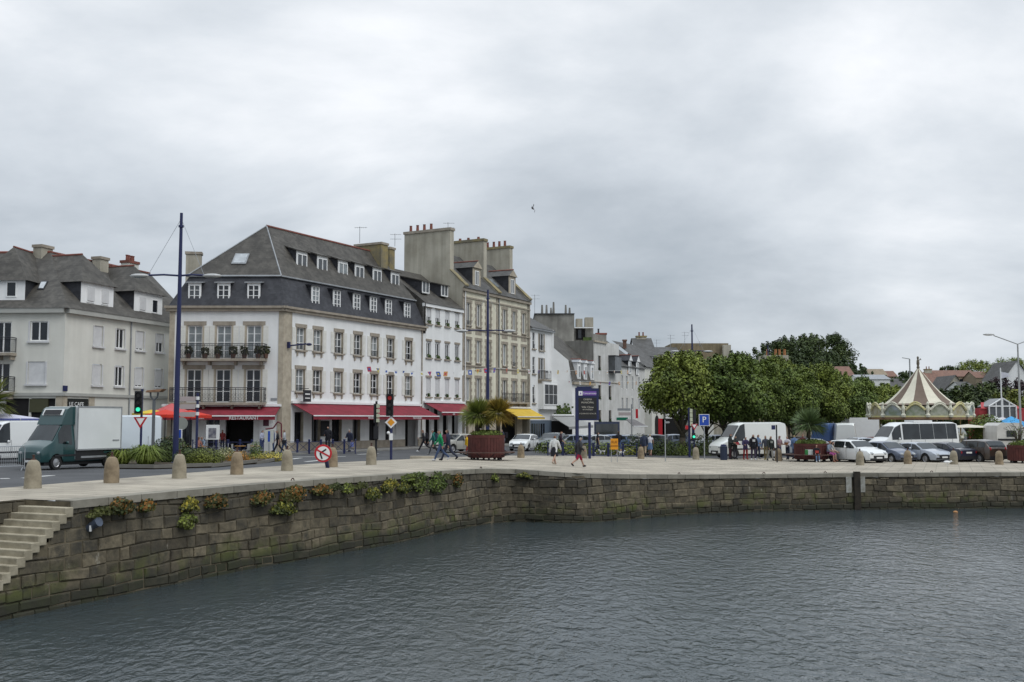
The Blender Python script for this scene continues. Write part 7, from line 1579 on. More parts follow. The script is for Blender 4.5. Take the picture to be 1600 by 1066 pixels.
def cafe_table(lb, px, Y):
    x = X(px, Y); g0 = gz(x, Y) - .1; t = thing('cafe_table', lb, 'table', (x, Y, g0), 'tables of the restaurant terrace'); m = M(); m.lathe([(0, .72), (.42, .72), (.42, .75), (0, .75)], (x, Y, g0), 14); m.build('table_top', mat('table_wood', (.42, .22, .06), .6), t); pole(t, (x, Y, g0), (x, Y, g0 + .72), .04, m_iron, 'leg'); m = M(); m.lathe([(.25, 0), (.25, .03), (.05, .05)], (x, Y, g0), 10); m.build('base', m_iron, t)
for lb, px, Y in (('round terrace table under the scarlet parasols, left one', 262, 72), ('round terrace table behind the finger post', 291, 73), ('round terrace table just left of the white poster stand', 316, 72), ('empty terrace table in front of the dark entrance', 376, 74), ('terrace table left of the menu stand', 398, 74)): cafe_table(lb, px, Y)
def chair(lb, px, Y, rz=0.):
    x = X(px, Y); g0 = gz(x, Y) - .1; t = thing('terrace_chair', lb, 'chair', (x, Y, g0), 'chairs of the restaurant terrace', rz, local=True); mt = paint('chair_grey', (.30, .30, .29), .6)
    m = M(); m.box((0, 0, .45), (.42, .42, .04)); m.build('seat', mt, t); m = M(); m.box((-.2, 0, .7), (.03, .42, .4)); m.build('backrest', mt, t)
    for a in (-.18, .18):
        for b_ in (-.18, .18): m = M(); m.tube((a, b_, 0), (a, b_, .45), .015, n=5); m.build('leg', mt, t)
for k, (px, Y, a) in enumerate(((368, 73.2, 0), (385, 73.4, 3), (405, 73.2, .3), (392, 75, 2.6), (362, 75, .2))): chair(['empty grey terrace chair left of the dark entrance table', 'empty grey terrace chair facing the entrance table from the right', 'grey terrace chair next to the menu stand', 'grey terrace chair with its back to the wall near the menu stand', 'grey terrace chair at the wall left of the entrance'][k], px, Y, a)
# poster stand and menu stand
Y = 66; x = X(333, Y); g0 = gz(x, Y) - .1; t = thing('poster_stand', 'white poster stand with a dark portrait picture beside the terrace', 'sign', (x, Y, g0)); z0, z1 = Zp(687, Y), Zp(664, Y); m = M(); m.box((x, Y, (z0 + z1) / 2), (.86, .05, z1 - z0)); o = m.build('poster_board', m_whp, t); m = M(); m.box((x - .02, Y - .03, (z0 + z1) / 2 - .06), (.5, .02, .66)); m.build('picture', mat('picture_print', (.10, .10, .14), .6, (.30, .29, .30), 5), o)
for s_ in (-.36, .36): m = M(); m.tube((x + s_, Y, g0), (x + s_, Y, z0), .03, n=5); m.build('leg', m_steel, t)
Y = 68; x = X(421, Y); g0 = gz(x, Y) - .1; t = thing('menu_stand', 'tall pale menu stand with blue printed column by the walkers', 'sign', (x, Y, g0)); z0, z1 = Zp(692, Y), Zp(672, Y); m = M(); m.box((x, Y, (z0 + z1) / 2), (.6, .05, z1 - z0)); o = m.build('menu_panel', mat('menu_card', (.50, .51, .47), .6), t); m = M(); m.box((x, Y - .03, (z0 + z1) / 2), (.14, .02, .7)); m.build('printed_column', m_sgb, o); m = M(); m.box((x, Y, (g0 + z0) / 2), (.08, .05, z0 - g0)); m.build('leg', m_steel, t)
t = thing('arm_lamp', 'maroon curved arm fixed beside the building corner', 'lamp', P(437, 690, 76)); m = M(); m.path([P(440, 690, 76), P(439.5, 662, 76), P(434, 659, 76), P(427, 669, 76), P(415, 670.5, 76)], .06, 6); m.build('curved_arm', paint('maroon_paint', (.12, .02, .03)), t)
# green shop sign, hanging signs of the street
Y = 126; t = thing('shop_sign', 'long green shop sign board with white edge near the grey awning', 'sign', P(973, 655, Y)); m = M(); c_ = P(972, 654.5, Y); m.box(c_, (1.7, .15, .5), .3); o = m.build('sign_box', m_whp, t); m = M(); m.box(c_ - Vector((0, .09, 0)), (1.5, .04, .34), .3); m.build('green_panel', paint('shop_green', (.01, .14, .08)), o)
for k, (px, py, w_, h_, cl, lb) in enumerate(((975, 640, 1.5, .28, m_zinc, 'upper grey direction board above the green shop sign'), (976, 647, 1.4, .35, m_pink, 'pink grey direction board just above the green shop sign'))):
    Y = 118; c_ = P(px, py, Y); o = M(); o.box(c_, (w_, .08, h_), 0); o = o.build('direction_board', cl, loc=c_); tag(o, lb, 'sign')
Y = 120; x = X(987, Y); pole_ = M(); pole_.tube((x, Y, gz(x, Y)), (x, Y, Zp(632, Y)), .07, n=6); o = pole_.build('sign_mast', m_zinc, loc=(x, Y, gz(x, Y))); tag(o, 'grey mast carrying the direction boards left of the first tree', 'post')
Y = 122; c_ = P(995, 646.5, Y); m = M(); m.box(c_, (.28, .1, 1.1)); o = m.build('tobacco_sign', m_redp, loc=c_); tag(o, 'narrow upright red sign on the cream wall left of the tree', 'sign')
Y = 122; t = thing('shop_awning', 'dark grey awning with a pale front bar left of the first tree', 'awning', P(1000, 662, Y)); a, b_, c_, d_ = P(978, 655, Y + 2), P(992, 655.5, Y + 2), P(1012, 666.5, Y - .5), P(990, 666.5, Y - .5); m = M(); m.ext([a, b_, c_, d_], (0, 0, -.06)); m.build('awning_cloth', mat('charcoal_awning', (.16, .15, .15), .8), t); m = M(); m.tube(d_, c_, .07, n=5); m.build('front_bar', m_whp, t)
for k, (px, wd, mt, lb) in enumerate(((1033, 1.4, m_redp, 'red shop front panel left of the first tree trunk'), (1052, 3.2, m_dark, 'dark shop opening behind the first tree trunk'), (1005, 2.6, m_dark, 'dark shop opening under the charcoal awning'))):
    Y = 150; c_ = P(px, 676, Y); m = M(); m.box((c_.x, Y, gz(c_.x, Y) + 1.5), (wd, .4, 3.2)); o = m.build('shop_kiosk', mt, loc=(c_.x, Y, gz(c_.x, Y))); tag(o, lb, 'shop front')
h9 = house('shop_house', 'low white house behind the trunk of the first leafy tree', 1040, 1075, 152, 640, 628, m_white, m_slate_g, 8, z0=GZ)
for k, (pa_, pb_2, Yb, yt, mt, rf, lb) in enumerate(((1075, 1115, 150, 642, m_cream, m_slate_g, 'cream low house glimpsed between tree trunks by the P sign'), (1112, 1180, 160, 645, m_rough_r, m_slate_g, 'shaded long house behind the white van'), (1180, 1260, 170, 640, m_brn, m_slate_g, 'shaded stone house behind the bench planter palm'), (1260, 1350, 180, 636, m_rough_r, m_slate_g, 'shaded house behind the blue van'))): house('row_house', lb, pa_, pb_2, Yb, yt, yt - 9, mt, rf, 8, z0=GZ)
# bunting
def bunting(lb, p0, Y0, p1, Y1, sag, n, seed):
    a, b_ = P(*p0, Y0), P(*p1, Y1); t = thing('bunting', lb, 'bunting', a, 'strings of flags over the street'); pt = lambda f: a.lerp(b_, f) - Vector((0, 0, sag * 4 * f * (1 - f))); m = M(); m.path([pt(i / 20) for i in range(21)], .015, 4); m.build('string', m_whp, t); rd = random.Random(seed)
    cols = [paint('flag_blue', (.06, .12, .40)), paint('flag_yellow', (.60, .50, .12)), paint('flag_red', (.48, .06, .10)), m_whp, m_whp, paint('flag_orange', (.55, .27, .10))]
    d_ = (b_ - a).normalized(); up = Vector((0, 0, 1))
    for k in range(n):
        f = (k + .5) / n; p = pt(f); w_ = .36; h_ = .36; tw = d_ * math.cos(rd.uniform(-.5, .5)) + Vector((0, -1, 0)) * rd.uniform(-.4, .4); tw = tw * w_; dn = -up * h_ + Vector((0, 0, 0)) + d_ * rd.uniform(-.15, .15)
        m = M(); c0, c1_ = rd.sample(cols, 2)
        if k % 3 == 1: m.poly([p, p + tw, p + tw * .5 + dn]); m.quad(p + tw * .3 + Vector((0, -.01, -.02)), p + tw * .7 + Vector((0, -.01, -.02)), p + tw * .6 + dn * .5 + Vector((0, -.01, 0)), p + tw * .4 + dn * .5 + Vector((0, -.01, 0)), 1)
        else: m.quad(p, p + tw, p + tw + dn, p + dn); m.quad(p + tw * .3 + dn * .3 + Vector((0, -.01, 0)), p + tw * .7 + dn * .3 + Vector((0, -.01, 0)), p + tw * .7 + dn * .7 + Vector((0, -.01, 0)), p + tw * .3 + dn * .7 + Vector((0, -.01, 0)), 1)
        m.build('flag', [c0, c1_], t)
bunting('left string of signal flags ending at the second blue lamp mast', (566, 572), 74, (762, 575), 80, .35, 15, 1); bunting('middle string of flags from the second mast towards the white gable house', (762, 575), 80, (985, 579), 112, .1, 16, 2); bunting('short lower string of flags over the white gable', (862, 594), 100, (1000, 596), 118, .1, 9, 3)
# things at the water
def on_wall(px, z, off=.06):
    lo, hi = 0., TOT
    for _ in range(40):
        mi_ = (lo + hi) / 2; q = wall_pt(mi_, z, off)
        if 800 + 1600 * (q.x / q.y) < px: lo = mi_
        else: hi = mi_
    return lo
s = on_wall(1334, 1.5); m = M(); q0 = wall_pt(s, 2.1, .1); q1 = wall_pt(s, -.3, .1); m.box((q0 + q1) / 2, (.34, .18, q0.z - q1.z), 0); o = m.build('timber_fender', mat('black_timber', (.045, .036, .026), .9, (.02, .018, .014), 4), loc=q1); tag(o, 'black timber fender post fixed upright to the quay wall', 'fender')
for px, lb in ((1322, 'left whitewashed patch beside the black timber fender'), (1343, 'right whitewashed patch beside the black timber fender')):
    s = on_wall(px, 1.5); q = wall_pt(s, 1.35, .06); m = M(); m.box(q, (.30, .06, .85)); o = m.build('painted_patch', mat('old_whitewash', (.40, .40, .37), .9, (.25, .24, .20), 4), loc=q); tag(o, lb, 'paint mark')
s = on_wall(151, 2.); q = wall_pt(s, Zp(821, wall_pt(s, 2).y, 151), .12); t = thing('outfall_pipe', 'blue grey hooded outfall pipe sticking out of the quay wall near the stairs', 'pipe', q); m = M(); m.tube(q + Vector((-.2, .0, -.1)), q + Vector((.16, -.12, .1)), .09, .13, 12); m.build('pipe_body', mat('pipe_blue', (.08, .10, .14), .5, (.05, .06, .08), 5), t); m = M(); m.tube(q + Vector((.15, -.12, .1)), q + Vector((.2, -.14, .12)), .135, .135, 12); m.build('flap', MATS['pipe_blue'], t); m = M(); m.box(q + Vector((-.02, -.16, -.06)), (.05, .05, .16)); m.build('float', m_whp, t)
p = ray(1493, 801); q = Vector((0, 0, CAMZ)) + p * (CAMZ / -p.z); m = M(); m.ball(q + Vector((0, 0, .02)), .10, 10, sz=(1.3, 1, .8)); o = m.build('buoy', paint('orange_buoy', (.42, .20, .07)), loc=q); tag(o, 'small orange buoy floating near the far quay wall', 'buoy')
# boat bow at the right edge
p = ray(1606, 793); q = Vector((0, 0, CAMZ)) + p * (CAMZ / -p.z); t = thing('rowing_boat', 'pale bow of a small boat at the right edge below the wall', 'boat', (q.x, q.y, 0), local=True); m = M(); st_ = [(-1.0, 0, .62), (-.6, .35, .55), (0, .6, .5), (1.2, .75, .46), (2.4, .7, .45)]
vs = []; 
for x_, w_, h_ in st_: vs += [(x_, -w_, h_), (x_ * .92, -w_ * .6, .0), (x_ * .9, 0, -.15), (x_ * .92, w_ * .6, 0), (x_, w_, h_)]
m.add(vs, [(i * 5 + j, (i + 1) * 5 + j, (i + 1) * 5 + j + 1, i * 5 + j + 1) for i in range(4) for j in range(4)]); m.build('hull', mat('boat_grey', (.45, .45, .42), .5), t, smooth=True); m = M(); [m.box((x_, 0, .42), (.2, 1.1, .04)) for x_ in (.5, 1.5)]; m.build('thwart', mat('table_wood', (.42, .22, .06)), t)
# road markings
m = M()
for a, b_ in (((0, 744), (14, 743.5)), ((35, 743), (45, 742.6)), ((62, 740.6), (82, 739.2)), ((440, 716), (470, 714)), ((455, 712), (540, 711)), ((470, 719), (500, 717.4)), ((700, 707), (760, 706.5)), ((1035, 708), (1076, 709.5)), ((560, 708), (590, 706.5))):
    p, q = G(*a), G(*b_); d_ = (q - p); w_ = .14; m.box(((p + q) / 2).xy.to_3d() + Vector((0, 0, gz((p.x + q.x) / 2, (p.y + q.y) / 2) - .102)), (d_.length, .3, .012), math.atan2(d_.y, d_.x))
o = m.build('road_markings', mat('road_paint', (.60, .60, .58), .8, (.42, .42, .41), 4)); struct(o)
# far pavement along the buildings
m = M(); w0 = Vector((fS.A.x, fS.A.y)); pv = [fA.W(-3, 4, 0), fA.W(fA.L + 2.0, 4, 0), fS.W(2, 4.0, 0), f3.W(0, 4, 0), f4.W(0, 4, 0), f4.W(f4.L, 4, 0), f7.W(0, 3.5, 0), f7.W(f7.L, 3.5, 0)]; pb = [fA.W(-3, -.2, 0), fA.W(fA.L - .5, -.2, 0), fS.W(1, -.2, 0), f3.W(0, -.2, 0), f4.W(0, -.2, 0), f4.W(f4.L, -.2, 0), f7.W(0, -1.2, 0), f7.W(f7.L, -.2, 0)]
for i in range(len(pv) - 1):
    q = [pv[i], pv[i + 1], pb[i + 1], pb[i]]; q = [Vector((v.x, v.y, gz(v.x, v.y) - .0)) for v in q]; m.quad(*q); m.quad(q[0] - Vector((0, 0, .2)), q[1] - Vector((0, 0, .2)), q[1], q[0])
o = m.build('pavement', mat('pavement_grey', (.22, .215, .20), .9, (.15, .145, .135), 1.2)); struct(o)
# gull in flight, gull on the quay
def gull(lb, p, sp=.6, fly=True, col=None):
    t = thing('gull', lb, 'bird', p, local=True); m = M(); m.ball((0, 0, 0), .12, 8, sz=(2.0, .8, .8)); m.ball((.26, 0, .05), .06, 6); m.tube((.3, 0, .05), (.4, 0, .03), .015, .004, 5); m.add([(-.2, -.05, 0), (-.2, .05, 0), (-.42, .09, 0), (-.42, -.09, 0)], ((0, 1, 2, 3),))
    if fly:
        for s_ in (-1, 1): m.add([(.1, s_ * .05, .03), (-.1, s_ * .05, .03), (-.12, s_ * sp * .55, .16), (.08, s_ * sp * .55, .18), (-.16, s_ * sp * 1.15, .08)], ((0, 1, 2, 3), (3, 2, 4)))
    else: m.tube((0, .03, -.22), (0, .03, -.05), .01, n=4); m.tube((0, -.03, -.22), (0, -.03, -.05), .01, n=4)
    m.build('body', col or mat('gull_grey', (.40, .41, .42), .7), t); return t
g_ = gull('gull flying alone against the clouds above the rooftops', P(832, 325, 60), .5, True, mat('gull_dark', (.22, .22, .24), .7)); g_.scale = (.7, .7, .7); g_.rotation_euler = (R(80), .2, 1.4)
c = G(1480, 727.5); gull('white gull standing on the quay between two bollards', (c.x, c.y, c.z + .22), .5, False, m_whp)
# granite slab by the planter
c = G(660, 716.5); m = M(); m.box((c.x, c.y, c.z + .04), (1.5, .7, .22)); o = m.build('stone_slab', m_granite_l, loc=c); tag(o, 'low flat stone slab on the quay left of the walking couple', 'stone slab')

# mooring rings let into the coping
for k, (px, lb) in enumerate(((470, 'iron mooring ring on the coping below the round no turning sign'), (760, 'iron mooring ring on the coping at the corner of the quay'), (1065, 'iron mooring ring on the coping below the right traffic light'), (1195, 'iron mooring ring on the coping in front of the waiting group'), (1290, 'iron mooring ring on the coping left of the timber fender'), (1455, 'iron mooring ring on the coping in front of the silver car'))):
    s = on_wall(px, 2.2); p_, a_ = edge_at(s); q = Vector((p_.x, p_.y, p_.z + .02)) - Vector((a_.y, -a_.x, 0)) * .22; m = M(); m.path([q + a_ * math.cos(i * PI / 5) * .075 + Vector((0, 0, .0 + math.sin(i * PI / 5) * .075)) for i in range(6)], .02, 6); o = m.build('mooring_ring', mat('rusty_iron', (.10, .045, .03)), loc=q); tag(o, lb, 'mooring ring', 'mooring rings along the quay')

# ================================================================ PEOPLE
m_skin = mat('skin', (.42, .26, .19), .6, (.36, .21, .15), 8)
HAIR = {'brown': (.07, .04, .022), 'grey': (.30, .29, .28), 'white': (.55, .54, .52), 'black': (.015, .012, .012), 'blond': (.36, .26, .13), 'red': (.17, .07, .03)}
CLO = {}
def cloth(col): k = 'cloth_%02d_%02d_%02d' % tuple(int(c * 99) for c in col); return mat(k, col, .85, tuple(c * .75 for c in col), 6)
def rot2(L, th): return Vector((math.sin(th) * L, 0, -math.cos(th) * L))
_tmp = None
def skeleton(pose, ph, arms, lean, seed):
    """joint positions (x forward, y left), radii, edges, bone tags for a 1.75 m figure"""
    V = []; E = []; Rr_ = []; BN = []
    def v(p, r): V.append(Vector(p)); Rr_.append(r); return len(V) - 1
    def e_(a, b_, tg): E.append((a, b_)); BN.append((a, b_, tg)); return b_
    sit = pose == 'sit'; ln_ = lean
    def up(x, z, y=0): dz = z - .95; return (x + math.sin(ln_) * dz, y, .95 + math.cos(ln_) * dz)
    pel = v((0, 0, .95), .125); wa = e_(pel, v(up(0, 1.10), .118), 'torso'); ch = e_(wa, v(up(.005, 1.29), .138), 'torso'); nb = e_(ch, v(up(0, 1.45), .075), 'torso'); nk = e_(nb, v(up(.012, 1.53), .052), 'neck'); hc = e_(nk, v(up(.03, 1.615), .102), 'head'); ht = e_(hc, v(up(.02, 1.70), .086), 'head')
    ns_ = e_(hc, v(up(.15, 1.60), .014), 'head')
    for s_ in (1, -1):
        hp = e_(pel, v((0, s_ * .085, .90), .088), 'pelvis'); th_ = ph * s_
        if sit: t1, t2 = R(84 + 4 * s_), R(2 + 6 * s_ * ph)
        else: t1 = th_; t2 = th_ - (max(0, -th_) * 1.1 + .05)
        kn = V[hp] + rot2(.42, t1) + Vector((0, s_ * .012, 0)); k_ = e_(hp, v(kn, .058), 'thigh'); an = kn + rot2(.41, t2); a_ = e_(k_, v(an, .040), 'shin')
        fd = Vector((math.cos(t2 * .7), 0, math.sin(t2 * .7) * (.9 if t2 < 0 else 1))).normalized()
        he = e_(a_, v(an + Vector((-.03, 0, -.055)), .036), 'foot'); e_(a_, v(an + fd * .15 + Vector((0, s_ * .015, -.05)), .032), 'foot')
        sh = e_(ch, v(up(0, 1.40, s_ * .175), .062), 'torso'); mode = arms[0 if s_ > 0 else 1]
        if mode == 'swing': a1 = -th_ * .9; a2 = a1 + .35
        elif mode == 'down': a1 = .05; a2 = .18
        elif mode == 'bent': a1 = .12; a2 = 1.5
        elif mode == 'hip': a1 = -.35; a2 = 1.1
        elif mode == 'phone': a1 = .5; a2 = 2.3
        elif mode == 'lap': a1 = .35; a2 = 1.15
        else: a1, a2 = 0, .1
        el_ = V[sh] + rot2(.285, a1) + Vector((0, s_ * (.05 if mode != 'hip' else .13), 0)); e1 = e_(sh, v(el_, .044), 'uarm'); wr = el_ + rot2(.25, a2) + Vector((0, -s_ * (.05 if mode in ('bent', 'phone', 'lap') else (.1 if mode == 'hip' else 0)), 0)); w1 = e_(e1, v(wr, .028), 'farm'); d_ = rot2(1, a2); pm = e_(w1, v(wr + d_ * .075, .030), 'hand')
        cross = Vector((0, 1, 0)); pc = V[pm]; fw = Vector((math.cos(a2), 0, math.sin(a2)))
        for j, L_ in enumerate((.070, .080, .075, .058)):
            o_ = fw * (.026 - .018 * j); f1 = e_(pm, v(pc + o_ + d_ * .035, .0095), 'hand'); f2 = e_(f1, v(pc + o_ + d_ * (.035 + L_ * .5) - cross * s_ * .012, .0085), 'hand'); e_(f2, v(pc + o_ + d_ * (.035 + L_ * .9) - cross * s_ * .032, .007), 'hand')
        t_ = e_(w1, v(wr + d_ * .04 + fw * .045, .011), 'hand'); e_(t_, v(wr + d_ * .08 + fw * .058 - cross * s_ * .012, .009), 'hand')
    lowest = min(V[i].z for i in range(len(V))) - .035
    if not sit:
        for p in V: p.z -= lowest
    else:
        dz = .45 - .82
        for p in V: p.z += dz
    return V, Rr_, E, BN
def body_mesh(V, Rr_, E):
    me = bpy.data.meshes.new('tmp_body'); me.from_pydata(V, E, []); o = bpy.data.objects.new('tmp_body', me); sc.collection.objects.link(o)
    md = o.modifiers.new('s', 'SKIN'); md.use_smooth_shade = True; md.branch_smoothing = .4
    for i, sv in enumerate(me.skin_vertices[0].data): sv.radius = (Rr_[i], Rr_[i] * (1.0)); sv.use_root = (i == 0)
    o.modifiers.new('d', 'SUBSURF').levels = 1
    dg = bpy.context.evaluated_depsgraph_get(); out = bpy.data.meshes.new_from_object(o.evaluated_get(dg)); bpy.data.objects.remove(o); bpy.data.meshes.remove(me); return out
def person(lb, px, py, h, face, pose='stand', ph=0., arms=('down', 'down'), lean=.0, top=(.1, .1, .1), bot=(.05, .05, .06), shoe=(.03, .03, .03), hair='brown', sleeve=1, legs=2, coat=0, skirt=None, cap=None, bag=None, Y=None, group=None, seat=None, logo=None, hood=None, skin=None):
    """px,py foot pixel; h stature in metres; face = heading angle; legs 0 bare,1 shorts,2 long; sleeve 0..2"""
    c = G(px, py) if Y is None else Vector((X(px, Y), Y, 0)); c.z = gz(c.x, c.y) - (.1 if Y is not None and seat is None and Y > 66 and px < 1060 else 0)
    if seat is not None: c.z += seat
    t = thing('person', lb, 'person', c, group, R(face), local=True); k = h / 1.60; t.scale = (k, k * (1.06 if coat else 1.02), k)
    V, Rr_, E, BN = skeleton(pose, ph, arms, lean, 0); me = body_mesh(V, Rr_, E); me.name = 'body'
    me.materials.clear(); me.materials.append(m_skin)
    o = bpy.data.objects.new('body', me); sc.collection.objects.link(o); o.parent = t; ORG[o.name] = Vector((0, 0, 0))
    segs = [(V[a], V[b_], tg, (Rr_[a] + Rr_[b_]) / 2) for a, b_, tg in BN]
    def near(p):
        best = None; bd = 9
        for a, b_, tg, r_ in segs:
            ab = b_ - a; q = a + ab * max(0, min(1, (p - a).dot(ab) / max(1e-9, ab.length_squared))); d = (p - q).length - r_
            if d < bd: bd = d; best = tg; f = (p - a).dot(ab) / max(1e-9, ab.length_squared)
        return best, f
    vs = [v.co.copy() for v in me.vertices]; nr = [v.normal.copy() for v in me.vertices]; fc = [(tuple(p.vertices), p.center.copy()) for p in me.polygons]; tags = [near(c_) for _, c_ in fc]
    def garment(name, test, infl, mt):
        used = {}; pts = []; fs = []
        for (f, c_), tg in zip(fc, tags):
            if not test(tg, c_): continue
            g_ = []
            for i in f:
                if i not in used: used[i] = len(pts); pts.append(vs[i] + nr[i] * infl)
                g_.append(used[i])
            fs.append(tuple(g_))
        if not fs: return
        m = M(); m.add(pts, fs); return m.build(name, mt, t, smooth=True)
    if sleeve >= 0:
        st_ = {'torso'} | ({'uarm'} if sleeve else set()) | ({'farm'} if sleeve > 1 else set()) | ({'pelvis'} if coat else set())
        garment('coat' if coat else 'shirt', lambda tg, c_: tg[0] in st_ or (coat and tg[0] == 'thigh' and tg[1] < .3 * coat and pose != 'sit'), .014 + .012 * min(1, coat), cloth(top))
    hz_ = V[0].z
    bt_ = {'pelvis'} | ({'thigh'} if legs else set()) | ({'shin'} if legs > 1 else set())
    garment('trousers' if legs > 1 else 'shorts', lambda tg, c_: tg[0] in bt_ or (tg[0] == 'torso' and c_.z < hz_ + .03), .011, cloth(bot if skirt is None else skirt))
    for sg in (1, -1): garment('shoe', lambda tg, c_: (tg[0] == 'foot' or (tg[0] == 'shin' and tg[1] > .93)) and c_.y * sg > 0, .012, cloth(shoe))
    hd = V[5]
    if cap: 
        garment('cap', lambda tg, c_: tg[0] == 'head' and c_.z > hd.z + .035, .018, cloth(cap))
    garment('hair', lambda tg, c_: tg[0] == 'head' and (c_.z > hd.z + .045 or (c_.x < hd.x - .02 and c_.z > hd.z - .09)), .011, mat('hair_' + hair, HAIR[hair], .8, tuple(x * .6 for x in HAIR[hair]), 20))
    if skirt is not None:
        m = M(); m.lathe([(.125, hz_ + .12), (.165, hz_ - .02), (.19, hz_ - .2), (.215, hz_ - .42)], (0, 0, 0), 16); m.build('skirt', cloth(skirt), t, smooth=True)
    if bag:
        kind, col = bag; m = M()
        if kind == 'back': m.box((-.2, 0, hz_ + .32), (.18, .28, .42)); nm = 'backpack'
        elif kind == 'side': m.box((.02, .24, hz_ - .08), (.28, .10, .24)); m.tube((.0, .2, hz_ + .03), (0, .1, hz_ + .5), .012, n=4); nm = 'shoulder_bag'
        elif kind == 'hand': m.box((.05, .24, hz_ - .42), (.3, .12, .34)); m.tube((.05, .24, hz_ - .25), (.05, .24, hz_ - .14), .01, n=4); nm = 'carrier_bag'
        else: m.box((.2, 0, hz_ + .2), (.14, .25, .2)); nm = 'bag'
        m.build(nm, cloth(col), t)
    if logo: m = M(); q = V[2]; m.box((q.x + .168, 0, q.z), (.01, .17, .15)); m.build('chest_print', cloth(logo), t)
    if hood: m = M(); q = V[3]; m.ball((q.x - .07, 0, q.z + .03), .11, 8, sz=(.7, 1, .7)); m.build('hood', cloth(hood), t, smooth=True)
    return t
NV, BK, DG = (.02, .025, .05), (.014, .014, .016), (.05, .055, .06); GW = 'people walking on the quay and street'; GQ = 'people standing beside the white van'
JN = (.05, .08, .16); TN = (.35, .28, .20)
person('woman in white jacket and black skirt walking on the quay with a lilac bag', 866.5, 727, 1.62, 60, 'walk', .38, ('swing', 'swing'), .05, (.66, .66, .64), BK, (.5, .42, .34), 'red', 2, 0, 1, (.014, .014, .02), bag=('side', (.40, .38, .50)), group=GW)
person('walker in dark jacket and crimson shorts striding nearest the quay edge', 905, 731, 1.63, 25, 'walk', .45, ('swing', 'hip'), .08, (.035, .035, .04), (.28, .01, .04), BK, 'grey', 2, 1, 1, group=GW)
person('man in dark blue jacket walking left of the big palm planter', 700, 720.5, 1.74, 165, 'walk', .42, ('swing', 'swing'), .03, NV, (.03, .035, .06), BK, 'brown', 2, 2, 1, group=GW)
person('walker in bright green jacket with a dark backpack beside the man in dark blue', 688, 721, 1.68, 190, 'walk', .42, ('swing', 'swing'), .05, (.01, .26, .10), JN, (.6, .6, .62), 'red', 2, 2, 0, bag=('back', (.12, .03, .05)), group=GW)
person('walker with teal hood and backpack behind the one in bright green', 677, 711, 1.7, 185, 'walk', .38, ('swing', 'swing'), .03, (.02, .15, .13), DG, (.2, .2, .2), 'brown', 2, 2, 0, bag=('back', (.03, .05, .08)), hood=(.02, .2, .16), group=GW)
person('walker in dark clothes and white shoes striding left by the restaurant end', 662, 707, 1.72, 180, 'walk', .5, ('swing', 'bent'), .08, (.04, .035, .035), BK, (.7, .7, .7), 'red', 2, 2, 0, bag=('back', BK), group=GW)
person('child in a yellow raincoat standing left of the palm planter', 730, 711, 1.35, 200, 'walk', .2, ('down', 'down'), .1, (.70, .42, .01), (.25, .04, .03), (.2, .1, .05), 'blond', 2, 2, 1, hood=(.7, .42, .01), group=GW)
person('grey haired man in navy jacket carrying a carrier bag before the white piers', 546, 706, 1.62, 250, 'stand', .1, ('down', 'bent'), .04, NV, (.30, .30, .33), BK, 'white', 2, 2, 1, cap=(.6, .6, .58), bag=('hand', (.15, .18, .42)), group=GW)
person('person all in black standing against the wall under the red awning', 512, 705.5, 1.85, 270, 'stand', .05, ('down', 'bent'), 0, BK, BK, BK, 'black', 2, 2, 1, group=GW)
person('dark haired person in black T-shirt walking past the menu stand', 434, 711, 1.68, 185, 'walk', .4, ('swing', 'swing'), .05, BK, BK, BK, 'brown', 1, 2, 0, group=GW)
person('woman in pale grey top and jeans walking right of the one in black T-shirt', 444, 710, 1.7, 190, 'walk', .3, ('bent', 'swing'), .0, (.42, .44, .46), JN, (.1, .1, .1), 'brown', 1, 2, 0, bag=('side', BK), group=GW)
person('woman in white and blue reading beside the menu stand', 408, 707, 1.6, 340, 'stand', .0, ('bent', 'bent'), .1, (.40, .42, .52), (.05, .07, .16), BK, 'black', 2, 2, 0, bag=('side', (.06, .08, .2)), group=GW)
person('person in dark blue seen behind the menu stand', 427, 706, 1.6, 200, 'stand', 0, ('down', 'down'), 0, (.05, .08, .2), JN, BK, 'brown', 2, 2, 0, group=GW)
person('person in a dark red jumper standing right of the white poster stand', 347, 706, 1.6, 270, 'stand', 0, ('down', 'down'), 0, (.20, .03, .03), BK, BK, 'brown', 2, 2, 0, group=GW)
person('man in dark red T-shirt and black trousers walking left of the notice board', 876, 711.5, 1.78, 350, 'walk', .42, ('swing', 'swing'), .03, (.035, .02, .03), BK, BK, 'red', 1, 2, 0, group=GW)
person('slim woman in a black vest walking behind the blue railing', 934, 709.5, 1.68, 10, 'walk', .25, ('swing', 'down'), 0, BK, NV, (.6, .6, .6), 'black', 0, 2, 0, group=GW)
person('man in black T-shirt and pale socks behind the works sign', 967, 712, 1.85, 100, 'walk', .2, ('down', 'bent'), 0, BK, JN, (.65, .65, .65), 'brown', 1, 1, 0, group=GW)
person('man in dark blue jacket and beige trousers seen from behind', 1006.5, 713.5, 1.74, 80, 'walk', .2, ('swing', 'down'), .02, (.035, .045, .08), (.36, .27, .19), (.05, .04, .04), 'grey', 2, 2, 1, group=GW)
person('blond woman in white top and short denim skirt seen from behind', 1016, 713, 1.66, 75, 'walk', .28, ('down', 'swing'), .02, (.66, .64, .66), (.10, .16, .28), (.5, .25, .22), 'blond', 0, 0, 0, (.10, .16, .28), group=GW)
person('cyclist like person in dark blue standing by the white hatchback', 787, 706, 1.7, 200, 'stand', .1, ('bent', 'bent'), .15, NV, (.18, .22, .28), BK, 'black', 2, 2, 0, bag=('back', BK), group=GW)
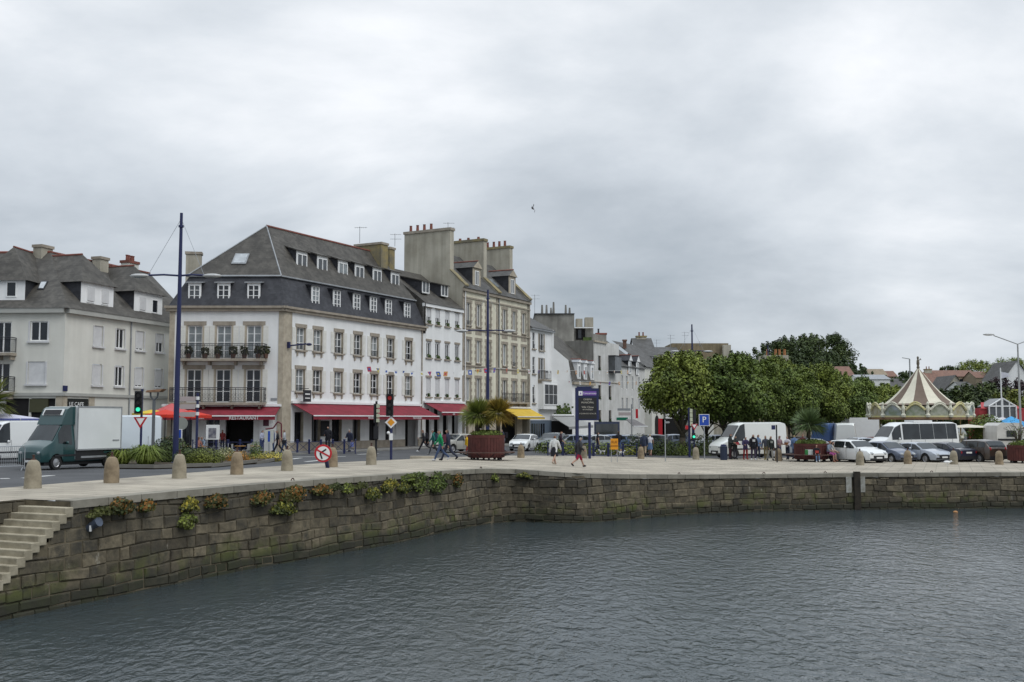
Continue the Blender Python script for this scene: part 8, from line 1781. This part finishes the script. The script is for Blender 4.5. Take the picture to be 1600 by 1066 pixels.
person('person with a white cap half hidden behind the big planter', 751, 704, 1.7, 270, 'stand', 0, ('down', 'down'), 0, (.25, .08, .07), BK, BK, 'brown', 2, 2, 0, cap=(.7, .7, .7), group=GW)
person('person in brown behind the left palm of the big planter', 739, 703, 1.55, 250, 'stand', 0, ('down', 'down'), 0, (.22, .10, .06), BK, BK, 'red', 2, 2, 0, group=GW)
person('man in dark coat and black cap at the nose of the white van', 1141, 718, 1.76, 330, 'stand', 0, ('down', 'bent'), .03, (.025, .03, .028), (.06, .02, .025), BK, 'black', 2, 2, 1, cap=BK, group=GQ)
person('person with a bright red scarf down the front facing the man in the cap', 1149, 718, 1.6, 300, 'stand', 0, ('bent', 'bent'), 0, (.03, .03, .03), (.04, .04, .05), BK, 'brown', 2, 2, 1, bag=('front', (.42, .03, .05)), group=GQ)
person('white haired woman in purple jacket and red trousers', 1165, 718.5, 1.56, 280, 'stand', .08, ('bent', 'bent'), .08, (.05, .04, .10), (.28, .02, .02), (.3, .05, .04), 'white', 2, 2, 1, group=GQ)
person('man in black hooded top with a round white chest print', 1177.5, 719.5, 1.74, 270, 'stand', .08, ('down', 'down'), 0, BK, (.06, .045, .08), (.7, .7, .7), 'grey', 2, 2, 1, logo=(.6, .6, .6), hood=BK, group=GQ)
person('man in light blue shirt just behind the white chest print', 1184.5, 718, 1.70, 300, 'stand', .06, ('down', 'bent'), .05, (.14, .21, .34), NV, (.3, .3, .3), 'brown', 2, 2, 0, group=GQ)
person('person in grey jacket and khaki trousers behind the man with the open coat', 1197, 719.3, 1.66, 240, 'stand', .12, ('down', 'down'), .1, (.08, .085, .11), (.23, .18, .09), (.3, .24, .05), 'brown', 2, 2, 0, group=GQ)
person('balding man in open black coat over a grey jumper walking towards us', 1204, 720.3, 1.66, 285, 'walk', .2, ('swing', 'swing'), .1, (.03, .025, .025), (.30, .29, .26), BK, 'blond', 2, 2, 1, logo=(.30, .32, .29), group=GQ)
person('dark haired woman in pink and grey top perched by the thin dark post', 1218, 719, 1.64, 300, 'stand', .1, ('bent', 'bent'), .02, (.34, .22, .24), (.09, .11, .20), BK, 'black', 1, 2, 0, group=GQ)
person('woman in white cardigan with an orange brown bag near the planter bench', 1231, 718.5, 1.6, 230, 'stand', .1, ('bent', 'bent'), .05, (.66, .64, .70), NV, BK, 'grey', 2, 2, 0, bag=('front', (.30, .13, .05)), group=GQ)
person('woman in a denim blue jacket with her back to us at the planter', 1242, 718, 1.66, 100, 'stand', .05, ('down', 'down'), 0, (.12, .19, .34), (.03, .04, .09), BK, 'blond', 2, 2, 1, group=GQ)
person('ginger haired person looking over the palm planter', 1254, 714, 1.66, 280, 'stand', 0, ('bent', 'bent'), .1, (.10, .03, .03), BK, BK, 'red', 2, 2, 0, group=GQ)
GS = 'people sitting on the planter bench'; cc2 = c2
def seated(lb, ang, h, **k):
    a = R(ang); p = Vector((cc2.x + math.cos(a) * 1.42, cc2.y + math.sin(a) * 1.42)); Yq = p.y; px_ = 800 + 1600 * 1.003 * p.x / p.y
    return person(lb, px_, 0, h, ang, 'sit', .2, k.pop('arms', ('lap', 'lap')), k.pop('lean', .15), Y=Yq, seat=0.02, group=GS, **k)
seated('child in black top and jeans holding something red on the planter bench', -92, 1.42, top=BK, bot=(.12, .20, .33), hair='blond', shoe=(.5, .5, .5), sleeve=2, bag=('front', (.45, .06, .05)))
seated('dark haired person in pale beige jumper at the right end of the bench', -35, 1.66, top=(.52, .48, .40), bot=(.08, .08, .08), hair='black', sleeve=2)
seated('bare legged man in plaid shirt and pink shorts with crossed legs on the bench', -50, 1.76, top=(.20, .24, .30), bot=(.36, .08, .24), hair='red', sleeve=1, legs=1, shoe=(.2, .08, .05))
a = R(-112); t = thing('shopping_bag', 'green and white shopping bag standing on the planter bench', 'bag', (cc2.x + math.cos(a) * 1.4, cc2.y + math.sin(a) * 1.4, cc2.z + .5)); q = Vector((cc2.x + math.cos(a) * 1.4, cc2.y + math.sin(a) * 1.4, cc2.z + .5)); m = M(); m.box(q + Vector((0, 0, .18)), (.52, .2, .36), 0, top=.95); m.build('bag_body', cloth((.60, .64, .62)), t); m = M(); m.box(q + Vector((-.17, -.012, .18)), (.18, .2, .34)); m.build('green_panel', cloth((.04, .22, .06)), t)
GT = 'guests of the restaurant terrace'
for lb, px, Y, col, hr, fc_ in (('terrace guest in yellow and black near the back of the pale van', 233, 71.5, (.5, .34, .03), 'black', 300), ('terrace guest in blue under the left scarlet parasol', 258, 72, (.08, .15, .30), 'brown', 60), ('terrace guest with dark hair beside the left scarlet parasol pole', 251, 72.3, BK, 'black', 350), ('terrace guest in pale top under the right scarlet parasol', 287, 73, (.42, .40, .36), 'black', 200), ('pink faced terrace guest left of the white poster stand', 310, 72.3, (.45, .22, .18), 'blond', 330), ('terrace guest in light blue beside the white poster stand', 318, 72.6, (.25, .34, .44), 'grey', 240)):
    person(lb, px, 0, 1.7, fc_, 'sit', .2, ('lap', 'lap'), .1, col, NV, BK, hr, 1, 2, 0, Y=Y, seat=-.08, group=GT)
# small dogs and a pushchair
def dog(lb, px, py, h, ang, col):
    c = G(px, py); t = thing('dog', lb, 'dog', c, None, R(ang), local=True); V = [(0, 0, h * .68), (h * .42, 0, h * .70), (-h * .42, 0, h * .68), (h * .62, 0, h * .98), (h * .92, 0, h * .94)]; E = [(0, 1), (0, 2), (1, 3), (3, 4)]; Rr_ = [.16 * h, .18 * h, .14 * h, .12 * h, .05 * h]
    for x_, s_ in ((.42, 1), (.42, -1), (-.42, 1), (-.42, -1)):
        r0 = 1 if x_ > 0 else 2; V += [(x_ * h, s_ * .10 * h, h * .42), (x_ * h - (.06 * h if x_ < 0 else -.02 * h), s_ * .1 * h, h * .2), (x_ * h + .02, s_ * .1 * h, .03)]; n_ = len(V); E += [(r0, n_ - 3), (n_ - 3, n_ - 2), (n_ - 2, n_ - 1)]; Rr_ += [.08 * h, .045 * h, .04 * h]
    V += [(-.6 * h, 0, .85 * h), (-.7 * h, 0, 1.05 * h)]; E += [(2, len(V) - 2), (len(V) - 2, len(V) - 1)]; Rr_ += [.05 * h, .03 * h]; V += [(h * .58, h * .07, h * 1.14), (h * .58, -h * .07, h * 1.14)]; E += [(3, len(V) - 2), (3, len(V) - 1)]; Rr_ += [.03 * h, .03 * h]
    me = body_mesh([Vector(v) for v in V], Rr_, E); me.name = 'body'; me.materials.clear(); me.materials.append(cloth(col)); o = bpy.data.objects.new('body', me); sc.collection.objects.link(o); o.parent = t
dog('small white dog behind the blue railing left of the works sign', 941, 711, .42, 190, (.62, .61, .58)); dog('small white dog at the feet of the man in black T-shirt', 971, 712.5, .42, 20, (.64, .63, .60)); dog('little black dog between the couple seen from behind', 1011, 714, .34, 170, BK)

# prototypes have done their work
def kill(o):
    for n in KIDS.get(o.name, ()): kill(bpy.data.objects[n])
    bpy.data.objects.remove(o)
for o in PROTO: kill(o)
